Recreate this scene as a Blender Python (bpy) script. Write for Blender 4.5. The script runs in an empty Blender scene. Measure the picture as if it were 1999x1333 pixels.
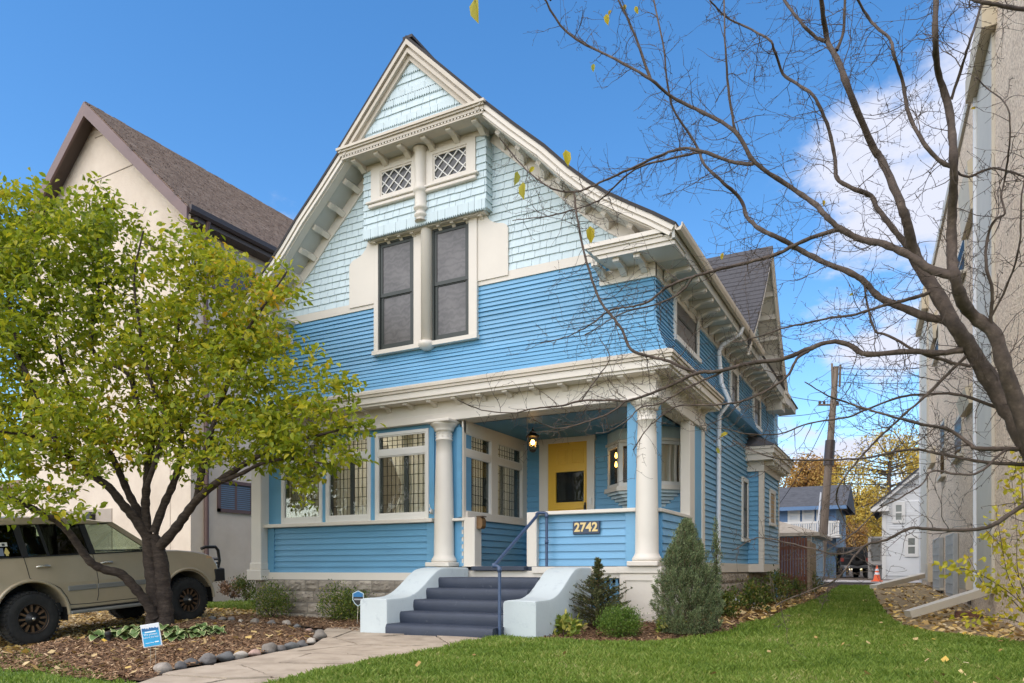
import bpy, bmesh, math, random
import numpy as np
from mathutils import Vector, Matrix
R = math.radians
scn = bpy.context.scene
COL = scn.collection
random.seed(7); np.random.seed(7)

# ------------------------------------------------------------------ camera
FPX, CXP, HYP = 1442.0, 1000.0, 1112.0          # focal length, optical axis and eye level of the 1999 px wide picture
YAW = math.atan(765 / 1442)
CZ = 1.0
cam_d = bpy.data.cameras.new('camera')
cam = bpy.data.objects.new('camera', cam_d); COL.objects.link(cam)
cam.location = (0, 0, CZ)
cam.rotation_euler = (R(90), 0, YAW)
cam_d.sensor_width = 36.0
cam_d.lens = FPX / 1999 * 36
cam_d.shift_x = (999.5 - CXP) / 1999
cam_d.shift_y = (HYP - 666.5) / 1999
cam_d.clip_start = 0.05
cam_d.clip_end = 3000
scn.camera = cam

# ------------------------------------------------------------------ sky, sun, exposure
SUN_EL, SUN_AZ = R(52), R(11)      # azimuth from the street side (-Y), positive towards the west (-X)
SUN_DIR = Vector((math.sin(-SUN_AZ) * math.cos(SUN_EL), -math.cos(SUN_AZ) * math.cos(SUN_EL), math.sin(SUN_EL)))
world = bpy.data.worlds.new('World'); scn.world = world
world.use_nodes = True
wn, wl = world.node_tree.nodes, world.node_tree.links
wn.clear()
w_out = wn.new('ShaderNodeOutputWorld'); w_bg = wn.new('ShaderNodeBackground')
w_sky = wn.new('ShaderNodeTexSky'); w_sky.sky_type = 'NISHITA'; w_sky.sun_disc = False
w_sky.sun_elevation = SUN_EL
w_sky.sun_rotation = math.atan2(SUN_DIR.x, SUN_DIR.y)
w_sky.air_density = 1.0; w_sky.dust_density = 0.3; w_sky.ozone_density = 1.6
w_hs = wn.new('ShaderNodeHueSaturation'); w_hs.inputs['Saturation'].default_value = 1.30
w_hs.inputs['Value'].default_value = 1.0
w_tc = wn.new('ShaderNodeTexCoord')
w_sep = wn.new('ShaderNodeSeparateXYZ')
def _m(op, a=None, b=None, c=None):
    n = wn.new('ShaderNodeMath'); n.operation = op
    for i, v in enumerate((a, b, c)):
        if v is None: continue
        if isinstance(v, (int, float)): n.inputs[i].default_value = v
        else: wl.new(v, n.inputs[i])
    return n.outputs[0]
wl.new(w_tc.outputs['Generated'], w_sep.inputs[0])
# clouds live on a flat layer high above: project the direction onto it
zc = _m('ABSOLUTE', w_sep.outputs[2])
zz = _m('ADD', zc, 0.22)
u_ = _m('DIVIDE', w_sep.outputs[0], zz); v_ = _m('DIVIDE', w_sep.outputs[1], zz)
w_cmb = wn.new('ShaderNodeCombineXYZ'); wl.new(u_, w_cmb.inputs[0]); wl.new(v_, w_cmb.inputs[1])
w_cmb.inputs[2].default_value = 3.7
w_n1 = wn.new('ShaderNodeTexNoise'); w_n1.inputs['Scale'].default_value = 2.6
w_n1.inputs['Detail'].default_value = 7; w_n1.inputs['Roughness'].default_value = 0.60
wl.new(w_cmb.outputs[0], w_n1.inputs['Vector'])
w_n2 = wn.new('ShaderNodeTexNoise'); w_n2.inputs['Scale'].default_value = 0.45; w_n2.inputs['Detail'].default_value = 2
wl.new(w_cmb.outputs[0], w_n2.inputs['Vector'])
# a clear stretch over the house, a cumulus bank to its right, small puffs to its left
def _blob(px, py, deg, amp):
    l = (px - CXP) / FPX; u = (HYP - py) / FPX
    d = Vector((l * math.cos(YAW) - math.sin(YAW), l * math.sin(YAW) + math.cos(YAW), u)).normalized()
    dot = wn.new('ShaderNodeVectorMath'); dot.operation = 'DOT_PRODUCT'; dot.inputs[1].default_value = d
    nrm = wn.new('ShaderNodeVectorMath'); nrm.operation = 'NORMALIZE'; wl.new(w_tc.outputs['Generated'], nrm.inputs[0]); wl.new(nrm.outputs[0], dot.inputs[0])
    mr = wn.new('ShaderNodeMapRange'); mr.interpolation_type = 'SMOOTHSTEP'
    mr.inputs[1].default_value = math.cos(R(deg)); mr.inputs[2].default_value = 1.0; mr.inputs[3].default_value = 0; mr.inputs[4].default_value = amp
    wl.new(dot.outputs['Value'], mr.inputs[0]); return mr.outputs[0]
bias = _m('ADD', _m('ADD', _blob(850, 350, 42, -0.42), _blob(1750, 290, 15, 0.29)), _m('ADD', _blob(1600, 480, 11, 0.12), _blob(1650, 830, 10, 0.22)))
bias = _m('ADD', bias, _m('ADD', _blob(575, 395, 4.0, 0.42), _blob(1130, 20, 9, 0.26)))
dens = _m('ADD', _m('ADD', _m('MULTIPLY_ADD', w_n1.outputs[0], 1.25, -0.25), _m('MULTIPLY', w_n2.outputs[0], 0.35)), bias)
w_rmp = wn.new('ShaderNodeMapRange'); w_rmp.interpolation_type = 'SMOOTHSTEP'
wl.new(dens, w_rmp.inputs[0]); w_rmp.inputs[1].default_value = 0.54; w_rmp.inputs[2].default_value = 0.76
w_mix = wn.new('ShaderNodeMix'); w_mix.data_type = 'RGBA'
wl.new(w_rmp.outputs[0], w_mix.inputs[0])
wl.new(w_sky.outputs[0], w_hs.inputs['Color'])
wl.new(w_hs.outputs[0], w_mix.inputs[6])
w_mix.inputs[7].default_value = (3.3, 3.45, 4.1, 1)
wl.new(w_mix.outputs[2], w_bg.inputs[0])
w_bg.inputs[1].default_value = 0.13
wl.new(w_bg.outputs[0], w_out.inputs[0])

sun_d = bpy.data.lights.new('sun', 'SUN'); sun = bpy.data.objects.new('sun', sun_d); COL.objects.link(sun)
sun_d.energy = 2.6; sun_d.angle = R(115); sun_d.color = (1.0, 0.87, 0.70)
sun.rotation_euler = (-SUN_DIR).to_track_quat('-Z', 'Y').to_euler()
sun.location = (0, -10, 30)

scn.view_settings.view_transform = 'Standard'
scn.view_settings.look = 'None'
scn.view_settings.exposure = 0.95
scn.view_settings.gamma = 1.0
scn.view_settings.use_curve_mapping = False
scn.cycles.use_denoising = True
scn.cycles.max_bounces = 6
scn.cycles.diffuse_bounces = 3
scn.cycles.glossy_bounces = 3
scn.cycles.transparent_max_bounces = 12
scn.cycles.caustics_reflective = False
scn.cycles.caustics_refractive = False

# ------------------------------------------------------------------ picture geometry helpers (where a sight line meets a plane of the place)
_c, _s = math.cos(YAW), math.sin(YAW)
def ray(px, py):
    l = (px - CXP) / FPX; u = (HYP - py) / FPX
    return (l * _c - _s, l * _s + _c, u)
def atF(px, py, f):
    r = ray(px, py); return Vector((r[0] * f, r[1] * f, CZ + r[2] * f))
def onY(px, py, Y):
    r = ray(px, py); t = Y / r[1]; return Vector((r[0] * t, Y, CZ + r[2] * t))
def onX(px, py, X):
    r = ray(px, py); t = X / r[0]; return Vector((X, r[1] * t, CZ + r[2] * t))
def onZ(px, py, Z):
    r = ray(px, py); t = (Z - CZ) / r[2]; return Vector((r[0] * t, r[1] * t, Z))

# ------------------------------------------------------------------ terrain
def sstep(a, b, x):
    t = min(1.0, max(0.0, (x - a) / (b - a))); return t * t * (3 - 2 * t)
def G(x, y):
    z = 0.13 + 0.34 * sstep(13, 36, y) + 0.10 * sstep(38, 46, y)
    z += 0.15 * sstep(8.6, 10.4, y) * sstep(-4.6, -3.6, x) * (1 - sstep(-2.6, 0.2, x)) * (1 - sstep(14, 22, y))
    xe = -11.2 + 0.9 * max(0.0, 7.4 - y)             # the drive lies lower
    d = sstep(xe + 0.3, xe - 0.9, x)
    zd = max(-0.6, min(0.10, -0.19 + 0.067 * (y - 6.75)))
    if y > 12: zd = zd + (z - zd) * sstep(12.5, 18, y)
    return z + (zd - z) * d + 0.012 * math.sin(x * 1.7 + 0.6) * math.sin(y * 1.3)
def ground_hit(px, py):
    z = 0.1
    for _ in range(12):
        p = onZ(px, py, z); z = z + 0.6 * (G(p.x, p.y) - z)
    return Vector((p.x, p.y, G(p.x, p.y)))

# ------------------------------------------------------------------ mesh builder
class MB:
    def __init__(s): s.v = []; s.f = []; s.m = []; s.sm = []
    def add(s, vs, fs, mi=0, sm=False):
        o = len(s.v); s.v.extend([tuple(v) for v in vs])
        for f in fs: s.f.append(tuple(i + o for i in f)); s.m.append(mi); s.sm.append(sm)
        return s
    def box(s, x0, x1, y0, y1, z0, z1, mi=0):
        vs = [(x0,y0,z0),(x1,y0,z0),(x1,y1,z0),(x0,y1,z0),(x0,y0,z1),(x1,y0,z1),(x1,y1,z1),(x0,y1,z1)]
        return s.add(vs, [(0,3,2,1),(4,5,6,7),(0,1,5,4),(1,2,6,5),(2,3,7,6),(3,0,4,7)], mi)
    def hexa(s, vs, mi=0):      # 8 corners, bottom ring then top ring
        return s.add(vs, [(0,3,2,1),(4,5,6,7),(0,1,5,4),(1,2,6,5),(2,3,7,6),(3,0,4,7)], mi)
    def prism(s, poly, axis, a, b, mi=0):   # poly: 2D points, extruded along axis 'x','y','z'
        def P(p, t):
            if axis == 'y': return (p[0], t, p[1])
            if axis == 'x': return (t, p[0], p[1])
            return (p[0], p[1], t)
        n = len(poly)
        vs = [P(p, a) for p in poly] + [P(p, b) for p in poly]
        fs = [tuple(range(n)), tuple(range(2 * n - 1, n - 1, -1))]
        fs += [(i, i + n, (i + 1) % n + n, (i + 1) % n) for i in range(n)]
        return s.add(vs, fs, mi)
    def tube(s, pts, rad, n=8, mi=0, cap=True, sm=True):
        pts = [Vector(p) for p in pts]
        if not isinstance(rad, (list, tuple)): rad = [rad] * len(pts)
        vs = []; prev = None
        for i, p in enumerate(pts):
            if i == 0: d = pts[1] - p
            elif i == len(pts) - 1: d = p - pts[i - 1]
            else: d = pts[i + 1] - pts[i - 1]
            if d.length < 1e-9: d = Vector((0, 0, 1))
            d.normalize()
            if prev is None:
                a = Vector((0, 0, 1)) if abs(d.z) < 0.9 else Vector((1, 0, 0))
                e = d.cross(a).normalized()
            else:
                e = (prev - d * prev.dot(d))
                e = e.normalized() if e.length > 1e-6 else d.orthogonal().normalized()
            prev = e; g = d.cross(e)
            for k in range(n):
                t = 2 * math.pi * k / n
                vs.append(p + (e * math.cos(t) + g * math.sin(t)) * rad[i])
        fs = []
        for i in range(len(pts) - 1):
            for k in range(n):
                a = i * n + k; b = i * n + (k + 1) % n
                fs.append((a, b, b + n, a + n))
        s.add(vs, fs, mi, sm)
        if cap:
            m = len(pts)
            s.add([vs[k] for k in range(n)], [tuple(range(n - 1, -1, -1))], mi)
            s.add([vs[(m - 1) * n + k] for k in range(n)], [tuple(range(n))], mi)
        return s
    def lathe(s, prof, c, n=20, mi=0, axis='z', sm=True, a0=0, a1=2 * math.pi):
        full = abs(a1 - a0 - 2 * math.pi) < 1e-6
        k = n if full else n + 1
        vs = []
        for r, h in prof:
            for i in range(k):
                t = a0 + (a1 - a0) * i / n
                x, y = r * math.cos(t), r * math.sin(t)
                if axis == 'z': vs.append((c[0] + x, c[1] + y, c[2] + h))
                elif axis == 'x': vs.append((c[0] + h, c[1] + x, c[2] + y))
                else: vs.append((c[0] + x, c[1] + h, c[2] + y))
        fs = []
        for j in range(len(prof) - 1):
            for i in range(n):
                a = j * k + i; b = j * k + (i + 1) % k
                fs.append((a, b, b + k, a + k))
        return s.add(vs, fs, mi, sm)
    def mesh(s, name):
        me = bpy.data.meshes.new(name); me.from_pydata(s.v, [], s.f)
        if any(s.sm): me.polygons.foreach_set('use_smooth', s.sm)
        if any(s.m): me.polygons.foreach_set('material_index', s.m)
        return me

ROOT = {}          # empties whose parts are modelled in world coordinates
def link(name, me, mats, parent=None, loc=None):
    o = bpy.data.objects.new(name, me); COL.objects.link(o)
    if me is not None and len(me.materials) == 0:
        for m in (mats if isinstance(mats, (list, tuple)) else [mats]): me.materials.append(m)
    if parent is not None:
        o.parent = parent
        if parent.name in ROOT: o.matrix_parent_inverse = Matrix.Translation(-ROOT[parent.name])
    if loc is not None: o.location = loc
    return o
def build(mb, name, mats, parent=None, bevel=0, loc=None, fixn=False):
    me = mb.mesh(name)
    if bevel or fixn:
        bm = bmesh.new(); bm.from_mesh(me)
        if fixn: bmesh.ops.recalc_face_normals(bm, faces=bm.faces)
        if bevel:
            es = [e for e in bm.edges if len(e.link_faces) == 2 and e.calc_face_angle(0) > 0.6]
            bmesh.ops.bevel(bm, geom=es, offset=bevel, segments=1, affect='EDGES', clamp_overlap=True)
        bm.to_mesh(me); bm.free()
    return link(name, me, mats, parent, loc)
def tag(o, label=None, cat=None, group=None, kind=None):
    if label: o['label'] = label
    if cat: o['category'] = cat
    if group: o['group'] = group
    if kind: o['kind'] = kind
    return o
def thing(name, loc, label, cat, group=None, rotz=0, world_parts=True):
    o = bpy.data.objects.new(name, None); COL.objects.link(o)
    o.location = loc; o.rotation_euler = (0, 0, rotz); o.empty_display_size = 0.2
    if world_parts: ROOT[o.name] = Vector(loc)
    return tag(o, label, cat, group)
def np_mesh(name, V, F, mats, parent=None, smooth=False, matidx=None):
    """V (n,3), F (m,k) with constant k"""
    V = np.asarray(V, dtype=np.float32); F = np.asarray(F, dtype=np.int32)
    me = bpy.data.meshes.new(name); m, k = F.shape
    me.vertices.add(len(V)); me.vertices.foreach_set('co', V.ravel())
    me.loops.add(m * k); me.loops.foreach_set('vertex_index', F.ravel())
    me.polygons.add(m); me.polygons.foreach_set('loop_start', np.arange(0, m * k, k, dtype=np.int32))
    me.polygons.foreach_set('loop_total', np.full(m, k, dtype=np.int32))
    if smooth: me.polygons.foreach_set('use_smooth', np.ones(m, dtype=bool))
    if matidx is not None: me.polygons.foreach_set('material_index', np.asarray(matidx, dtype=np.int32))
    me.update(calc_edges=True)
    return link(name, me, mats, parent)
# ------------------------------------------------------------------ materials
def _nt(name):
    m = bpy.data.materials.new(name); m.use_nodes = True
    nt = m.node_tree; nt.nodes.clear()
    out = nt.nodes.new('ShaderNodeOutputMaterial'); b = nt.nodes.new('ShaderNodeBsdfPrincipled')
    nt.links.new(b.outputs[0], out.inputs[0])
    return m, nt, b, out
def _pos(nt, scale=(1, 1, 1)):
    g = nt.nodes.new('ShaderNodeNewGeometry'); mp = nt.nodes.new('ShaderNodeMapping')
    mp.inputs['Scale'].default_value = scale
    nt.links.new(g.outputs['Position'], mp.inputs['Vector'])
    return mp.outputs[0]
def _noise(nt, vec, scale, detail=4, rough=0.55):
    n = nt.nodes.new('ShaderNodeTexNoise'); n.inputs['Scale'].default_value = scale
    n.inputs['Detail'].default_value = detail; n.inputs['Roughness'].default_value = rough
    if vec is not None: nt.links.new(vec, n.inputs['Vector'])
    return n.outputs[0]
def _ramp(nt, fac, stops):
    r = nt.nodes.new('ShaderNodeValToRGB'); el = r.color_ramp.elements
    while len(el) < len(stops): el.new(0.5)
    for e, (p, c) in zip(el, stops):
        e.position = p; e.color = (c[0], c[1], c[2], 1) if not isinstance(c, (int, float)) else (c, c, c, 1)
    nt.links.new(fac, r.inputs[0]); return r.outputs[0]
def _mixc(nt, fac, a, b, mode='MIX'):
    n = nt.nodes.new('ShaderNodeMix'); n.data_type = 'RGBA'; n.blend_type = mode
    for i, v in ((0, fac), (6, a), (7, b)):
        if isinstance(v, (int, float)): n.inputs[i].default_value = v
        elif isinstance(v, tuple): n.inputs[i].default_value = (v[0], v[1], v[2], 1)
        else: nt.links.new(v, n.inputs[i])
    return n.outputs[2]
def _bump(nt, b, h, strength=0.3, dist=0.01):
    n = nt.nodes.new('ShaderNodeBump'); n.inputs['Strength'].default_value = strength; n.inputs['Distance'].default_value = dist
    nt.links.new(h, n.inputs['Height']); nt.links.new(n.outputs[0], b.inputs['Normal'])
def _rand(nt):
    return nt.nodes.new('ShaderNodeObjectInfo').outputs['Random']
def sc(c, k): return tuple(min(1, x * k) for x in c)

def paint(name, c, rough=0.5, var=0.10, scale=3.0, stretch=(1, 1, 1), bump=0.12, wear=None, rnd=0.05, bscale=60):
    m, nt, b, o = _nt(name)
    v = _pos(nt, stretch)
    col = _ramp(nt, _noise(nt, v, scale, 5), [(0.25, sc(c, 1 - var)), (0.75, sc(c, 1 + var * 0.6))])
    if rnd:
        f = _ramp(nt, _rand(nt), [(0, 1 - rnd), (1, 1.0)])
        col = _mixc(nt, 1.0, col, f, 'MULTIPLY')
    if wear:
        w = _ramp(nt, _noise(nt, v, wear[1], 6, 0.7), [(wear[2], 0), (wear[2] + 0.08, 1)])
        col = _mixc(nt, w, col, wear[0])
    nt.links.new(col, b.inputs['Base Color'])
    b.inputs['Roughness'].default_value = rough
    if bump: _bump(nt, b, _noise(nt, v, bscale, 3), bump, 0.004)
    return m
def plain(name, c, rough=0.5, metal=0.0, var=0.0):
    m, nt, b, o = _nt(name)
    b.inputs['Base Color'].default_value = (*c, 1); b.inputs['Roughness'].default_value = rough; b.inputs['Metallic'].default_value = metal
    if var:
        col = _ramp(nt, _noise(nt, _pos(nt), 8, 4), [(0.3, sc(c, 1 - var)), (0.7, sc(c, 1 + var))]); nt.links.new(col, b.inputs['Base Color'])
    return m
def emit(name, c, s):
    m, nt, b, o = _nt(name)
    b.inputs['Base Color'].default_value = (*c, 1)
    b.inputs['Emission Color'].default_value = (*c, 1); b.inputs['Emission Strength'].default_value = s
    return m
def glass(name, tint=(0.8, 0.85, 0.85), refl=0.10, rough=0.02):
    """window pane: mostly see-through with a clear reflection of what stands opposite"""
    m = bpy.data.materials.new(name); m.use_nodes = True; nt = m.node_tree; nt.nodes.clear()
    out = nt.nodes.new('ShaderNodeOutputMaterial'); mx = nt.nodes.new('ShaderNodeMixShader')
    t = nt.nodes.new('ShaderNodeBsdfTransparent'); t.inputs[0].default_value = (*tint, 1)
    g = nt.nodes.new('ShaderNodeBsdfGlossy'); g.inputs['Roughness'].default_value = rough
    fr = nt.nodes.new('ShaderNodeFresnel'); fr.inputs[0].default_value = 1.5
    mr = nt.nodes.new('ShaderNodeMath'); mr.operation = 'MULTIPLY_ADD'; mr.inputs[1].default_value = 0.25; mr.inputs[2].default_value = refl
    nt.links.new(fr.outputs[0], mr.inputs[0]); nt.links.new(mr.outputs[0], mx.inputs[0])
    nt.links.new(t.outputs[0], mx.inputs[1]); nt.links.new(g.outputs[0], mx.inputs[2]); nt.links.new(mx.outputs[0], out.inputs[0])
    return m
def leafmat(name, stops, trans=0.35, rough=0.5, pos_scale=0.0):
    """leaf: colour picked per leaf island, some light shining through"""
    m = bpy.data.materials.new(name); m.use_nodes = True; nt = m.node_tree; nt.nodes.clear()
    out = nt.nodes.new('ShaderNodeOutputMaterial'); b = nt.nodes.new('ShaderNodeBsdfPrincipled')
    g = nt.nodes.new('ShaderNodeNewGeometry')
    fac = g.outputs['Random Per Island']
    if pos_scale:
        n = _noise(nt, _pos(nt), pos_scale, 2)
        a = nt.nodes.new('ShaderNodeMath'); a.operation = 'MULTIPLY_ADD'; a.inputs[1].default_value = 0.75
        nt.links.new(fac, a.inputs[0])
        s2 = nt.nodes.new('ShaderNodeMath'); s2.operation = 'MULTIPLY_ADD'; s2.inputs[1].default_value = 0.8; s2.inputs[2].default_value = -0.27
        nt.links.new(n, s2.inputs[0]); nt.links.new(s2.outputs[0], a.inputs[2]); fac = a.outputs[0]
    col = _ramp(nt, fac, stops)
    nt.links.new(col, b.inputs['Base Color']); b.inputs['Roughness'].default_value = rough
    b.inputs['Specular IOR Level'].default_value = 0.35
    tr = nt.nodes.new('ShaderNodeBsdfTranslucent'); nt.links.new(col, tr.inputs[0])
    mx = nt.nodes.new('ShaderNodeMixShader'); mx.inputs[0].default_value = trans
    nt.links.new(b.outputs[0], mx.inputs[1]); nt.links.new(tr.outputs[0], mx.inputs[2]); nt.links.new(mx.outputs[0], out.inputs[0])
    return m
def mottled(name, stops, scale, detail=6, rough=0.9, bump=0.5, bscale=None, dist=0.01, stretch=(1, 1, 1)):
    m, nt, b, o = _nt(name); v = _pos(nt, stretch)
    n = _noise(nt, v, scale, detail, 0.65)
    nt.links.new(_ramp(nt, n, stops), b.inputs['Base Color']); b.inputs['Roughness'].default_value = rough
    _bump(nt, b, _noise(nt, v, bscale or scale * 2, 5), bump, dist)
    return m

BLUE = (0.15, 0.37, 0.57); BLUE2 = (0.10, 0.32, 0.56)
M = {}
M['blue'] = paint('blue_clapboard_paint', BLUE, 0.40, 0.10, 2.2, (0.5, 0.5, 2), 0.2, wear=((0.20, 0.42, 0.60), 9, 0.66), rnd=0.12)
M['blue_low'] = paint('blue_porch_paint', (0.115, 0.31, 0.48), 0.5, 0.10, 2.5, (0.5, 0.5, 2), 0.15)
M['blue_flat'] = paint('blue_board_paint', (0.13, 0.36, 0.57), 0.5, 0.06, 3, (2, 2, 0.5), 0.12)
M['shingle'] = paint('pale_blue_shingle_paint', (0.56, 0.665, 0.69), 0.6, 0.07, 14, (1, 1, 0.12), 0.35, wear=((0.62, 0.73, 0.74), 10, 0.68), rnd=0.05, bscale=90)
M['trim'] = paint('cream_white_trim_paint', (0.68, 0.625, 0.54), 0.5, 0.05, 2, (1, 1, 1), 0.06, wear=((0.60, 0.55, 0.46), 5, 0.72), rnd=0.03)
M['trim_dirty'] = paint('weathered_cream_trim_paint', (0.58, 0.515, 0.42), 0.55, 0.12, 3, (1, 1, 1), 0.1, wear=((0.42, 0.34, 0.25), 7, 0.68), rnd=0.05)
M['white'] = paint('white_frame_paint', (0.70, 0.68, 0.63), 0.45, 0.04, 3, bump=0.05)
M['soffit'] = paint('grey_blue_soffit_paint', (0.50, 0.50, 0.46), 0.6, 0.08, 3, bump=0.05)
M['ceil'] = paint('blue_porch_ceiling_paint', (0.07, 0.25, 0.40), 0.5, 0.08, 3, bump=0.05)
M['yellow'] = paint('yellow_door_paint', (0.72, 0.42, 0.028), 0.4, 0.06, 4, bump=0.05)
M['dark_frame'] = paint('dark_green_sash_paint', (0.035, 0.042, 0.037), 0.5, 0.15, 5, bump=0.05)
M['screen'] = None
M['dark_pane'] = plain('dark_attic_glass', (0.05, 0.052, 0.055), 0.12)
M['sashm'] = plain('grey_sash', (0.09, 0.095, 0.10), 0.6)
M['steps'] = paint('slate_blue_step_paint', (0.030, 0.040, 0.064), 0.55, 0.15, 4, bump=0.25, wear=((0.085, 0.095, 0.115), 12, 0.62))
M['plaster'] = paint('pale_blue_plaster_paint', (0.52, 0.575, 0.575), 0.7, 0.06, 3, bump=0.5, wear=((0.43, 0.48, 0.49), 5.5, 0.58), bscale=25)
M['rail'] = plain('slate_blue_pipe_paint', (0.045, 0.075, 0.145), 0.35)
M['glass'] = glass('window_glass', (0.86, 0.88, 0.86), 0.0)
M['glass_dark'] = glass('tinted_glass', (0.12, 0.13, 0.12), 0.03)
M['glass_car'] = glass('car_window_glass', (0.72, 0.78, 0.70), 0.03)
M['lead'] = plain('lead_came', (0.025, 0.025, 0.025), 0.5, 0.3)
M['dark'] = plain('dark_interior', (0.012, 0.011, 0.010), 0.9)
M['room'] = plain('dim_room_wall', (0.30, 0.27, 0.22), 0.9)
M['curtain'] = leafmat('white_lace_curtain', [(0, (0.80, 0.77, 0.69)), (1, (0.82, 0.79, 0.71))], 0.45, 0.9)
M['black'] = plain('black_metal', (0.012, 0.012, 0.012), 0.45)
M['iron'] = plain('bronze_lantern_metal', (0.035, 0.024, 0.018), 0.45, 0.5)
M['alu'] = paint('white_aluminium', (0.72, 0.74, 0.77), 0.4, 0.05, 4, bump=0)
M['bulb'] = emit('lit_lamp_bulb', (1.0, 0.60, 0.20), 14)
M['bulb_dim'] = emit('lit_filament_bulb', (1.0, 0.50, 0.10), 7)
M['gold'] = plain('gold_number_paint', (0.62, 0.47, 0.22), 0.4, 0.3)
M['navy'] = plain('navy_plaque_paint', (0.028, 0.045, 0.085), 0.4)
def _screen():
    m, nt, b, o = _nt('grey_insect_screen')
    v = _pos(nt)
    w = nt.nodes.new('ShaderNodeTexWave'); w.wave_type = 'RINGS'; w.inputs['Scale'].default_value = 6; w.inputs['Distortion'].default_value = 9
    w.inputs['Detail'].default_value = 3; w.inputs['Detail Scale'].default_value = 1.3; nt.links.new(v, w.inputs['Vector'])
    n = _noise(nt, v, 2.2, 5)
    a = nt.nodes.new('ShaderNodeMath'); a.operation = 'MULTIPLY_ADD'; a.inputs[1].default_value = 0.22
    nt.links.new(w.outputs['Fac'], a.inputs[0]); nt.links.new(n, a.inputs[2])
    nt.links.new(_ramp(nt, a.outputs[0], [(0.3, (0.060, 0.056, 0.054)), (0.85, (0.135, 0.126, 0.122))]), b.inputs['Base Color'])
    b.inputs['Roughness'].default_value = 0.35
    return m
M['screen'] = _screen()
M['stone'] = paint('grey_brown_rock_face', (0.37, 0.32, 0.255), 0.9, 0.45, 9, (1, 1, 2.2), 1.0, wear=((0.13, 0.105, 0.085), 7, 0.56), rnd=0.25, bscale=16)
M['mortar'] = plain('grey_mortar', (0.16, 0.145, 0.125), 0.95, 0, 0.2)
M['roof_grey'] = paint('grey_asphalt_shingle', (0.075, 0.074, 0.082), 0.9, 0.25, 30, (1, 1, 1), 0.6, rnd=0.0)
M['roof_brown'] = mottled('brown_asphalt_shingle', [(0.28, (0.16, 0.108, 0.08)), (0.5, (0.29, 0.205, 0.155)), (0.75, (0.40, 0.30, 0.235))], 4.5, 8, 0.95, 0.7, 60)
M['roof_edge'] = plain('dark_drip_edge', (0.03, 0.027, 0.028), 0.8)
# ------------------------------------------------------------------ the blue house
XC = -6.97; XR = -3.13; XL = -10.81; YF = 10.2; YB = 22.0
house = thing('blue_house', (XC, YF, G(XC, YF)), 'large blue clapboard house with pale blue shingled gable and cream trim', 'house')
H_ = house
PROF = [(0, 9.43), (1.40, 8.02), (1.89, 7.55), (2.38, 7.10), (2.76, 6.70), (3.06, 6.42), (3.34, 6.19), (3.67, 5.97), (4.0, 5.76), (4.30, 5.55)]
def prof_z(u):
    u = abs(u)
    for (a, za), (b, zb) in zip(PROF, PROF[1:]):
        if u <= b: return za + (zb - za) * (u - a) / (b - a)
    return PROF[-1][1]
def offset_prof(pts, d):
    """points moved by d along the inward (downward) normal"""
    out = []
    for i, p in enumerate(pts):
        a = pts[max(0, i - 1)]; b = pts[min(len(pts) - 1, i + 1)]
        t = Vector((b[0] - a[0], b[1] - a[1])).normalized()
        n = Vector((-t.y, t.x))
        if n.y > 0: n = -n
        if p[0] == 0 and i == 0: out.append((0.0, p[1] - d / max(0.2, abs(n.y)))); continue
        out.append((p[0] + n.x * d, p[1] + n.y * d))
    return out
def slab(mb, pts, d0, d1, y0, y1, side=0, mi=0, sm=False):
    """a board following the roof profile, both slopes (side 0) or one (+1 right, -1 left)"""
    A = offset_prof(pts, d0); B = offset_prof(pts, d1)
    for sgn in ((1, -1) if side == 0 else (side,)):
        for i in range(len(pts) - 1):
            q = [A[i], A[i + 1], B[i + 1], B[i]]
            vs = [(XC + sgn * p[0], y0, p[1]) for p in q] + [(XC + sgn * p[0], y1, p[1]) for p in q]
            fs = [(0, 1, 2, 3), (7, 6, 5, 4), (0, 4, 5, 1), (3, 2, 6, 7)]
            if i == 0: fs.append((0, 3, 7, 4))
            if i == len(pts) - 2: fs.append((1, 5, 6, 2))
            mb.add(vs, fs, mi, sm)
LOW = PROF[1:]; TOP = PROF[:2]

# --- solid body behind the siding
body = MB()
inner = offset_prof(PROF, 0.17)
poly = [(XC - u, z) for u, z in reversed(inner)] + [(XC + u, z) for u, z in inner[1:]]
poly = [p for p in poly if XL + 0.03 < p[0] < XR - 0.03]
poly = [(XL + 0.03, 3.50)] + [(XL + 0.03, 5.6)] + poly + [(XR - 0.03, 5.6), (XR - 0.03, 3.50)]
body.prism(poly, 'y', YF + 0.03, YB)
body.box(XL + 0.03, XR - 0.03, 12.56, YB, 0.2, 3.5)
wall_core = build(body, 'wall', M['blue'], H_, fixn=True)

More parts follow.
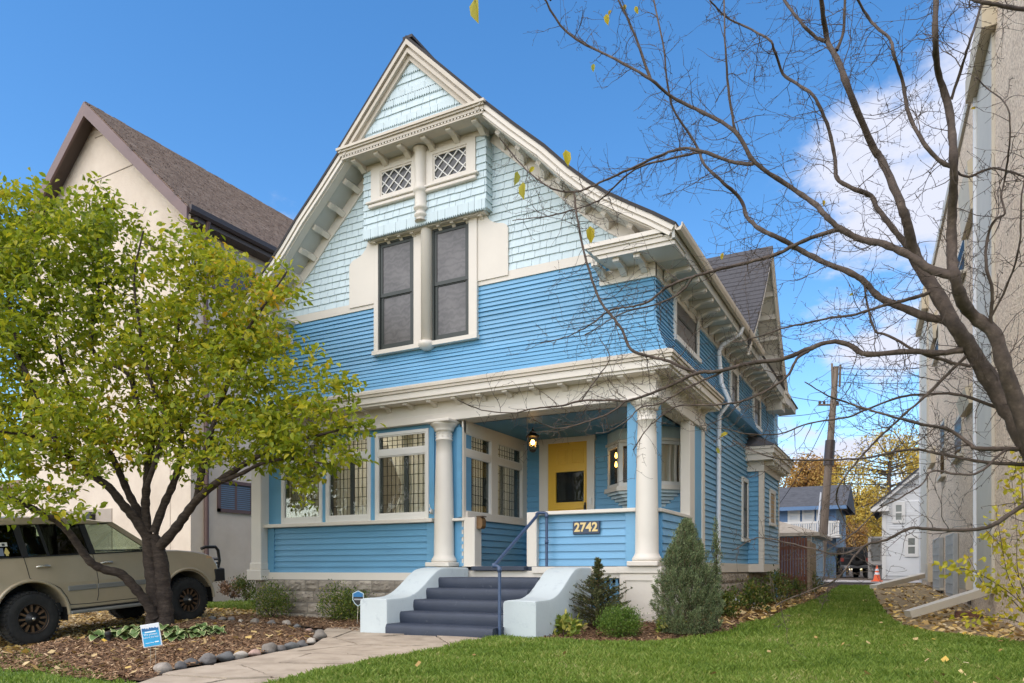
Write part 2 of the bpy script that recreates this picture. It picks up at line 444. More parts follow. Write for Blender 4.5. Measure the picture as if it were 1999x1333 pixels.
# --- clapboards of the upper storey, flaring out at the foot
def flare(z):
    t = max(0.0, (4.64 - z) / 0.60); return 0.235 * t ** 1.6
def clap(x0, x1, zb, zt, fl0=False, fl1=False, proud=0.024):
    """one front board; fl0/fl1: that end follows the flared corner"""
    def xa(z): return x0 - flare(z) if fl0 else x0
    def xb(z): return x1 + flare(z) if fl1 else x1
    yb, yt = YF - flare(zb) - proud, YF - flare(zt) - 0.006
    m = MB(); zt2 = zt + 0.012
    m.hexa([(xa(zb), yb, zb), (xb(zb), yb, zb), (xb(zb), YF + 0.028, zb), (xa(zb), YF + 0.028, zb),
            (xa(zt), yt, zt2), (xb(zt), yt, zt2), (xb(zt), YF + 0.028, zt2), (xa(zt), YF + 0.028, zt2)])
    return m
def clap_side(y0, y1, zb, zt, x=XR, fl=True, fl0=True, proud=0.032, s=1):
    f = flare if fl else (lambda z: 0.0)
    ya = (lambda z: y0 - f(z)) if fl0 else (lambda z: y0)
    xb_, xt_ = x + s * (f(zb) + proud), x + s * (f(zt) + 0.006)
    m = MB(); zt2 = zt + 0.012; xi = x - s * 0.028
    m.hexa([(xi, ya(zb), zb), (xb_, ya(zb), zb), (xb_, y1, zb), (xi, y1, zb), (xi, ya(zt), zt2), (xt_, ya(zt), zt2), (xt_, y1, zt2), (xi, y1, zt2)])
    return m
NB = 21; dz = (5.53 - 4.04) / NB
for i in range(NB):
    zb = 4.04 + i * dz; zt = zb + dz
    zb += random.uniform(-.004, .004)
    if zt > 4.712: segs = [(XL, -8.05, True, False), (-6.03, XR, False, True)]
    else: segs = [(XL, XR, True, True)]
    for a, b, f0, f1 in segs:      # boards butt end to end at uneven places
        js = [a]; x = a + random.uniform(1.2, 3.4)
        while x < b - 0.8: js.append(x); x += random.uniform(1.8, 3.8)
        js.append(b)
        for q in range(len(js) - 1):
            e0, e1 = (0 if q == 0 else .0015), (0 if q == len(js) - 2 else .0015); jz = random.uniform(-.003, .003)
            build(clap(js[q] + e0, js[q + 1] - e1, zb + jz, zt, f0 and q == 0, f1 and q == len(js) - 2, random.uniform(.028, .036)), 'clapboard', M['blue'], wall_core)
    if zb < 5.25:
        wins = [(11.10, 12.60, 4.55, 5.4), (15.2, 16.0, 4.28, 5.1), (17.75, 18.75, 4.30, 5.1)]
        cuts = [(a, b) for a, b, c, d in wins if c < zt and zb < d]
        y = YF
        for a, b in cuts + [(YB - 1.0, None)]:
            build(clap_side(y, a, zb, zt, fl0=(y == YF)), 'clapboard', M['blue'], wall_core); y = b
# first-floor side wall
n1 = 28; dz1 = (4.02 - 1.13) / n1
for i in range(n1):
    zb = 1.13 + i * dz1; zt = zb + dz1
    y = 13.02
    if 1.65 < (zb + zt) / 2 < 3.0:
        build(clap_side(13.02, 16.42, zb, zt, fl=False, fl0=False), 'clapboard', M['blue'], wall_core)
    else:
        build(clap_side(13.02, 17.2, zb, zt, fl=False, fl0=False), 'clapboard', M['blue'], wall_core)
    build(clap_side(19.5, YB - 1.0, zb, zt, fl=False, fl0=False), 'clapboard', M['blue'], wall_core)

# --- cream band between clapboards and shingles
b = MB(); b.box(XL - 0.0, -8.0, YF - 0.035, YF + 0.03, 5.53, 5.67); b.box(-6.05, XR, YF - 0.035, YF + 0.03, 5.53, 5.67)
b.box(XR - 0.02, XR + 0.03, YF - 0.03, YB - 1.0, 5.16, 5.36)
build(b, 'belt_board', M['trim'], H_)

# --- pale shingles of the gable
gable = build(MB().prism([(XC - 3.1, 5.66), (XC + 3.1, 5.66), (XC + 1.0, 7.78), (XC - 1.0, 7.78)], 'y', YF - 0.004, YF + 0.034), 'gable_wall', M['shingle'], H_, fixn=True)
SH = []
def shingle_course(x0, x1, zb, zt, yb, thick=0.016, lim=None, saw=False, step=0.2):
    """shingles of one course; lim(z) gives the largest |x-XC| at height z"""
    x = x0 + random.uniform(-0.15, 0)
    while x < x1:
        w = random.uniform(0.09, 0.24) * step / 0.17
        a, bb = max(x, x0), min(x + w, x1); x += w
        if bb - a < 0.03: continue
        g = 0.0032; dzb = random.uniform(-0.004, 0.004)
        q = [[a + g, zb + dzb], [bb - g, zb + dzb], [bb - g, zt + 0.02], [a + g, zt + 0.02]]
        if lim:
            for k in (0, 1, 2, 3):
                L = lim(q[k][1]); u = q[k][0] - XC
                if abs(u) > L: q[k][0] = XC + math.copysign(L, u)
            if q[1][0] - q[0][0] < 0.02 and q[2][0] - q[3][0] < 0.02: continue
        m = MB(); y1 = yb; y0 = yb - thick - 0.012
        if saw:
            nt_ = max(2, int(round((q[1][0] - q[0][0]) / 0.042))); bot = []
            for k in range(nt_):
                xa = q[0][0] + (q[1][0] - q[0][0]) * k / nt_; xb = q[0][0] + (q[1][0] - q[0][0]) * (k + 1) / nt_
                bot += [(xa, q[0][1] + 0.034), (xa + (xb - xa) * 0.35, q[0][1]), (xb - 0.001, q[0][1] + 0.030)]
            pl = bot + [(q[2][0], q[2][1]), (q[3][0], q[3][1])]
            m.prism(pl, 'y', y0, y1)
        else:
            m.hexa([(q[0][0], y0, q[0][1]), (q[1][0], y0, q[1][1]), (q[1][0], y1, q[1][1]), (q[0][0], y1, q[0][1]),
                    (q[3][0], y1 - 0.006, q[3][1]), (q[2][0], y1 - 0.006, q[2][1]), (q[2][0], y1, q[2][1]), (q[3][0], y1, q[3][1])])
        SH.append(m)
def lim_g(z): return 3.30 - (z - 5.83) * 1.03 + 0.10 if z > 5.83 else 3.55
rows = 21; rz = 0.1185
for i in range(rows):
    zb = 5.672 + i * rz; zt = zb + rz
    if zb < 6.55:
        sc_l = -8.60 if zt < 6.34 else (-8.52 if zt < 6.46 else -8.24)
        sc_r = -5.52 if zt < 6.34 else (-5.60 if zt < 6.46 else -5.86)
        segs = [(XC - 3.6, sc_l), (sc_r, XC + 3.6)]
    else: segs = [(XC - 3.6, -8.14), (-5.80, XC + 3.6)]
    for a, b2 in segs: shingle_course(a, b2, zb, zt, YF - 0.004, lim=lim_g)
n_gable = len(SH)
# upper box bay
bay = build(MB().box(-8.16, -5.78, 10.0, YF + 0.02, 6.66, 7.86), 'box_bay', M['shingle'], H_)
nb0 = len(SH)
for i in range(10):
    zb = 6.655 + i * 0.118; zt = zb + 0.118
    if zb > 7.78: break
    if zt < 7.17: shingle_course(-8.18, -5.76, zb - (.035 if i == 0 else 0), zt, 10.0, thick=0.03 if i == 0 else 0.016, saw=(i == 0))
    else:
        shingle_course(-8.18, -8.0, zb, zt, 10.0); shingle_course(-5.94, -5.76, zb, zt, 10.0)
# pediment field
ped = build(MB().prism([(XC - 1.13, 8.06), (XC + 1.13, 8.06), (XC, 9.20)], 'y', 9.70, 9.78), 'pediment', M['shingle'], H_, fixn=True)
np0 = len(SH)
pat = [0, 1, 0, 0, 1, 1, 0, 0, 1, 0]
for i, sw in enumerate(pat):
    zb = 8.075 + i * 0.107; zt = zb + 0.107
    if zt > 9.17: break
    shingle_course(XC - 1.2, XC + 1.2, zb, zt, 9.70, lim=lambda z: max(0.0, (9.17 - z) * 1.0), saw=bool(sw), step=0.24)
order = list(range(len(SH)))
small = sorted(order, key=lambda k: (max(v[0] for v in SH[k].v) - min(v[0] for v in SH[k].v)))
n_rest = max(0, len(SH) - 292); rest = set(small[:n_rest])
rest_mb = MB()
for k in order:
    par = gable if k < n_gable else (bay if k < np0 else ped)
    if k in rest: rest_mb.add(SH[k].v, SH[k].f)
    else: build(SH[k], 'shingle', M['shingle'], par)
tag(build(rest_mb, 'small_shingles', M['shingle'], H_), kind='stuff')
for sx in (-1, 1):      # side cheeks of the box bay
    m = MB(); x = -8.165 if sx < 0 else -5.775
    for i in range(9):
        zb = 6.66 + i * 0.118
        m.hexa([(x, 9.98, zb), (x + sx * 0.026, 9.98, zb), (x + sx * 0.026, YF, zb), (x, YF, zb), (x, 9.99, zb + .12), (x + sx * 0.008, 9.99, zb + .12), (x + sx * 0.008, YF, zb + .12), (x, YF, zb + .12)])
    build(m, 'bay_cheek', M['shingle'], H_, fixn=True)

# --- roof
roof = MB()
slab(roof, PROF, -0.035, 0.01, 9.60, YB + 0.3)
roof.box(XC - 0.09, XC + 0.09, 9.58, YB + 0.3, 9.44, 9.485)
roof_o = build(roof, 'roof', M['roof_grey'], H_)
m = MB(); slab(m, TOP, -0.028, 0.012, 9.545, 9.602); slab(m, LOW, -0.03, 0.012, 9.60 - 0.015, 9.60)
build(m, 'drip_edge', M['roof_edge'], roof_o)
# rakes of the lower slopes
m = MB(); slab(m, LOW, 0.012, 0.075, 9.60, 9.80); slab(m, LOW, 0.075, 0.10, 9.635, 9.80); slab(m, LOW, 0.10, 0.145, 9.615, 9.80); slab(m, LOW, 0.145, 0.165, 9.66, 9.80)
build(m, 'rake_board', M['trim'], H_)
m = MB(); slab(m, LOW, 0.13, 0.163, 9.80, YF + 0.03)
build(m, 'rake_soffit', M['soffit'], H_)
m = MB(); slab(m, LOW[:8], 0.165, 0.33, YF - 0.05, YF + 0.03); build(m, 'rake_frieze', M['trim'], H_)
# deck and eave slab above the body
m = MB(); slab(m, PROF, 0.012, 0.165, 9.82, YB + 0.2); build(m, 'roof_deck', M['soffit'], roof_o)
# brackets under the lower rakes
def rake_pt(s):
    acc = 0; P = offset_prof(LOW, 0.165)
    for a, b2 in zip(P, P[1:]):
        L = math.hypot(b2[0] - a[0], b2[1] - a[1])
        if acc + L >= s:
            t = (s - acc) / L; tx, tz = (b2[0] - a[0]) / L, (b2[1] - a[1]) / L
            return (a[0] + (b2[0] - a[0]) * t, a[1] + (b2[1] - a[1]) * t), (tx, tz)
        acc += L
    return P[-1], (1, 0)
def bracket_prof(y0, y1, d):
    """side outline of a curved modillion: (y, depth below soffit)"""
    L = y1 - y0
    return [(y0, 0), (y0, d * 0.55), (y0 + L * 0.10, d * 0.72), (y0 + L * 0.28, d * 0.62), (y0 + L * 0.55, d * 0.62), (y0 + L * 0.72, d * 1.05), (y1 - L * 0.08, d * 1.55), (y1, d * 1.6), (y1, 0)]
for sgn in (1, -1):
    for k in range(7):
        s = 0.32 + k * 0.47
        (u, z), (tx, tz) = rake_pt(s)
        if s > 3.3: break
        pr = bracket_prof(9.83, YF - 0.045, 0.085); w = 0.045; vs = []
        for q in (-w, w):
            for yy, dd in pr: vs.append((XC + sgn * (u + tx * q + tz * dd), yy, z + tz * q - tx * dd))
        n = len(pr)
        fs = [tuple(range(n)), tuple(range(2 * n - 1, n - 1, -1))] + [(i, i + n, (i + 1) % n + n, (i + 1) % n) for i in range(n)]
        build(MB().add(vs, fs), 'bracket', M['trim'], H_, fixn=True)
# pediment rakes and level cornice
m = MB(); slab(m, TOP, 0.012, 0.07, 9.545, 9.72); slab(m, TOP, 0.07, 0.10, 9.60, 9.72); slab(m, TOP, 0.10, 0.15, 9.575, 9.72); slab(m, TOP, 0.15, 0.215, 9.635, 9.72)
build(m, 'pediment_rake', M['trim_dirty'], H_)
m = MB()
m.box(XC - 1.43, XC + 1.43, 9.53, 9.80, 8.005, 8.045); m.box(XC - 1.405, XC + 1.405, 9.555, 9.80, 7.975, 8.005); m.box(XC - 1.39, XC + 1.39, 9.585, 9.80, 7.925, 7.975)
m.box(XC - 1.37, XC + 1.37, 9.60, 9.80, 7.872, 7.90); m.box(XC - 1.36, XC + 1.36, 9.615, 9.80, 7.90, 7.925)
cor = build(m, 'pediment_cornice', M['trim_dirty'], H_)
m = MB()
for k in range(46):
    x = XC - 1.35 + k * 0.06; m.box(x, x + 0.034, 9.592, 9.616, 7.9, 7.926)
tag(build(m, 'dentil_course', M['trim'], cor), kind='stuff')
m = MB(); m.box(XC - 1.38, XC + 1.38, 9.64, YF, 7.878, 7.915); build(m, 'pediment_soffit', M['soffit'], H_)
m = MB(); m.box(-8.2, -5.74, 9.965, 10.05, 7.79, 7.878); build(m, 'bay_frieze', M['trim'], H_)
for k in range(6):
    x = XC - 1.17 + k * 0.47 - 0.005
    mb = MB(); pr = [(y, 7.878 - d) for y, d in bracket_prof(9.67, 9.965, 0.07)]
    mb.prism(pr, 'x', x - 0.045, x + 0.045); build(mb, 'bracket', M['trim'], H_, fixn=True)

# --- windows helpers
def frame_rect(mb, x0, x1, z0, z1, w, y0, y1, wb=None, wt=None, mi=0):
    wb = w if wb is None else wb; wt = w if wt is None else wt
    mb.box(x0, x0 + w, y0, y1, z0, z1, mi); mb.box(x1 - w, x1, y0, y1, z0, z1, mi)
    mb.box(x0 + w, x1 - w, y0, y1, z0, z0 + wb, mi); mb.box(x0 + w, x1 - w, y0, y1, z1 - wt, z1, mi)
# two small lattice windows in the bay
m = MB(); m.box(-8.0, -7.81, 9.955, 10.0, 7.23, 7.80); m.box(-7.15, -6.74, 9.955, 10.0, 7.23, 7.80); m.box(-6.09, -5.94, 9.955, 10.0, 7.23, 7.80)
m.box(-7.81, -7.15, 9.955, 10.0, 7.72, 7.80); m.box(-6.74, -6.09, 9.955, 10.0, 7.72, 7.80); m.box(-7.81, -7.15, 9.955, 10.0, 7.23, 7.285); m.box(-6.74, -6.09, 9.955, 10.0, 7.23, 7.285)
build(m, 'bay_window_casing', M['trim'], H_)
m = MB(); m.box(-8.08, -5.88, 9.90, 10.0, 7.19, 7.235); m.box(-8.04, -5.92, 9.925, 10.0, 7.125, 7.19); build(m, 'bay_sill', M['trim'], H_, bevel=0.012)
for x0, x1 in ((-7.81, -7.15), (-6.74, -6.09)):
    z0, z1 = 7.285, 7.72
    w = MB(); frame_rect(w, x0, x1, z0, z1, 0.03, 9.968, 9.998)
    wo = build(w, 'window', M['trim'], H_)
    build(MB().box(x0 + .03, x1 - .03, 9.990, 9.9985, z0 + .03, z1 - .03), 'pane', M['dark_pane'], wo)
    lat = MB(); a, b2, c, d = x0 + .03, x1 - .03, z0 + .03, z1 - .03
    for s in (1, -1):
        k = -1.0
        while k < 1.6:
            pts = []
            for t in np.linspace(-0.8, 1.6, 241):
                x = a + t * 0.72; z = (c + (t - k) * 0.72 * 0.98) if s > 0 else (d - (t - k) * 0.72 * 0.98)
                if a <= x <= b2 and c <= z <= d: pts.append((x, z))
            if len(pts) > 4:
                p, q = pts[0], pts[-1]; tx, tz = q[0] - p[0], q[1] - p[1]; L = math.hypot(tx, tz); nx, nz = -tz / L * 0.009, tx / L * 0.009
                yy = 9.972 if s > 0 else 9.976
                lat.hexa([(p[0] - nx, yy, p[1] - nz), (q[0] - nx, yy, q[1] - nz), (q[0] - nx, yy + .015, q[1] - nz), (p[0] - nx, yy + .015, p[1] - nz),
                          (p[0] + nx, yy, p[1] + nz), (q[0] + nx, yy, q[1] + nz), (q[0] + nx, yy + .015, q[1] + nz), (p[0] + nx, yy + .015, p[1] + nz)])
            k += 0.27
    build(lat, 'diamond_lattice', M['white'], wo, fixn=True)
# centre turned column over both storeys of windows
m = MB()
m.lathe([(0.0, 7.878), (0.13, 7.878), (0.13, 7.84), (0.105, 7.81), (0.098, 7.30), (0.10, 7.24), (0.118, 7.225), (0.128, 7.20), (0.128, 7.17), (0.112, 7.15), (0.10, 7.13), (0.098, 6.93), (0.118, 6.91), (0.118, 6.88), (0.085, 6.855), (0.075, 6.83),
         (0.105, 6.80), (0.108, 6.77), (0.08, 6.745), (0.07, 6.715), (0.10, 6.69), (0.0, 6.685)], (XC, 9.955, 0), 20)
m.lathe([(0.0, 6.70), (0.125, 6.70), (0.125, 6.66), (0.10, 6.63), (0.097, 4.76), (0.0, 4.76)], (XC, 10.125, 0), 18)
m.lathe([(0.0, 4.76), (0.14, 4.76), (0.14, 4.70), (0.11, 4.66), (0.06, 4.63), (0.0, 4.625)], (XC, 10.125, 0), 18)
build(m, 'turned_column', M['trim'], H_)
# small blocks under the bay
m = MB(); m.box(-8.12, -5.82, 10.03, YF, 6.615, 6.66)
build(m, 'bay_ledge', M['trim'], H_)
for k in range(9):
    x = -8.02 + k * 0.262
    if abs(x - XC) < 0.1: continue
    mb = MB(); mb.prism([(y, 6.615 - d) for y, d in bracket_prof(10.055, YF - 0.05, 0.035)], 'x', x - 0.032, x + 0.032); build(mb, 'small_bracket', M['trim'], H_, fixn=True)
# tall pair of screened windows
m = MB()
m.box(-8.07, -7.98, 10.12, YF, 4.70, 6.66); m.box(-6.10 - .06, -6.01, 10.12, YF, 4.70, 6.66); m.box(-7.25, -6.87, 10.14, YF, 4.72, 6.66)
m.box(-7.98, -6.16, 10.125, YF, 6.60, 6.66); m.box(-8.09, -5.99, 10.085, YF, 4.685, 4.755)
build(m, 'window_casing', M['trim'], H_)
for sgn in (-1, 1):      # scroll-cut side panels
    pl = [(1.09, 5.60), (1.66, 5.60), (1.66, 6.30), (1.655, 6.345), (1.635, 6.385), (1.60, 6.415), (1.55, 6.435), (1.48, 6.45), (1.41, 6.475), (1.35, 6.515), (1.30, 6.565), (1.27, 6.62), (1.252, 6.68), (1.245, 6.74), (1.09, 6.74)]
    build(MB().prism([(XC + sgn * u - (0.15 if sgn > 0 else 0), z) for u, z in pl], 'y', 10.145, YF), 'scroll_panel', M['trim'], H_, fixn=True)
for x0, x1 in ((-7.98, -7.25), (-6.87, -6.16)):
    z0, z1, zm = 4.755, 6.60, 5.70
    w = MB(); frame_rect(w, x0, x1, z0, z1, 0.03, 10.135, YF, wb=0.02)
    wo = build(w, 'window', M['dark_frame'], H_)
    s = MB(); frame_rect(s, x0 + .03, x1 - .03, zm - .03, z1 - .03, 0.05, 10.15, 10.175, wb=0.06); build(s, 'upper_sash', M['dark_frame'], wo)
    s = MB(); frame_rect(s, x0 + .03, x1 - .03, z0 + .02, zm + .01, 0.055, 10.168, 10.19, wb=0.085); build(s, 'lower_sash', M['dark_frame'], wo)
    build(MB().box(x0 + .08, x1 - .08, 10.163, 10.168, zm + .03, z1 - .08), 'pane', M['screen'], wo)
    build(MB().box(x0 + .085, x1 - .085, 10.180, 10.186, z0 + .105, zm - .05), 'pane', M['screen'], wo)

# --- right-hand and left-hand eave returns, side eaves
def cornice_box(x0, x1, yf, yw, mi=None, slant=0):
    m = MB()
    for (z0, z1, e) in ((5.50, 5.56, 0.0), (5.465, 5.50, 0.03), (5.40, 5.465, 0.05), (5.345, 5.40, 0.075)):
        m.hexa([(x0 + slant * (5.56 - z0) * 0.8 + slant * e, yf + e, z0), (x1, yf + e, z0), (x1, yw, z0), (x0 + slant * (5.56 - z0) * 0.8 + slant * e, yw, z0),
                (x0 + slant * (5.56 - z1) * 0.8 + slant * e, yf + e, z1), (x1, yf + e, z1), (x1, yw, z1), (x0 + slant * (5.56 - z1) * 0.8 + slant * e, yw, z1)])
    return m
build(cornice_box(-4.02, -2.70, 9.63, YF, slant=1), 'eave_return', M['trim'], H_, fixn=True)
mleft = cornice_box(-4.02, -2.70, 9.63, YF, slant=1); mleft.v = [(2 * XC - x, y, z) for x, y, z in mleft.v]
build(mleft, 'eave_return', M['trim'], H_, fixn=True)
for sgn in (1, -1):
    x0, x1 = sorted((XC + sgn * 3.03, XC + sgn * 3.87))
    build(MB().box(x0, x1, YF - 0.055, YF + 0.02, 5.15, 5.345), 'return_frieze', M['trim'], H_)
    for u in (3.10, 3.42, 3.72):
        x = XC + sgn * u
        mb = MB(); mb.prism([(y, 5.345 - d) for y, d in bracket_prof(9.76, YF - 0.055, 0.085)], 'x', x - 0.045, x + 0.045); build(mb, 'bracket', M['trim'], H_, fixn=True)
    xs = sorted((XC + sgn * 3.84, XC + sgn * 4.29))
    build(MB().box(xs[0], xs[1], YF, YB, 5.345, 5.40), 'eave_soffit', M['soffit'], H_)
    xs = sorted((XC + sgn * 4.25, XC + sgn * 4.29))
    build(MB().box(xs[0], xs[1], 9.64, YB, 5.40, 5.54), 'eave_fascia', M['soffit'], H_)
k = 0
y = 10.55
while y < 21:
    if not (10.9 < y < 11.0):
        mb = MB(); pr = [(x, 5.345 - d) for x, d in bracket_prof(0, 0.40, 0.085)]
        pr = [(XR + 0.05 + 0.38 - (p[0]) * 0.95, p[1]) for p in pr]
        vs = [(p[0], y - 0.045, p[1]) for p in pr] + [(p[0], y + 0.045, p[1]) for p in pr]; n = len(pr)
        mb.add(vs, [tuple(range(n)), tuple(range(2 * n - 1, n - 1, -1))] + [(i, i + n, (i + 1) % n + n, (i + 1) % n) for i in range(n)])
        build(mb, 'bracket', M['trim'], H_, fixn=True)
    y += 0.47
g = MB()      # gutter along the right eave
gp = [(0, 0), (0.005, -0.07), (0.03, -0.095), (0.08, -0.095), (0.105, -0.05), (0.11, 0.0), (0.095, 0.0), (0.09, -0.04), (0.02, -0.08), (0.012, 0.0)]
g.prism([(-2.675 + a, 5.565 + c) for a, c in gp], 'y', 9.60, 16.1)
build(g, 'gutter', M['trim_dirty'], H_, fixn=True)
# downspout
d = MB(); d.tube([(-2.63, 14.0, 5.47), (-2.66, 14.0, 5.36), (-2.98, 13.95, 5.18), (-3.04, 13.93, 5.05), (-2.99, 13.9, 4.45), (-2.84, 13.9, 4.10), (-3.03, 13.9, 3.85), (-3.05, 13.9, 0.55)], 0.042, 10)
build(d, 'downspout', M['alu'], H_)
d = MB(); d.box(-3.15, -3.09, 13.86, 13.94, 0.5, 0.56); d.tube([(-3.05, 13.9, 0.55), (-2.9, 13.7, 0.47), (-2.3, 13.2, 0.40)], 0.05, 8); build(d, 'downspout_foot', M['alu'], H_)

# --- belt cornice over the porch
def belt(m, z0, z1, out, y_end=13.05, x_in=0.0):
    """a band round the front and the right side; out = overhang from the wall plane"""
    m.box(XL - out, XR + out, YF - out, YF + 0.35, z0, z1)
    m.box(XR - 0.25, XR + out, YF + 0.35, y_end, z0, z1)
    m.box(XL - out, XL + 0.25, YF + 0.35, y_end, z0, z1)
b1 = MB(); belt(b1, 3.795, 3.90, 0.33); build(b1, 'belt_fascia', M['trim'], H_, bevel=0.006)
b1 = MB(); belt(b1, 3.90, 3.945, 0.355); belt(b1, 3.945, 3.985, 0.375); 
o_ = 0.375; i_ = 0.255       # sloping cap up to the flared boards
for (vs) in ([(XL - o_, YF - o_, 3.985), (XR + o_, YF - o_, 3.985), (XR + i_, YF - i_, 4.045), (XL - i_, YF - i_, 4.045)],
             [(XR + o_, YF - o_, 3.985), (XR + o_, 13.05, 3.985), (XR + i_, 13.05, 4.045), (XR + i_, YF - i_, 4.045)]):
    b1.add(vs, [(0, 1, 2, 3)])
build(b1, 'belt_crown', M['trim_dirty'], H_)
b1 = MB(); belt(b1, 3.56, 3.755, 0.045); build(b1, 'belt_frieze', M['trim'], H_)
b1 = MB(); belt(b1, 3.755, 3.795, 0.30, 13.03); build(b1, 'belt_soffit', M['trim'], H_)
b1 = MB(); belt(b1, 3.43, 3.56, 0.07); b1.v = [(x, y, z + (0.0005 if z > 3.5 else 0)) for x, y, z in b1.v]; build(b1, 'architrave', M['trim'], H_, bevel=0.006)
x = -10.55
while x < XR + 0.1:
    mb = MB(); mb.prism([(y, 3.757 - d) for y, d in bracket_prof(9.935, YF - 0.043, 0.055)], 'x', x - 0.042, x + 0.042); build(mb, 'bracket', M['trim'], H_, fixn=True)
    x += 0.467
y = 10.5
while y < 12.9:
    mb = MB(); pr = [(XR + 0.045 + (0.22 - (p - 0)), 3.757 - d) for p, d in bracket_prof(0, 0.22, 0.055)]
    n = len(pr); vs = [(p[0], y - 0.042, p[1]) for p in pr] + [(p[0], y + 0.042, p[1]) for p in pr]
    mb.add(vs, [tuple(range(n)), tuple(range(2 * n - 1, n - 1, -1))] + [(i, i + n, (i + 1) % n + n, (i + 1) % n) for i in range(n)])
    build(mb, 'bracket', M['trim'], H_, fixn=True); y += 0.467
build(MB().box(XL + 0.2, XR - 0.2, YF + 0.3, 12.6, 3.43, 3.49), 'porch_ceiling', M['ceil'], H_)

# --- columns
def column(x, y, z0, name='column'):
    m = MB(); h = 3.43 - z0
    prof = [(0.0, z0 + 0.07), (0.205, z0 + 0.07), (0.212, z0 + 0.10), (0.198, z0 + 0.13), (0.18, z0 + 0.155)]
    for t in np.linspace(0, 1, 9): prof.append((0.166 - 0.036 * t ** 1.5, z0 + 0.19 + t * (h - 0.52)))
    zt = z0 + 0.19 + (h - 0.52)
    prof += [(0.143, zt + 0.005), (0.143, zt + 0.022), (0.131, zt + 0.03), (0.131, zt + 0.15), (0.158, zt + 0.158), (0.158, zt + 0.172), (0.165, zt + 0.195), (0.19, zt + 0.23), (0.228, zt + 0.262), (0.228, zt + 0.275), (0.0, zt + 0.275)]
    m.lathe(prof, (x, y, 0), 28)
    o = build(m, name, M['trim'], H_)
    p = MB(); p.box(x - 0.225, x + 0.225, y - 0.225, y + 0.225, z0, z0 + 0.07); build(p, 'column_base', M['trim'], o, bevel=0.01)
    p = MB(); p.box(x - 0.235, x + 0.235, y - 0.235, y + 0.22, 3.43 - 0.055, 3.43 - 0.003); build(p, 'column_cap', M['trim'], o, bevel=0.012)
    r = MB()
    for k in range(10):
        t = 2 * math.pi * k / 10
        for dzz in (0.06, 0.105):
            r.lathe([(0.0, 0.0), (0.012, 0.003), (0.012, 0.012), (0, 0.016)], (x + 0.134 * math.cos(t + dzz), y + 0.134 * math.sin(t + dzz), zt + dzz), 6)
    tag(build(r, 'rosettes', M['trim'], o), kind='stuff')
column(-3.22, 10.14, 1.05); column(-6.64, 10.14, 1.05)
# square end post at the left corner
m = MB(); m.box(-10.93, -10.67, 10.04, 10.32, 0.82, 3.43); m.box(-10.95, -10.65, 10.02, 10.34, 1.00, 1.13); m.box(-10.99, -10.61, 9.98, 10.38, 0.80, 1.00); m.box(-10.96, -10.64, 10.01, 10.35, 3.30, 3.43)
build(m, 'corner_post', M['trim'], H_, bevel=0.012)
# blue piers behind the columns
m = MB(); m.box(-6.98, -6.42, 10.27, 10.55, 1.05, 3.43); build(m, 'pier', M['blue_flat'], H_, bevel=0.006)
m = MB(); m.box(-3.56, -3.12, 10.27, 10.52, 1.05, 3.43); build(m, 'pier', M['blue_flat'], H_, bevel=0.006)
m = MB(); m.box(-10.68, -10.40, 10.24, 10.40, 1.85, 3.43); build(m, 'pier', M['blue_flat'], H_)

# --- enclosed porch: front wall below and above the windows
m = MB(); m.box(-10.68, -6.9, 10.24, 10.36, 0.80, 1.78); m.box(-10.68, -6.9, 10.24, 10.40, 3.36, 3.43)
encl = build(m, 'porch_wall', M['blue_low'], H_)
m = MB(); m.box(-10.70, -6.86, 10.10, 10.36, 1.785, 1.85); build(m, 'porch_sill', M['trim'], H_, bevel=0.008)
m = MB(); m.box(-10.66, -10.5, 10.20, 10.24, 0.96, 1.78); m.box(-7.02, -6.84, 10.20, 10.24, 0.96, 1.78); build(m, 'edge_board', M['blue_low'], H_)
nbd = 8; hz = (1.78 - 0.95) / nbd
for i in range(nbd):
    zb = 0.95 + i * hz; x0, x1 = (-10.5, -7.02) if i > 1 else (-10.62, -6.86)
    mb = MB(); mb.hexa([(x0, 10.205, zb), (x1, 10.205, zb), (x1, 10.245, zb), (x0, 10.245, zb), (x0, 10.228, zb + hz), (x1, 10.228, zb + hz), (x1, 10.245, zb + hz), (x0, 10.245, zb + hz)])
    build(mb, 'clapboard', M['blue_low'], encl)
m = MB(); m.box(-10.64, -6.45, 10.17, 10.4, 0.82, 0.95); build(m, 'base_board', M['trim'], H_)
def muntins(mb, fn, x0, x1, z0, z1, nx, nz, w=0.0045, skip=None):
    for i in range(1, nx):
        x = x0 + (x1 - x0) * i / nx; fn(mb, x - w, x + w, z0, z1)
    for j in range(1, nz):
        z = z0 + (z1 - z0) * j / nz; fn(mb, x0, x1, z - w, z + w)
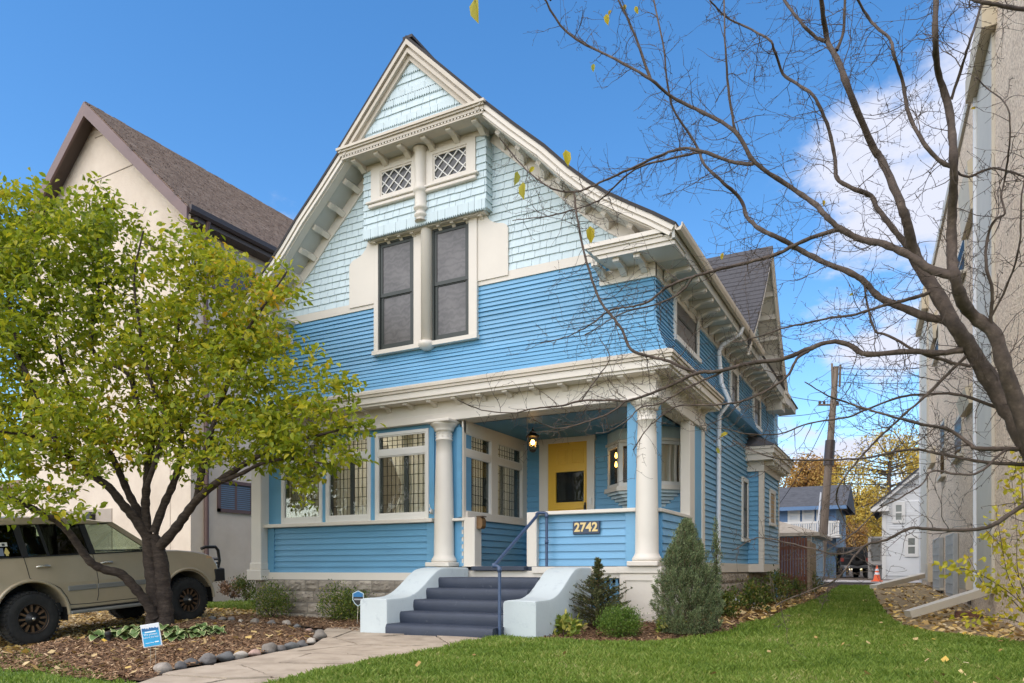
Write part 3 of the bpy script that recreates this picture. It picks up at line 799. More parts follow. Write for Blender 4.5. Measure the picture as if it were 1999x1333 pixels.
# the three front windows
units = [(-10.33, -9.33), (-9.24, -8.22), (-8.12, -7.0)]
for x0, x1 in units:
    w = MB(); frame_rect(w, x0, x1, 1.85, 3.36, 0.06, 10.21, 10.27, wb=0.105, wt=0.055); w.box(x0 + .06, x1 - .06, 10.212, 10.27, 2.955, 3.06)
    wo = build(w, 'window', M['white'], H_, bevel=0.004)
    e = MB(); a, b2 = x0 + .06, x1 - .06
    frame_rect(e, a, b2, 1.955, 2.955, 0.018, 10.222, 10.265); frame_rect(e, a, b2, 3.06, 3.305, 0.018, 10.222, 10.265)
    build(e, 'storm_frame', M['white'], wo)
    build(MB().box(a, b2, 10.240, 10.244, 1.955, 2.955), 'pane', M['glass'], wo); build(MB().box(a, b2, 10.240, 10.244, 3.06, 3.305), 'pane', M['glass'], wo)
    s = MB(); xm = a + (b2 - a) * 0.56
    s.box(a, a + 0.06, 10.275, 10.30, 1.955, 2.955); s.box(xm - 0.045, xm + 0.045, 10.275, 10.30, 1.955, 2.955); s.box(a, a + .05, 10.275, 10.30, 3.06, 3.305)
    build(s, 'dark_sash', plain('grey_sash', (0.09, 0.095, 0.10), 0.6) if 'sashm' not in M else M['sashm'], wo)
    L = MB(); fn = lambda mb, p, q, r, t: mb.box(p, q, 10.283, 10.291, r, t)
    muntins(L, fn, a + .06, xm - .045, 1.955, 2.955, 5, 6); muntins(L, fn, xm + .045, b2, 1.955, 2.955, 4, 6); muntins(L, fn, a + .05, b2, 3.06, 3.305, 9, 3)
    build(L, 'lead_grid', M['lead'], wo)
m = MB()
for xa, xb in ((-10.40, -10.33), (-9.33, -9.24), (-8.22, -8.12), (-7.0, -6.9)): m.box(xa, xb, 10.235, 10.38, 1.85, 3.36)
build(m, 'window_mullion', M['blue_flat'], H_)
# lace curtains behind them
def curtain(p0, p1, z0, z1, amp, waves, name='curtain', tieback=None):
    p0 = Vector(p0); p1 = Vector(p1); d = p1 - p0; n = Vector((-d.y, d.x)).normalized(); N = 8 * waves; V = []; F = []
    K = 9
    for j in range(K):
        z = z0 + (z1 - z0) * j / (K - 1)
        for i in range(N + 1):
            t = i / N
            if tieback: t = t * (1 - tieback * max(0, 1 - abs(j / (K - 1) - 0.35) / 0.65) ** 1.4) if True else t
            q = p0 + d * t + n * amp * math.sin(2 * math.pi * waves * i / N + 0.7 * math.sin(j * 0.5))
            V.append((q.x, q.y, z))
    for j in range(K - 1):
        for i in range(N): a = j * (N + 1) + i; F.append((a, a + 1, a + N + 2, a + N + 1))
    o = link(name, MB().add(V, F, 0, True).mesh(name), M['curtain'], H_); return o
curtain((-10.3, 10.46), (-9.35, 10.46), 1.9, 3.4, 0.03, 9); curtain((-9.22, 10.46), (-8.25, 10.46), 1.9, 3.4, 0.03, 9)
curtain((-7.03, 10.46), (-7.72, 10.46), 1.9, 3.4, 0.03, 7, tieback=0.0); curtain((-7.55, 10.5), (-8.1, 10.5), 1.9, 3.4, 0.03, 6, tieback=0.72)
# interior of the enclosed porch
m = MB(); m.box(-10.78, -6.45, 12.40, 12.55, 1.0, 3.5); m.box(-10.82, -10.72, 10.3, 12.5, 0.8, 3.5); m.box(-10.7, -6.45, 10.3, 12.5, 0.98, 1.04); m.box(-10.7, -6.45, 10.42, 12.5, 3.40, 3.425)
build(m, 'porch_room', M['room'], H_)
for bx in (-7.80, -7.40):
    m = MB(); m.lathe([(0, -.045), (.022, -.03), (.03, 0), (.02, .035), (.012, .05), (0, .05)], (bx, 11.3, 3.22), 10); build(m, 'room_lamp_bulb', M['bulb'], H_)
def lamp(name, loc, watts, col, r=0.05):      # light of a lamp that is seen lit
    d = bpy.data.lights.new(name, 'POINT'); d.energy = watts; d.color = col; d.shadow_soft_size = r
    o = bpy.data.objects.new(name, d); COL.objects.link(o); o.parent = H_; o.location = Vector(loc) - Vector(house.location); return o
lamp('porch_room_light', (-8.3, 11.4, 3.0), 26, (1.0, 0.90, 0.76))
# side wall of the enclosed porch (towards the steps)
m = MB(); XS = -6.35
m.box(XS - 0.10, XS, 10.5, 12.53, 1.05, 1.86); m.box(XS - 0.10, XS, 10.5, 12.53, 3.30, 3.50)
for ya, yb in ((10.22, 10.50), (11.16, 11.36), (12.33, 12.53)): m.box(XS - 0.10, XS + 0.012, ya, yb, 1.86, 3.32)
sw = build(m, 'porch_side_wall', M['blue_low'], H_)
m = MB()
m.box(XS, XS + 0.028, 10.25, 12.53, 3.235, 3.45); m.box(XS, XS + 0.028, 10.22, 10.30, 1.05, 3.45); m.box(XS + .012, XS + 0.03, 11.15, 11.37, 1.95, 3.235); m.box(XS + .012, XS + 0.03, 12.32, 12.525, 1.95, 3.235); m.box(XS - 0.02, XS + 0.06, 10.3, 12.525, 1.83, 1.95); m.box(XS - .03, XS + 0.026, 10.30, 12.325, 2.87, 2.97)
build(m, 'side_window_casing', M['trim'], H_)
for y0, y1 in ((10.30, 11.15), (11.37, 12.32)):
    w = MB()
    w.box(XS - .03, XS + .018, y0 + .022, y1 - .022, 2.87, 2.97)
    for (z0, z1) in ((1.95, 2.87), (2.97, 3.235)):
        w.box(XS - .02, XS + .02, y0, y0 + .022, z0, z1); w.box(XS - .02, XS + .02, y1 - .022, y1, z0, z1); w.box(XS - .02, XS + .02, y0 + .022, y1 - .022, z0, z0 + .02); w.box(XS - .02, XS + .02, y0 + .022, y1 - .022, z1 - .02, z1)
    wo = build(w, 'window', M['white'], H_)
    build(MB().box(XS - .022, XS - .018, y0, y1, 1.95, 2.87), 'pane', M['glass'], wo); build(MB().box(XS - .022, XS - .018, y0, y1, 2.97, 3.235), 'pane', M['glass'], wo)
    ym = y0 + (y1 - y0) * 0.30; s = MB(); s.box(XS - .06, XS - .03, ym - .04, ym + .04, 1.95, 2.87); s.box(XS - .06, XS - .03, y1 - .16, y1 - .02, 1.95, 3.235); build(s, 'dark_sash', M['dark_frame'], wo)
    L = MB(); fn = lambda mb, p, q, r, t: mb.box(XS - .045, XS - .037, p, q, r, t)
    muntins(L, fn, y0, y1, 1.95, 2.87, 10, 6); muntins(L, fn, y0, y1, 2.97, 3.235, 10, 3); build(L, 'lead_grid', M['lead'], wo)
    curtain((XS - 0.16, y0), (XS - 0.16, y1), 1.9, 3.4, 0.025, 7)
for i in range(7):
    zb = 1.06 + i * 0.112
    mb = MB(); mb.hexa([(XS, 10.5, zb), (XS + .028, 10.5, zb), (XS + .028, 12.5, zb), (XS, 12.5, zb), (XS, 10.5, zb + .112), (XS + .006, 10.5, zb + .112), (XS + .006, 12.5, zb + .112), (XS, 12.5, zb + .112)])
    build(mb, 'clapboard', M['blue_low'], sw)

# --- back wall of the open porch with door and oriel
bw = build(MB().box(-6.40, XR, 12.53, 12.6, 1.05, 3.5), 'porch_back_wall', M['blue_low'], H_)
for i in range(22):
    zb = 1.06 + i * 0.111
    for xa, xb in ((-6.34, -6.03), (-4.96, XR - 0.05)):
        mb = MB(); mb.hexa([(xa, 12.505, zb), (xb, 12.505, zb), (xb, 12.535, zb), (xa, 12.535, zb), (xa, 12.525, zb + .111), (xb, 12.525, zb + .111), (xb, 12.535, zb + .111), (xa, 12.535, zb + .111)])
        build(mb, 'clapboard', M['blue_low'], bw)
m = MB(); m.box(-6.04, -5.86, 12.46, 12.53, 1.05, 3.37); m.box(-5.08, -4.94, 12.46, 12.53, 1.05, 3.37); m.box(-6.06, -4.92, 12.45, 12.53, 3.34, 3.56); m.box(-6.09, -4.89, 12.43, 12.53, 3.545, 3.58)
build(m, 'door_casing', M['trim'], H_)
m = MB(); m.box(-5.86, -5.71, 12.475, 12.525, 1.05, 3.34); m.box(-5.13, -5.08, 12.475, 12.525, 1.05, 3.34); m.box(-5.71, -5.13, 12.475, 12.525, 2.81, 3.34); m.box(-5.71, -5.13, 12.475, 12.525, 1.05, 2.23)
m.box(-5.87, -5.07, 12.47, 12.53, 1.02, 1.06)
door = build(m, 'door', M['yellow'], H_)
for xa, xb, za, zb in ((-5.69, -5.46, 2.94, 3.22), (-5.38, -5.15, 2.94, 3.22), (-5.70, -5.14, 1.95, 2.13), (-5.70, -5.45, 1.2, 1.85), (-5.39, -5.14, 1.2, 1.85)):
    p = MB(); frame_rect(p, xa, xb, za, zb, 0.018, 12.466, 12.48); p.box(xa + .045, xb - .045, 12.466, 12.48, za + .045, zb - .045); build(p, 'door_panel', M['yellow'], door, bevel=0.004)
p = MB(); frame_rect(p, -5.73, -5.11, 2.21, 2.83, 0.03, 12.462, 12.50); build(p, 'glass_bead', M['yellow'], door)
build(MB().box(-5.71, -5.13, 12.50, 12.504, 2.23, 2.81), 'door_glass', M['glass'], door); build(MB().box(-5.72, -5.12, 12.522, 12.528, 2.22, 2.82), 'dark_interior', M['dark'], door)
p = MB(); p.box(-5.125, -5.10, 12.44, 12.476, 1.98, 2.22); p.tube([(-5.11, 12.43, 2.06), (-5.11, 12.40, 2.08), (-5.11, 12.40, 2.16), (-5.11, 12.43, 2.18)], 0.01, 6); build(p, 'door_handle', M['black'], door)
m = MB(); m.box(-5.03, -4.985, 12.44, 12.462, 2.18, 2.30); m.lathe([(0, 0), (.012, 0), (.012, .006), (0, .008)], (-5.007, 12.434, 2.27), 10, axis='y'); build(m, 'door_bell', M['white'], H_, bevel=0.004)
# oriel
ori = [(-4.72, 12.53), (-4.35, 12.13), (-3.71, 12.13), (-3.34, 12.53)]
m = MB(); m.prism(ori, 'z', 3.22, 3.52); om = build(m, 'oriel_window', M['shingle'], H_, fixn=True)
m = MB(); m.prism([(-4.76, 12.53), (-4.365, 12.09), (-3.695, 12.09), (-3.30, 12.53)], 'z', 3.19, 3.235); m.prism([(-4.78, 12.53), (-4.37, 12.075), (-3.69, 12.075), (-3.28, 12.53)], 'z', 2.36, 2.44)
build(m, 'oriel_trim', M['trim'], om, fixn=True)
for (a, b2) in zip(ori, ori[1:]):
    A, B = Vector((*a, 0)), Vector((*b2, 0)); d = (B - A); L = d.length; d.normalize(); n = Vector((d.y, -d.x, 0))
    def bar(m, t0, t1, z0, z1, off=0.0, th=0.04):
        q = [A + d * t0 + n * off, A + d * t1 + n * off, A + d * t1 + n * (off - th), A + d * t0 + n * (off - th)]
        m.hexa([(p.x, p.y, z0) for p in q] + [(p.x, p.y, z1) for p in q])
    w = MB(); bar(w, 0.0, 0.07, 2.44, 3.19); bar(w, L - 0.07, L, 2.44, 3.19); bar(w, 0.07, L - 0.07, 2.44, 2.50); bar(w, 0.07, L - 0.07, 3.13, 3.19)
    wo = build(w, 'oriel_sash', M['white'], om, fixn=True)
    p = MB(); bar(p, 0.07, L - 0.07, 2.50, 3.13, -0.015, 0.004); build(p, 'oriel_pane', M['glass'], om, fixn=True)
# boarded foot of the oriel: narrowing courses
for i in range(6):
    k = 1 - i / 6.5; z1 = 2.36 - i * 0.055
    q = [(-4.03 + (x + 4.03) * (0.35 + 0.65 * k), 12.53 + (y - 12.53) * k) for x, y in ori]
    build(MB().prism(q, 'z', z1 - 0.05, z1), 'oriel_foot', M['shingle'], om, fixn=True)
build(MB().box(-4.68, -3.38, 12.50, 12.527, 2.44, 3.2), 'oriel_back', M['dark'], om)
for bx, bz in ((-4.50, 3.02), (-4.50, 2.86), (-4.19, 3.0), (-4.16, 2.86)):
    m = MB(); m.lathe([(0, -.05), (.018, -.04), (.026, -.015), (.016, .03), (.01, .05), (0, .05)], (bx, 12.40, bz), 10); build(m, 'oriel_lamp_bulb', M['bulb_dim'], om)
curtain((-3.66, 12.24), (-3.42, 12.46), 2.46, 3.16, 0.012, 3)

# --- porch floor, rail panels, newels
m = MB(); m.box(-6.36, -3.0, 10.12, 12.55, 0.99, 1.05); build(m, 'porch_floor', M['steps'], H_)
m = MB(); m.box(-6.35, -4.6, 10.10, 10.2, 0.80, 0.985); build(m, 'threshold_riser', M['trim'], H_)
m = MB(); m.box(-6.05, -5.10, 10.0, 10.14, 0.985, 1.055); build(m, 'threshold', M['steps'], H_, bevel=0.01)
rp = build(MB().box(-4.96, -3.42, 10.25, 10.36, 1.05, 1.83), 'rail_panel', M['blue'], H_)
for i in range(7):
    zb = 1.055 + i * 0.111
    mb = MB(); mb.hexa([(-4.96, 10.215, zb), (-3.56, 10.215, zb), (-3.56, 10.25, zb), (-4.96, 10.25, zb), (-4.96, 10.238, zb + .111), (-3.56, 10.238, zb + .111), (-3.56, 10.25, zb + .111), (-4.96, 10.25, zb + .111)])
    build(mb, 'clapboard', M['blue'], rp)
m = MB(); m.box(-3.56, -3.40, 10.205, 10.25, 1.05, 1.83); build(m, 'edge_board', M['blue'], H_)
m = MB(); m.box(-4.98, -3.38, 10.12, 10.42, 1.83, 1.885); m.box(-3.22, -3.06, 10.3, 12.0, 1.83, 1.885); build(m, 'rail_cap', M['trim'], H_, bevel=0.008)
m = MB(); m.box(-5.13, -4.96, 10.14, 10.36, 1.0, 1.88); m.box(-6.27, -6.06, 10.14, 10.36, 1.0, 1.84); m.box(-6.29, -6.04, 10.12, 10.38, 1.0, 1.06); build(m, 'newel_post', M['trim'], H_, bevel=0.008)
m = MB(); m.box(-6.5, -6.27, 10.24, 10.32, 1.05, 1.79)
lp = build(m, 'rail_panel', M['blue_flat'], H_)
for i in range(6):
    zb = 1.06 + i * 0.118; build(MB().hexa([(-6.38, 10.21, zb), (-6.27, 10.21, zb), (-6.27, 10.245, zb), (-6.38, 10.245, zb), (-6.38, 10.235, zb + .118), (-6.27, 10.235, zb + .118), (-6.27, 10.245, zb + .118), (-6.38, 10.245, zb + .118)]), 'clapboard', M['blue'], lp)
build(MB().box(-6.56, -6.24, 10.13, 10.38, 1.79, 1.835), 'rail_cap', M['trim'], H_, bevel=0.006)
sp = build(MB().box(-3.20, -3.09, 10.42, 12.0, 1.05, 1.83), 'rail_panel', M['blue'], H_)
for i in range(7):
    zb = 1.055 + i * 0.111
    mb = MB(); mb.hexa([(-3.09, 10.42, zb), (-3.062, 10.42, zb), (-3.062, 12.0, zb), (-3.09, 12.0, zb), (-3.09, 10.42, zb + .111), (-3.085, 10.42, zb + .111), (-3.085, 12.0, zb + .111), (-3.09, 12.0, zb + .111)]); build(mb, 'clapboard', M['blue'], sp)
m = MB(); m.box(-3.24, -3.08, 11.98, 12.30, 1.0, 3.43); m.box(-3.22, -3.085, 12.86, 13.04, 0.95, 3.56); build(m, 'corner_board', M['trim'], H_, bevel=0.006)
m = MB(); m.box(-3.24, -3.11, 12.30, 12.86, 1.0, 3.43); build(m, 'side_pier', M['blue_flat'], H_)
# skirt below the open porch: pedestal, frame, blue lattice
m = MB()
m.box(-3.58, -2.98, 10.0, 10.42, 0.20, 0.95); m.box(-3.60, -2.96, 9.97, 10.44, 0.95, 1.045); m.box(-3.60, -2.96, 9.98, 10.44, 0.20, 0.34)
ped_o = build(m, 'column_pedestal', M['trim'], H_, bevel=0.006)
p = MB(); frame_rect(p, -3.56, -3.02, 0.34, 0.92, 0.07, 9.98, 10.002, wb=0.05); build(p, 'pedestal_panel', M['trim'], ped_o)
m = MB(); m.box(-4.56, -4.30, 10.10, 10.26, 0.2, 0.95); m.box(-3.52, -3.5, 10.10, 10.26, 0.2, 0.95); m.box(-4.30, -3.5, 10.10, 10.26, 0.88, 0.95); m.box(-4.30, -3.5, 10.10, 10.26, 0.2, 0.43); m.box(-5.0, -3.56, 10.06, 10.3, 0.95, 1.045)
m.box(-3.2, -3.1, 10.42, 13.0, 0.2, 0.99)
build(m, 'porch_skirt', M['trim'], H_)
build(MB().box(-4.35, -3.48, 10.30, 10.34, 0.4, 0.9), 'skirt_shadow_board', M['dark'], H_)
L = MB(); x0, x1, z0, z1 = -4.30, -3.5, 0.43, 0.88
frame_rect(L, x0, x1, z0, z1, 0.02, 10.16, 10.19)
for i in range(1, 9): x = x0 + (x1 - x0) * i / 9; L.box(x - .017, x + .017, 10.16, 10.185, z0, z1)
for zz in (0.52, 0.56 + .09, 0.78): L.box(x0, x1, 10.168, 10.196, zz - .022, zz + .022)
build(L, 'lattice', M['blue'], H_)
# --- stone foundation on the left and right
m = MB(); m.box(-10.92, -6.5, 10.16, 10.5, -0.1, 0.82); fo = build(m, 'foundation', M['mortar'], H_); fo2 = build(MB().box(-3.2, -3.12, 12.9, YB - 1, 0.1, 0.95), 'foundation', M['mortar'], H_)
def rockface(x0, x1, z0, z1, y, d=0.035, axis='y', s=-1):
    nx, nz = max(3, int((x1 - x0) / 0.06)), 4; V = []; F = []
    for j in range(nz + 1):
        for i in range(nx + 1):
            e = min(i, nx - i, j, nz - j); h = 0.0 if e == 0 else d * random.uniform(0.35, 1.15)
            a = x0 + (x1 - x0) * i / nx; zz = z0 + (z1 - z0) * j / nz
            if 0 < i < nx: a += random.uniform(-.012, .012)
            if 0 < j < nz: zz += random.uniform(-.012, .012)
            V.append((a, y + s * h, zz) if axis == 'y' else (y + s * h, a, zz))
    for j in range(nz):
        for i in range(nx): a = j * (nx + 1) + i; F.append((a, a + 1, a + nx + 2, a + nx + 1))
    # skirt back to the wall
    per = [i for i in range(nx + 1)] + [nx + (nx + 1) * j for j in range(1, nz + 1)] + [nz * (nx + 1) + i for i in range(nx - 1, -1, -1)] + [(nx + 1) * j for j in range(nz - 1, 0, -1)]
    o = len(V)
    for k in per: x, yy, zz = V[k]; V.append((x, y + 0.03, zz) if axis == 'y' else (y - s * 0.03, yy, zz))
    n = len(per)
    for k in range(n): F.append((per[k], o + k, o + (k + 1) % n, per[(k + 1) % n]))
    return MB().add(V, F)
z = 0.815; ri = 0
while z > 0.0:
    h = 0.205; x = -10.93 - (0.12 if ri % 2 else 0.0)
    while x < -6.7:
        w = random.uniform(0.30, 0.52); a, b2 = max(x, -10.93), min(x + w, -6.6); x += w
        if b2 - a > 0.08: build(rockface(a + .006, b2 - .006, z - h + .006, z - .006, 10.155), 'foundation_stone', M['stone'], fo, fixn=True)
    z -= h; ri += 1
z = 0.94
while z > 0.2:
    y = 13.05
    while y < 20.5:
        w = random.uniform(0.35, 0.6)
        if not (16.0 < y < 19.7 and z < 0.5 and random.random() < 0.2): build(rockface(y + .006, min(y + w, 20.9) - .006, z - .2, z - .006, -3.115, axis='x', s=1), 'foundation_stone', M['stone'], fo2, fixn=True)
        y += w
    z -= 0.205
m = MB(); m.box(XR - 0.02, XR + 0.045, 13.0, YB - 1, 0.95, 1.13); build(m, 'base_board', M['trim'], H_)

# --- side windows, small first-floor bay, cross gable on the right flank
def side_window(y0, y1, z0, z1, x=XR, pane=M['screen'], w=0.09):
    m = MB(); X0, X1 = x - 0.02, x + 0.055
    m.box(X0, X1, y0, y0 + w, z0, z1); m.box(X0, X1, y1 - w, y1, z0, z1); m.box(X0, X1, y0 + w, y1 - w, z1 - w, z1); m.box(X0, X1 + .03, y0 - .03, y1 + .03, z0 - .05, z0 + .03)
    wo = build(m, 'window', M['white'], H_)
    s = MB(); a, b2 = y0 + w, y1 - w; zm = (z0 + z1) / 2
    for (q0, q1) in ((a, a + .04), (b2 - .04, b2)): s.box(X0, x + .03, q0, q1, z0 + .03, z1 - w)
    s.box(X0, x + .03, a + .04, b2 - .04, z0 + .03, z0 + .08); s.box(X0, x + .028, a + .04, b2 - .04, zm - .02, zm + .02); build(s, 'sash', M['dark_frame'], wo)
    build(MB().box(x + 0.006, x + 0.016, a + .04, b2 - .04, z0 + .08, z1 - w), 'pane', pane, wo)
side_window(11.10, 12.60, 4.55, 5.34); side_window(15.2, 16.0, 4.36, 5.14, w=0.10); side_window(17.75, 18.75, 4.38, 5.14)
side_window(16.42, 17.12, 1.66, 3.02)
# small bay with hipped roof
XB_ = -2.80
m = MB(); m.box(XR, XB_, 17.2, 19.5, 1.13, 3.55); bb = build(m, 'side_bay', M['blue'], H_)
nb = 22
for i in range(nb):
    zb = 1.14 + i * 0.108
    mb = MB(); mb.hexa([(XR, 17.172, zb), (XB_ - .05, 17.172, zb), (XB_ - .05, 17.205, zb), (XR, 17.205, zb), (XR, 17.195, zb + .108), (XB_ - .05, 17.195, zb + .108), (XB_ - .05, 17.205, zb + .108), (XR, 17.205, zb + .108)]); build(mb, 'clapboard', M['blue_flat'], bb)
    build(clap_side(17.3, 19.5, zb, zb + .108, x=XB_, fl=False, fl0=False), 'clapboard', M['blue'], bb)
m = MB(); m.box(XB_ - .07, XB_ + .035, 17.15, 17.3, 1.0, 3.5); m.box(XB_ - .02, XB_ + .035, 19.4, 19.52, 1.0, 3.5); m.box(XR, XB_ + .04, 17.14, 19.52, 0.95, 1.13); build(m, 'bay_corner_board', M['trim'], bb)
m = MB(); m.box(XR, XB_ + .05, 17.12, 19.6, 3.2, 3.42); m.box(XR, XB_ + .30, 16.88, 19.85, 3.56, 3.66); m.box(XR, XB_ + .33, 16.85, 19.88, 3.66, 3.72); m.box(XR, XB_ + .26, 16.92, 19.8, 3.42, 3.56)
build(m, 'bay_cornice', M['trim'], bb)
for yy in np.arange(17.3, 19.7, 0.45):
    build(MB().box(XB_ + .05, XB_ + .24, yy - .04, yy + .04, 3.33, 3.42), 'bracket', M['trim'], H_)
m = MB(); m.add([(XR, 16.83, 3.72), (XB_ + .35, 16.83, 3.72), (XB_ + .35, 19.9, 3.72), (XR, 19.9, 3.72), (XR, 17.55, 4.14), (XR, 19.2, 4.14), (XR, 17.3, 4.0)], [(0, 1, 4), (1, 2, 5, 4), (2, 3, 5)]); build(m, 'bay_roof', M['roof_grey'], bb)
wb = MB(); wb.box(XB_ - .02, XB_ + .05, 18.0, 18.1, 2.1, 2.9); wb.box(XB_ - .02, XB_ + .05, 18.75, 18.85, 2.1, 2.9); wb.box(XB_ - .02, XB_ + .05, 18.1, 18.75, 2.8, 2.9); wb.box(XB_ - .02, XB_ + .07, 17.97, 18.88, 2.03, 2.1)
wo = build(wb, 'bay_window', M['white'], bb); 
build(MB().box(XB_ - .01, XB_ + .03, 18.1, 18.75, 2.1, 2.8), 'bay_pane', paint('tan_blind', (0.45, 0.33, 0.2), 0.8, 0.2, 6), bb)
# cross gable
YR, ZR, XG = 17.5, 8.32, -2.62; YE = 2.72; ZE = 5.42
def cg(t): return (YR + t * YE, ZR - abs(t) * (ZR - ZE) + 0.0)
def cprof(t):   # slightly belled slope, t in [0,1]
    return ZR - (ZR - ZE) * (t + 0.06 * math.sin(math.pi * t))
m = MB(); S = 14
for s in (-1, 1):
    for i in range(S):
        t0, t1 = i / S, (i + 1) / S
        y0, y1, z0, z1 = YR + s * t0 * YE, YR + s * t1 * YE, cprof(t0), cprof(t1)
        m.add([(XC, y0, z0), (XG, y0, z0), (XG, y1, z1), (XC, y1, z1), (XC, y0, z0 - .06), (XG, y0, z0 - .06), (XG, y1, z1 - .06), (XC, y1, z1 - .06)], [(0, 1, 2, 3), (7, 6, 5, 4), (1, 5, 6, 2), (2, 6, 7, 3)])
cross = build(m, 'cross_roof', M['roof_grey'], H_)
# lifted tabs of the cross roof shingles
V = []; F = []
n_r = 24
for i in range(n_r):
    t0, t1 = i / n_r, (i + 1) / n_r; y0, y1, z0, z1 = YR - t0 * YE, YR - t1 * YE, cprof(t0), cprof(t1)
    x = XC + 1.5 + random.uniform(0, .3)
    while x < XG:
        w = random.choice((0.16, 0.30, 0.30)); a, b2 = x, min(x + w - .008, XG); x += w
        lift = random.uniform(0.020, 0.032); k = len(V)
        V += [(a, y0, z0 + .003), (b2, y0, z0 + .003), (b2, y1 + .004, z1 + lift), (a, y1 + .004, z1 + lift), (a, y1 + .004, z1), (b2, y1 + .004, z1)]
        F += [(k, k + 1, k + 2, k + 3), (k + 3, k + 2, k + 5, k + 4)]
tag(build(MB().add(V, F), 'shingle_tabs', M['roof_grey'], H_), kind='stuff')
m = MB(); m.add([(XR, YR - YE + .3, 5.3), (XR, YR + YE - .3, 5.3), (XR, YR, ZR - .3), (XR - .3, YR - YE + .3, 5.3), (XR - .3, YR + YE - .3, 5.3), (XR - .3, YR, ZR - .3)], [(0, 1, 2), (5, 4, 3), (0, 2, 5, 3), (1, 4, 5, 2)]); cgw = build(m, 'cross_gable_wall', M['shingle'], H_)
for i in range(20):
    zb = 5.4 + i * 0.12; hw = (ZR - .35 - zb) * (YE / (ZR - ZE)) - .1
    if hw < 0.1: break
    build(MB().hexa([(XR, YR - hw, zb), (XR + .025, YR - hw, zb), (XR + .025, YR + hw, zb), (XR, YR + hw, zb), (XR, YR - hw, zb + .12), (XR + .006, YR - hw, zb + .12), (XR + .006, YR + hw, zb + .12), (XR, YR + hw, zb + .12)]), 'shingle_course', M['shingle'], cgw)
for s in (-1, 1):
    m = MB()
    for (dn0, dn1, xa, xb) in ((0.06, 0.16, XG - .03, XG - .002), (0.16, 0.26, XG - .06, XG - .03), (0.06, 0.10, XR, XG - .06)):
        for i in range(S):
            t0, t1 = i / S, (i + 1) / S
            y0, y1, z0, z1 = YR + s * t0 * YE, YR + s * t1 * YE, cprof(t0), cprof(t1)
            m.hexa([(xa, y0, z0 - dn1), (xb, y0, z0 - dn1), (xb, y1, z1 - dn1), (xa, y1, z1 - dn1), (xa, y0, z0 - dn0), (xb, y0, z0 - dn0), (xb, y1, z1 - dn0), (xa, y1, z1 - dn0)])
    build(m, 'cross_rake', M['trim'], H_, fixn=True)
m = MB(); ya, yb = YR + YE - .55, YR + YE + .05
m.box(XR, XG, ya, yb, 5.20, 5.42); m.box(XR, XG + .03, ya - .02, yb + .03, 5.42, 5.50); m.box(XR, XG - .1, ya, yb - .1, 5.05, 5.2); build(m, 'cross_return', M['trim'], H_)
for i in range(6):
    t = 0.22 + i * 0.13; yy = YR + t * YE
    build(MB().box(XR + .02, XG - .07, yy - .05, yy + .05, cprof(t) - .19, cprof(t) - .08), 'bracket', M['trim'], H_)
# ------------------------------------------------------------------ front steps and things on the porch
st = thing('front_steps', (-5.3, 8.6, G(-5.3, 8.6)), 'slate blue painted concrete steps between curved pale plaster cheek walls', 'steps')
sx0, sx1 = -6.12, -4.48
for i in range(5):
    zt = 0.275 + i * 0.153; yf = 7.92 + i * 0.3175
    m = MB(); N = 18; V = []; F = []
    prof = [(0.012, 0.0), (0.0, 0.05), (0.0, 0.115), (0.012, 0.145), (0.035, 0.153)]
    zb = zt - 0.153 if i else G(-5.3, 7.9) - 0.05
    for k in range(N + 1):
        x = sx0 + (sx1 - sx0) * k / N
        for a, h in prof:
            hh = zb + (zt - zb) * h / 0.153
            V.append((x, yf + a + random.uniform(-.004, .004), hh + random.uniform(-.002, .002)))
        V.append((x, 10.12, zt + random.uniform(-.001, .001)))
    n = len(prof) + 1
    for k in range(N):
        for j in range(n - 1): a = k * n + j; F.append((a, a + n, a + n + 1, a + 1))
    m.add(V, F, 0, True)
    for kk in (0, N):
        ring = [V[kk * n + j] for j in range(n)] + [(V[kk * n][0], 10.12, zb)]
        m.add(ring, [tuple(range(len(ring)))])
    build(m, 'step', M['steps'], st)
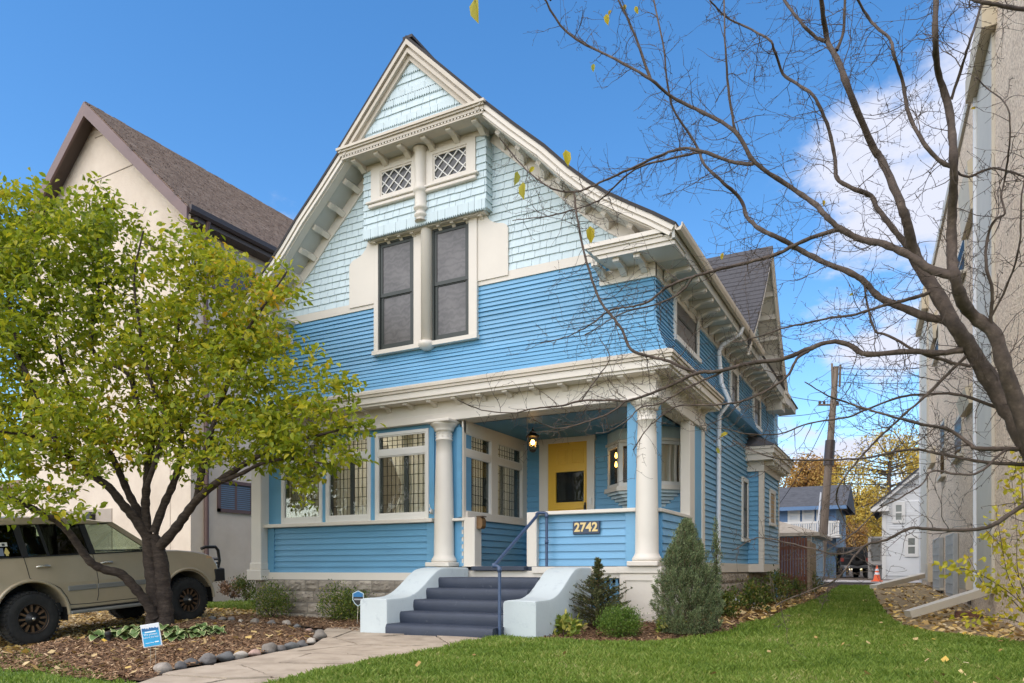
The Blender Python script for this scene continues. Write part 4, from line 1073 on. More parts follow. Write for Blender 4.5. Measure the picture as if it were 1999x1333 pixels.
def cheek(x0, x1, yf, zg):
    P = []
    for y, z in [(yf, 0.60), (yf + .05, 0.612), (yf + .30, 0.615), (yf + .50, 0.63), (yf + .68, 0.68), (yf + .85, 0.765), (yf + 1.0, 0.86), (yf + 1.14, 0.945), (yf + 1.27, 1.005), (yf + 1.42, 1.03), (yf + 1.6, 1.035), (10.05, 1.035)]: P.append((y, z))
    # smooth resample
    Q = []
    for i in range(len(P) - 1):
        p0 = P[max(0, i - 1)]; p1 = P[i]; p2 = P[i + 1]; p3 = P[min(len(P) - 1, i + 2)]
        for t in (0, .25, .5, .75):
            Q.append(tuple(0.5 * ((2 * p1[k]) + (-p0[k] + p2[k]) * t + (2 * p0[k] - 5 * p1[k] + 4 * p2[k] - p3[k]) * t * t + (-p0[k] + 3 * p1[k] - 3 * p2[k] + p3[k]) * t ** 3) for k in (0, 1)))
    Q.append(P[-1])
    xs = [x0, x0 + .012, x0 + .05, (x0 + x1) / 2, x1 - .05, x1 - .012, x1]; dzs = [-.03, -.008, 0, .004, 0, -.008, -.03]
    V = []; F = []; n = len(xs)
    for y, z in Q:
        for x, d in zip(xs, dzs): V.append((x, y, z + d))
    for i in range(len(Q) - 1):
        for j in range(n - 1): a = i * n + j; F.append((a, a + 1, a + n + 1, a + n))
    o = len(V)
    for y, z in Q: V.append((x0, y, zg)); V.append((x1, y, zg))
    for i in range(len(Q) - 1):
        F.append((i * n, (i + 1) * n, o + 2 * (i + 1), o + 2 * i)); F.append((i * n + n - 1, o + 2 * i + 1, o + 2 * i + 3, (i + 1) * n + n - 1))
    F.append(tuple(list(range(n)) + [o + 1, o]))
    k = len(Q) - 1; F.append(tuple([k * n + j for j in range(n - 1, -1, -1)] + [o + 2 * k, o + 2 * k + 1]))
    mb = MB(); mb.add(V, F, 0, True)
    ob = build(mb, 'cheek_wall', M['plaster'], st, fixn=True)
    md = ob.modifiers.new('auto', 'EDGE_SPLIT'); md.split_angle = R(38)
cheek(-6.57, -6.12, 7.95, -0.05); cheek(-4.49, -4.03, 8.22, 0.0)

rl = thing('hand_rail', (-4.47, 8.06, 0.2), 'slate blue bent pipe handrail beside the right cheek wall', 'handrail')
m = MB(); m.tube([(-4.455, 8.06, 0.10), (-4.455, 8.06, 1.0), (-4.462, 8.06, 1.03), (-4.50, 8.08, 1.045), (-4.565, 8.12, 1.05)], 0.021, 10); build(m, 'lower_post', M['rail'], rl)
pA, pB = Vector((-4.565, 8.12, 1.05)), Vector((-4.885, 9.98, 1.80))
m = MB(); m.tube([pA, pB, (-4.90, 10.03, 1.845), (-4.88, 10.08, 1.86), (-4.80, 10.10, 1.862)], 0.023, 10); build(m, 'sloping_rail', M['rail'], rl)
m = MB(); m.tube([(-4.80, 10.10, 1.862), (-4.775, 10.10, 1.85), (-4.77, 10.10, 1.80), (-4.77, 10.10, 1.0)], 0.022, 10); build(m, 'upper_post', M['rail'], rl)
for p in ((-4.455, 8.06, 1.0), (-4.565, 8.12, 1.05), (-4.77, 10.1, 1.81), (-4.77, 10.1, 1.42)):
    m = MB(); m.lathe([(0, -.03), (.029, -.03), (.029, .03), (0, .03)], p, 10); build(m, 'pipe_fitting', M['rail'], rl)
for y in (9.2,): pass
# house number plaque
def text_mesh(s, size, depth, bold=0.0, space=1.0):
    cu = bpy.data.curves.new('t', 'FONT'); cu.body = s; cu.size = size; cu.extrude = depth; cu.offset = bold; cu.align_x = 'CENTER'; cu.align_y = 'CENTER'; cu.space_character = space
    ob = bpy.data.objects.new('t', cu); COL.objects.link(ob)
    dg = bpy.context.evaluated_depsgraph_get(); me = bpy.data.meshes.new_from_object(ob.evaluated_get(dg)); bpy.data.objects.remove(ob); bpy.data.curves.remove(cu)
    return me
def text_obj(name, s, size, depth, mat, parent, mat4, bold=0.0, space=1.0):
    me = text_mesh(s, size, depth, bold, space); me.materials.clear(); me.transform(mat4)
    return link(name, me, mat, parent)
c = Vector((-4.165, 10.19, 1.625))
hn = thing('house_number_sign', tuple(c), 'navy plaque with gold numerals 2742 on the porch rail panel', 'house number')
m = MB(); m.box(c.x - .215, c.x + .215, 10.183, 10.214, c.z - .098, c.z + .098); build(m, 'plaque', M['navy'], hn, bevel=0.008)
for i, ch in enumerate('2742'):
    T = Matrix.Translation((c.x - .141 + i * .094, 10.180, c.z)) @ Matrix.Rotation(R(90), 4, 'X')
    text_obj('numeral', ch, 0.18, 0.006, M['gold'], hn, T, 0.006)
# lantern
lc = onY(1040, 860, 11.3)
ln = thing('porch_lantern', (lc.x, 11.3, 3.5), 'lit bronze hanging lantern in front of the blue porch wall', 'lantern')
L0 = lc + Vector((0, 0, 0))
m = MB(); m.tube([(L0.x, L0.y, 3.5), (L0.x, L0.y, L0.z + .17)], 0.008, 6); build(m, 'stem', M['iron'], ln)
m = MB(); m.lathe([(0, .20), (.02, .20), (.025, .17), (.05, .15), (.075, .11), (.125, .075), (.13, .065), (.10, .06), (0, .06)], L0, 6, sm=False); build(m, 'lantern_roof', M['iron'], ln)
m = MB(); m.lathe([(.088, .06), (.058, -.16)], L0, 6, sm=False); build(m, 'lantern_glass', glass('amber_glass', (0.95, 0.82, 0.55), 0.05), ln)
m = MB()
for k in range(6):
    t = 2 * math.pi * k / 6; m.tube([(L0.x + .09 * math.cos(t), L0.y + .09 * math.sin(t), L0.z + .06), (L0.x + .06 * math.cos(t), L0.y + .06 * math.sin(t), L0.z - .16)], 0.006, 4)
m.lathe([(0, -.16), (.065, -.16), (.055, -.185), (.02, -.20), (0, -.205)], L0, 6, sm=False); build(m, 'lantern_cage', M['iron'], ln)
m = MB(); m.lathe([(0, -.05), (.028, -.03), (.036, 0), (.024, .035), (0, .05)], L0 + Vector((0, 0, -.03)), 12); build(m, 'bulb', M['bulb'], ln)
# small brown letter box on the left newel, little camera on the window board
mb_ = thing('letter_box', (-6.0, 10.25, 1.72), 'small brown wooden letter box on the left newel post', 'letter box')
m = MB(); m.prism([(-6.06, 1.66), (-5.98, 1.66), (-5.955, 1.70), (-5.955, 1.80), (-5.98, 1.84), (-6.06, 1.85)], 'y', 10.2, 10.32); build(m, 'box', paint('brown_varnished_wood', (0.16, 0.085, 0.03), 0.5, 0.3, 12), mb_, fixn=True)
m = MB(); m.box(-6.062, -5.95, 10.19, 10.33, 1.845, 1.862); build(m, 'lid', paint('brown_varnished_lid', (0.11, 0.06, 0.025), 0.5, 0.3, 12), mb_)
cp = onY(843, 1000, 10.2)
cm_ = thing('security_camera', (cp.x, 10.18, cp.z), 'tiny white security camera on the blue pier by the window', 'camera')
m = MB(); m.lathe([(0, 0), (.026, 0), (.026, .03), (.02, .035), (0, .035)], (cp.x, 10.14, cp.z), 12, axis='y'); m.box(cp.x - .012, cp.x + .012, 10.17, 10.24, cp.z - .03, cp.z + .05); build(m, 'housing', M['white'], cm_)
m = MB(); m.lathe([(0, 0), (.012, 0), (.012, .004), (0, .005)], (cp.x, 10.135, cp.z), 10, axis='y'); build(m, 'lens', M['black'], cm_)
m = MB(); m.tube([(cp.x - .01, 10.19, cp.z + .05), (cp.x - .035, 10.19, cp.z + .09), (cp.x - .05, 10.2, cp.z + .14)], 0.006, 5); build(m, 'cable', M['white'], cm_)
# wicker chair: its rounded back shows over the rail
wc = thing('porch_chair', (-4.0, 11.45, 1.05), 'pale grey wicker armchair on the porch behind the rail', 'chair')
WK = paint('pale_grey_wicker', (0.52, 0.50, 0.45), 0.7, 0.2, 40, bump=0.6, bscale=120)
cx, cy = -3.98, 11.45
m = MB(); arc = [(cx - .32, cy - .25, 1.62), (cx - .32, cy + .05, 1.66), (cx - .30, cy + .2, 1.83), (cx - .2, cy + .3, 1.93), (cx, cy + .33, 1.955), (cx + .2, cy + .3, 1.93), (cx + .30, cy + .2, 1.83), (cx + .32, cy + .05, 1.66), (cx + .32, cy - .25, 1.62)]
m.tube(arc, 0.035, 8); build(m, 'arm_rim', WK, wc)
m = MB(); V = []; F = []
for p in arc: V.append(p); V.append((p[0] * .9 + cx * .1, p[1], 1.42))
for i in range(len(arc) - 1): F.append((2 * i, 2 * i + 2, 2 * i + 3, 2 * i + 1))
m.add(V, F, 0, True); build(m, 'backrest', WK, wc)
build(MB().box(cx - .28, cx + .28, cy - .28, cy + .26, 1.38, 1.47), 'seat', WK, wc, bevel=0.03)
for ax, ay in ((-.26, -.25), (.26, -.25), (-.24, .24), (.24, .24)): build(MB().tube([(cx + ax, cy + ay, 1.4), (cx + ax * 1.05, cy + ay * 1.05, 1.052)], [.03, .024], 8), 'leg', WK, wc)
# ------------------------------------------------------------------ ground
def inpoly(P, x, y):
    """vectorised point in polygon"""
    x = np.asarray(x); y = np.asarray(y); c = np.zeros(x.shape, bool); n = len(P)
    for i in range(n):
        x0, y0 = P[i]; x1, y1 = P[(i + 1) % n]
        if y0 == y1: continue
        k = ((y0 > y) != (y1 > y)) & (x < (x1 - x0) * (y - y0) / (y1 - y0) + x0); c ^= k
    return c
GV = np.vectorize(G)
def ghit(pts): return [tuple(ground_hit(*p))[:2] for p in pts]
def sheet(name, poly, step, lift, mat, kind='structure', parent=None):
    P = np.array(poly); x0, y0 = P.min(0); x1, y1 = P.max(0)
    nx, ny = int((x1 - x0) / step) + 2, int((y1 - y0) / step) + 2
    xs = x0 + np.arange(nx + 1) * step; ys = y0 + np.arange(ny + 1) * step
    X, Y = np.meshgrid(xs, ys); 
    C = inpoly(poly, X[:-1, :-1] + step / 2, Y[:-1, :-1] + step / 2)
    Z = GV(X, Y) + lift
    jj, ii = np.nonzero(C); a = jj * (nx + 1) + ii
    F = np.stack([a, a + 1, a + nx + 2, a + nx + 1], 1)
    V = np.stack([X.ravel(), Y.ravel(), Z.ravel()], 1)
    used = np.unique(F); mp = -np.ones(len(V), int); mp[used] = np.arange(len(used))
    o = np_mesh(name, V[used], mp[F], mat, parent, True)
    if kind: o['kind'] = kind
    return o
M['soil'] = mottled('dark_garden_soil', [(0.3, (0.045, 0.032, 0.022)), (0.7, (0.12, 0.085, 0.055))], 6, 8, 0.95, 0.8, 40, 0.02)
M['lawn'] = mottled('lawn_underlay', [(0.3, (0.07, 0.12, 0.02)), (0.55, (0.12, 0.19, 0.035)), (0.8, (0.20, 0.21, 0.07))], 1.6, 8, 0.95, 0.6, 60, 0.02)
M['mulch'] = mottled('brown_bark_mulch', [(0.28, (0.065, 0.034, 0.018)), (0.5, (0.17, 0.095, 0.048)), (0.75, (0.30, 0.18, 0.095))], 22, 8, 0.95, 1.0, 60, 0.03)
M['leaf_ground'] = mottled('leaf_strewn_ground', [(0.3, (0.10, 0.07, 0.035)), (0.5, (0.24, 0.17, 0.08)), (0.72, (0.46, 0.36, 0.19))], 14, 8, 0.95, 0.8, 40, 0.02)
M['concrete'] = mottled('worn_tan_concrete', [(0.25, (0.23, 0.182, 0.132)), (0.5, (0.38, 0.308, 0.228)), (0.78, (0.48, 0.40, 0.305))], 3.5, 9, 0.9, 0.5, 90, 0.006)
M['alley'] = mottled('pale_alley_concrete', [(0.3, (0.36, 0.32, 0.28)), (0.7, (0.47, 0.43, 0.38))], 2, 6, 0.9, 0.3, 40, 0.006)
# one wide sheet out to the horizon
V = []; F = []
xs = np.concatenate([np.array([-900, -300, -120, -60, -40]), np.arange(-30, 12.1, 0.5), np.array([16, 25, 50, 110, 300, 900])])
ys = np.concatenate([np.array([-300, -80, -30, -15, -8, -4]), np.arange(-2, 40.1, 0.5), np.array([45, 55, 80, 130, 260, 500, 1200])])
X, Y = np.meshgrid(xs, ys); Z = GV(X, Y) - 0.03
nx = len(xs)
a = (np.arange(len(ys) - 1)[:, None] * nx + np.arange(nx - 1)[None, :]).ravel()
o = np_mesh('ground', np.stack([X.ravel(), Y.ravel(), Z.ravel()], 1), np.stack([a, a + 1, a + nx + 1, a + nx], 1), M['soil'], None, True); o['kind'] = 'structure'

rock_px = [(318, 1313), (352, 1305), (372, 1297), (405, 1292), (440, 1287), (470, 1283), (498, 1279), (525, 1272), (545, 1270), (568, 1266), (590, 1262), (608, 1255), (624, 1247), (622, 1238), (603, 1233), (580, 1226), (560, 1220), (530, 1219), (497, 1217), (470, 1215), (452, 1211), (434, 1211), (415, 1209)]
rocks_w = ghit(rock_px)
walk = ghit([(250, 1345), (330, 1316), (470, 1290), (560, 1272), (612, 1262), (636, 1246), (628, 1236), (640, 1228), (705, 1226), (760, 1226), (985, 1236), (980, 1250), (905, 1262), (850, 1276), (760, 1290), (690, 1303), (610, 1318), (545, 1334), (500, 1345)])
lawn = ghit([(500, 1346), (545, 1332), (690, 1300), (850, 1272), (905, 1258), (985, 1242), (1060, 1252), (1150, 1256), (1250, 1258), (1330, 1250), (1420, 1236), (1490, 1214), (1560, 1184), (1605, 1162), (1640, 1143), (1700, 1143), (1706, 1160), (1722, 1188), (1742, 1212), (1765, 1226), (1840, 1240), (2030, 1262)]) + [(2.2, 4.0), (2.2, 1.0), (-3.0, 1.0)]
bedL = [p for p in ghit([(318, 1313), (405, 1292), (470, 1283), (545, 1270), (608, 1255), (624, 1244), (603, 1233), (560, 1220), (497, 1217), (434, 1211)])]
bedL = bedL + [(-11.6, 9.6)] + ghit([(330, 1222), (250, 1236), (150, 1250), (60, 1264), (-30, 1276), (-60, 1306), (60, 1312), (150, 1324), (215, 1331), (290, 1328)])
bedF = [(-11.2, 10.25), (-6.5, 10.25), (-6.5, 8.1)] + ghit([(700, 1234), (640, 1229), (600, 1224), (560, 1218), (490, 1214)]) + [(-11.3, 9.5)]
bedR = ghit([(985, 1240), (1060, 1250), (1150, 1254), (1250, 1256), (1330, 1248), (1420, 1234), (1490, 1212), (1560, 1182), (1605, 1160), (1632, 1146)]) + [(-3.0, 26.0), (-2.7, 20), (-3.0, 13), (-3.0, 10.2), (-4.1, 10.2), (-4.1, 8.3)]
bedN = ghit([(1700, 1140), (1708, 1160), (1724, 1188), (1744, 1212), (1767, 1226), (1840, 1240), (2030, 1262)]) + [(2.2, 9.0), (2.2, 30), (0.2, 34)]
sheet('lawn', lawn, 0.12, 0.0, M['lawn'])
sheet('mulch_bed', bedL, 0.08, 0.006, M['mulch']); sheet('mulch_bed', bedF, 0.08, 0.004, M['mulch']); sheet('mulch_bed', bedR, 0.1, 0.004, M['mulch'])
sheet('bare_soil_strip', bedN, 0.12, 0.004, M['leaf_ground'])
# strip of drive: two concrete tracks, leaf-strewn verge
sheet('verge', [(-18, 1), (-9.0, 1), (-9.6, 4.6), (-10.9, 6.5), (-11.4, 9.0), (-11.2, 10.2), (-11.2, 12.8), (-11.0, 22), (-16.0, 22), (-16.1, 13), (-18, 13)], 0.2, -0.01, M['leaf_ground'])
for xa, xb in ((-12.45, -11.85), (-14.2, -13.6)):
    sheet('drive_track', [(xa, -2), (xb, -2), (xb, 13), (xa, 13)], 0.25, 0.012, M['concrete'])
sheet('left_grass', [(-11.6, 1), (-5.6, 1), (-4.9, 3.5), (-6.4, 3.95), (-8.4, 4.6), (-10.6, 6.1), (-11.2, 7.2), (-11.3, 8.4), (-11.6, 8.4), (-11.6, 5)], 0.12, -0.002, M['lawn'])
# alley behind
al = [(-30, 34.0), (14, 34.0), (14, 40), (-30, 40)]
sheet('alley', al, 0.8, 0.01, M['alley'])

# --- flagstone walk: broken slabs
wk = MB()
cells = []
def clip_poly(poly, nx_, ny_, d):
    out = []; n = len(poly)
    for i in range(n):
        p, q = poly[i], poly[(i + 1) % n]; a = p[0] * nx_ + p[1] * ny_ - d; b_ = q[0] * nx_ + q[1] * ny_ - d
        if a <= 0: out.append(p)
        if a * b_ < 0: t = a / (a - b_); out.append((p[0] + (q[0] - p[0]) * t, p[1] + (q[1] - p[1]) * t))
    return out
seeds = ghit([(340, 1336), (440, 1318), (560, 1310), (520, 1288), (630, 1290), (640, 1262), (690, 1268), (745, 1256), (700, 1238), (770, 1278), (830, 1250), (890, 1248), (950, 1243), (655, 1238), (440, 1345)])
walk_o = MB(); base = sheet('walk', walk, 0.06, -0.012, M['soil'])
wp = np.array(walk)
for si, s in enumerate(seeds):
    q = [(s[0] - 3, s[1] - 3), (s[0] + 3, s[1] - 3), (s[0] + 3, s[1] + 3), (s[0] - 3, s[1] + 3)]
    for sj, t in enumerate(seeds):
        if si == sj: continue
        mx, my = (s[0] + t[0]) / 2, (s[1] + t[1]) / 2; nx_, ny_ = t[0] - s[0], t[1] - s[1]; L = math.hypot(nx_, ny_); nx_ /= L; ny_ /= L
        q = clip_poly(q, nx_, ny_, mx * nx_ + my * ny_ - 0.013)
        if len(q) < 3: break
    if len(q) < 3: continue
    # fine cells inside both the slab and the walk outline
    Q = np.array(q); x0, y0 = Q.min(0); x1, y1 = Q.max(0); st_ = 0.05
    xs = np.arange(x0, x1 + st_, st_); ys = np.arange(y0, y1 + st_, st_)
    tilt = (random.uniform(-.008, .008), random.uniform(-.008, .008), random.uniform(0.0, 0.014))
    # ragged outline: resample the slab edge, pull points into the walk
    ring = []
    for (p, r_) in zip(q, q[1:] + q[:1]):
        n = max(1, int(math.hypot(r_[0] - p[0], r_[1] - p[1]) / 0.06))
        for k in range(n): t = k / n; ring.append((p[0] + (r_[0] - p[0]) * t + random.uniform(-.008, .008), p[1] + (r_[1] - p[1]) * t + random.uniform(-.008, .008)))
    cxm, cym = s
    rr = []
    for (x, y) in ring:
        t = 1.0
        if not inpoly(walk, np.array([x]), np.array([y]))[0]:
            lo, hi = 0.0, 1.0
            for _ in range(14):
                md = (lo + hi) / 2
                if inpoly(walk, np.array([cxm + (x - cxm) * md]), np.array([cym + (y - cym) * md]))[0]: lo = md
                else: hi = md
            t = lo
        rr.append((cxm + (x - cxm) * t, cym + (y - cym) * t))
    top = lambda x, y: G(x, y) + 0.012 + tilt[2] + tilt[0] * (x - cxm) + tilt[1] * (y - cym)
    n = len(rr); Vv = [(cxm, cym, top(cxm, cym))] + [(cxm + (x - cxm) * .5, cym + (y - cym) * .5, top(cxm + (x - cxm) * .5, cym + (y - cym) * .5)) for x, y in rr] + [(x, y, top(x, y)) for x, y in rr] + [(x, y, top(x, y) - 0.06) for x, y in rr]
    Ff = []
    for k in range(n):
        k2 = (k + 1) % n
        Ff += [(0, 1 + k, 1 + k2), (1 + k, 1 + n + k, 1 + n + k2, 1 + k2), (1 + n + k, 1 + 2 * n + k, 1 + 2 * n + k2, 1 + n + k2)]
    build(MB().add(Vv, Ff), 'slab', M['concrete'], base, fixn=True)

# --- grass blades
M['grass'] = leafmat('grass_blade', [(0.0, (0.075, 0.135, 0.014)), (0.4, (0.15, 0.235, 0.026)), (0.75, (0.24, 0.32, 0.05)), (0.92, (0.36, 0.37, 0.10)), (1.0, (0.48, 0.42, 0.19))], 0.3, 0.55, 1.1)
def blades(name, poly, n, hmin, hmax, mat, near=5.0, bare=None, wide=1.0):
    P = np.array(poly); x0, y0 = P.min(0); x1, y1 = P.max(0)
    xs, ys = [], []; tot = 0
    while tot < n:
        m = n * 3; f = near * (30 / near) ** np.random.rand(m)     # denser towards the viewer
        l = np.random.uniform(-0.75, 0.75, m) * f
        x = l * _c - f * _s; y = l * _s + f * _c
        k = inpoly(poly, x, y); xs.append(x[k]); ys.append(y[k]); tot += k.sum()
        if k.sum() == 0: break
    x = np.concatenate(xs)[:n]; y = np.concatenate(ys)[:n]; n = len(x)
    z = GV(x, y); f = -x * _s + y * _c
    # clump noise
    cl = 0.5 + 0.5 * np.sin(x * 5.1 + 1.3 * np.sin(y * 3.3)) * np.sin(y * 4.7 + 1.7 * np.sin(x * 2.9))
    h = np.random.uniform(hmin, hmax, n) * (0.72 + 0.5 * cl); a = np.random.rand(n) * 6.283; w = (0.0030 + 0.00055 * f) * wide
    lean = np.random.uniform(0.1, 0.9, n) * h; b = np.random.rand(n) * 6.283
    bx, by = np.cos(a) * w, np.sin(a) * w; tx, ty = np.cos(b) * lean, np.sin(b) * lean
    V = np.empty((n, 4, 3)); V[:, 0] = np.stack([x - bx, y - by, z - .006], 1); V[:, 1] = np.stack([x + bx, y + by, z - .006], 1)
    V[:, 2] = np.stack([x + bx * .7 + tx * .4, y + by * .7 + ty * .4, z + h * .65], 1); V[:, 3] = np.stack([x + tx, y + ty, z + h], 1)
    i = np.arange(n) * 4; F = np.concatenate([np.stack([i, i + 1, i + 2], 1), np.stack([i, i + 2, i + 3], 1)])
    return np_mesh(name, V.reshape(-1, 3), F, mat, None, False)
tag(blades('lawn_grass', lawn, 150000, 0.035, 0.07, M['grass']), 'short green lawn grass on the right of the walk', 'grass', kind='stuff')
tag(blades('verge_grass', [(-11.6, 1), (-5.6, 1), (-4.9, 3.5), (-6.4, 3.95), (-8.4, 4.6), (-10.6, 6.1), (-11.2, 7.2), (-11.3, 8.4), (-11.6, 8.4), (-11.6, 5)], 7000, 0.015, 0.04, M['grass'], 5.0), 'thin grass beside the drive and the mulch bed', 'grass', kind='stuff')
tag(blades('back_grass', [(-15.8, 11.6), (-11.3, 11.6), (-11.2, 14.5), (-15.8, 14.5)], 9000, 0.05, 0.12, M['grass'], 12.0), 'strip of grass at the foot of the cream house', 'grass', kind='stuff')

# --- bark chips and fallen leaves
def scatter_flat(name, poly, n, l0, l1, w0, w1, mat, near=5.0, lift=0.012, tilt=0.5, far=30.0, weight=None):
    xs, ys = [], []; tot = 0
    for _ in range(40):
        m = n * 3; f = near * (far / near) ** np.random.rand(m); l = np.random.uniform(-0.75, 0.75, m) * f
        x = l * _c - f * _s; y = l * _s + f * _c; k = inpoly(poly, x, y)
        if weight is not None: k &= np.random.rand(m) < weight(x, y)
        xs.append(x[k]); ys.append(y[k]); tot += k.sum()
        if tot >= n: break
    x = np.concatenate(xs)[:n]; y = np.concatenate(ys)[:n]; n = len(x)
    if n == 0: return None
    z = GV(x, y) + lift + np.random.rand(n) * 0.018
    a = np.random.rand(n) * 6.283; L = np.random.uniform(l0, l1, n) / 2; W = np.random.uniform(w0, w1, n) / 2
    t1 = np.random.uniform(-tilt, tilt, n); t2 = np.random.uniform(-tilt, tilt, n)
    ux, uy, uz = np.cos(a) * L, np.sin(a) * L, t1 * L; vx, vy, vz = -np.sin(a) * W, np.cos(a) * W, t2 * W
    c0 = np.stack([x, y, z], 1); U = np.stack([ux, uy, uz], 1); W_ = np.stack([vx, vy, vz], 1)
    V = np.stack([c0 - U - W_ * .6, c0 + U * .9 - W_, c0 + U + W_ * .7, c0 - U * .85 + W_], 1); i = np.arange(n) * 4
    return np_mesh(name, V.reshape(-1, 3), np.stack([i, i + 1, i + 2, i + 3], 1), mat, None, False)
M['chip'] = leafmat('bark_chip', [(0.0, (0.06, 0.032, 0.016)), (0.4, (0.17, 0.09, 0.044)), (0.8, (0.31, 0.18, 0.09)), (1.0, (0.52, 0.37, 0.22))], 0.0, 0.9)
M['litter'] = leafmat('fallen_leaf', [(0.0, (0.16, 0.09, 0.03)), (0.35, (0.42, 0.27, 0.09)), (0.65, (0.62, 0.47, 0.24)), (0.85, (0.66, 0.42, 0.05)), (1.0, (0.72, 0.62, 0.42))], 0.15, 0.7)
for nm, pl, n, lb in (('bark_chips', bedL, 15000, 'brown bark chips in the rock-edged bed under the tree'), ('bark_chips', bedF, 6000, 'brown bark chips along the stone foundation'), ('bark_chips', bedR, 9000, 'brown bark chips in the bed right of the steps')):
    tag(scatter_flat(nm, pl, n, 0.02, 0.075, 0.006, 0.02, M['chip']), lb, 'mulch', kind='stuff')
side_strip = ghit([(1330, 1246), (1420, 1233), (1490, 1211), (1560, 1182), (1605, 1160), (1632, 1146), (1500, 1150), (1400, 1185)])
tag(scatter_flat('leaf_litter', bedR, 900, 0.06, 0.13, 0.04, 0.09, M['litter'], 8, 0.03, 0.6, weight=lambda x, y: np.clip((y - 9.5) / 4, 0.03, 1)), 'yellow and tan fallen leaves beside the blue house', 'leaves', kind='stuff')
tag(scatter_flat('leaf_litter', bedN, 1300, 0.05, 0.12, 0.035, 0.08, M['litter'], 8, 0.02, 0.6), 'fallen leaves on the bare soil along the stucco wall', 'leaves', kind='stuff')
tag(scatter_flat('leaf_litter', bedL, 160, 0.04, 0.09, 0.03, 0.06, M['litter'], 5, 0.03, 0.6), 'few yellow leaves on the mulch under the tree', 'leaves', kind='stuff')
tag(scatter_flat('leaf_litter', [(-16, 4), (-11.4, 4), (-11.4, 8), (-11.2, 10.2), (-11.3, 14), (-16, 14)], 6000, 0.04, 0.10, 0.03, 0.07, M['litter'], 9, 0.02, 0.6), 'pale dry leaves covering the drive under the car', 'leaves', kind='stuff')
tag(scatter_flat('leaf_litter', lawn, 60, 0.03, 0.07, 0.02, 0.05, M['litter'], 5, 0.045, 0.8, weight=lambda x, y: np.clip((x + 1.5) / 3, 0.08, 1)), 'scattered dry leaves lying on the lawn', 'leaves', kind='stuff')
# --- border rocks
ROCKC = [(0.30, 0.26, 0.215), (0.115, 0.11, 0.105), (0.17, 0.155, 0.14), (0.13, 0.13, 0.125), (0.46, 0.41, 0.34), (0.42, 0.285, 0.225), (0.20, 0.175, 0.145)]
rmats = [mottled('border_rock_%s' % n, [(0.25, sc(c, .6)), (0.55, c), (0.8, sc(c, 1.35))], 9, 7, 0.85, 0.6, 30, 0.01) for n, c in zip(('tan', 'slate', 'grey', 'bluish', 'cream', 'pink', 'brown'), ROCKC)]
RN = ['tan', 'dark slate', 'grey', 'bluish grey', 'cream', 'pink', 'brown grey']
pick = [0, 1, 1, 2, 3, 4, 5, 6, 2, 3, 1, 4, 6, 2, 5, 3, 0, 2, 6, 4, 2, 6, 3]
sizes = [q * .66 for q in [.13, .09, .10, .12, .12, .10, .10, .13, .10, .12, .11, .10, .16, .11, .08, .09, .11, .11, .12, .08, .10, .10, .10]]
where = ['at the front end of the bed border', 'second from the front end of the border', 'third from the front end of the border', 'fourth from the front end of the border', 'fifth from the front end of the border', 'sixth from the front end beside the walk', 'seventh from the front end beside the walk', 'eighth from the front end beside the walk', 'ninth from the front end beside the walk', 'tenth from the front end beside the walk', 'eleventh along the border beside the walk', 'just before the corner of the bed', 'at the corner of the bed by the walk', 'just past the corner of the bed', 'second past the corner of the bed', 'third past the corner of the bed', 'fourth past the corner of the bed', 'fifth past the corner, in front of the shrubs', 'sixth past the corner of the bed', 'seventh past the corner of the bed', 'fourth from the back end of the border', 'near the back end by the front tyre', 'at the back end of the border by the tree']
for i, (x, y) in enumerate(rocks_w):
    bm = bmesh.new(); bmesh.ops.create_icosphere(bm, subdivisions=3, radius=1.0)
    s1, s2, s3 = random.uniform(.9, 1.35), random.uniform(.75, 1.0), random.uniform(.6, .8); ph = [random.uniform(0, 6) for _ in range(6)]
    for v in bm.verts:
        p = v.co; k = 1 + .16 * math.sin(2.1 * p.x + ph[0]) * math.sin(2.3 * p.y + ph[1]) + .10 * math.sin(4.1 * p.z + ph[2] + 2 * p.x) + .06 * math.sin(7 * p.y + ph[3])
        v.co = Vector((p.x * s1 * k, p.y * s2 * k, p.z * s3 * k)) * sizes[i]
    me = bpy.data.meshes.new('border_rock'); bm.to_mesh(me); bm.free(); me.polygons.foreach_set('use_smooth', [True] * len(me.polygons))
    o = link('border_rock', me, rmats[pick[i]], None, (x, y, G(x, y) + sizes[i] * .28)); nxt = rocks_w[min(i + 1, len(rocks_w) - 1)]; prv = rocks_w[max(0, i - 1)]
    o.rotation_euler = (random.uniform(-.2, .2), random.uniform(-.2, .2), math.atan2(nxt[1] - prv[1], nxt[0] - prv[0]))
    tag(o, '%s rounded rock %s' % (RN[pick[i]], where[i]), 'rock', 'rocks edging the mulch bed')
# ------------------------------------------------------------------ cream stucco house on the left
M['stucco'] = mottled('cream_stucco', [(0.3, (0.62, 0.525, 0.42)), (0.7, (0.74, 0.645, 0.53))], 1.2, 8, 0.95, 0.7, 45, 0.012)
M['brown'] = paint('brown_fascia_paint', (0.155, 0.095, 0.085), 0.5, 0.12, 3, bump=0.05)
M['dkbrown'] = plain('dark_brown_metal', (0.05, 0.033, 0.028), 0.4)
M['bsoffit'] = plain('brown_soffit', (0.11, 0.085, 0.075), 0.8)
NXR, NY, NXC = -16.2, 12.9, -20.0; APZ = 13.95; NXE = -15.82; EZ = 10.12; NYB = 24.0
nh = thing('stucco_house', (NXC, NY, 0.0), 'tall cream stucco house with steep brown shingled roof behind the leafy tree', 'house')
half = NXC - NXE  # negative
hw = abs(NXR - NXC); we = abs(NXE - NXC); sl = (APZ - EZ) / we
zt = lambda u: APZ - sl * u
wz = zt(hw) - 0.12
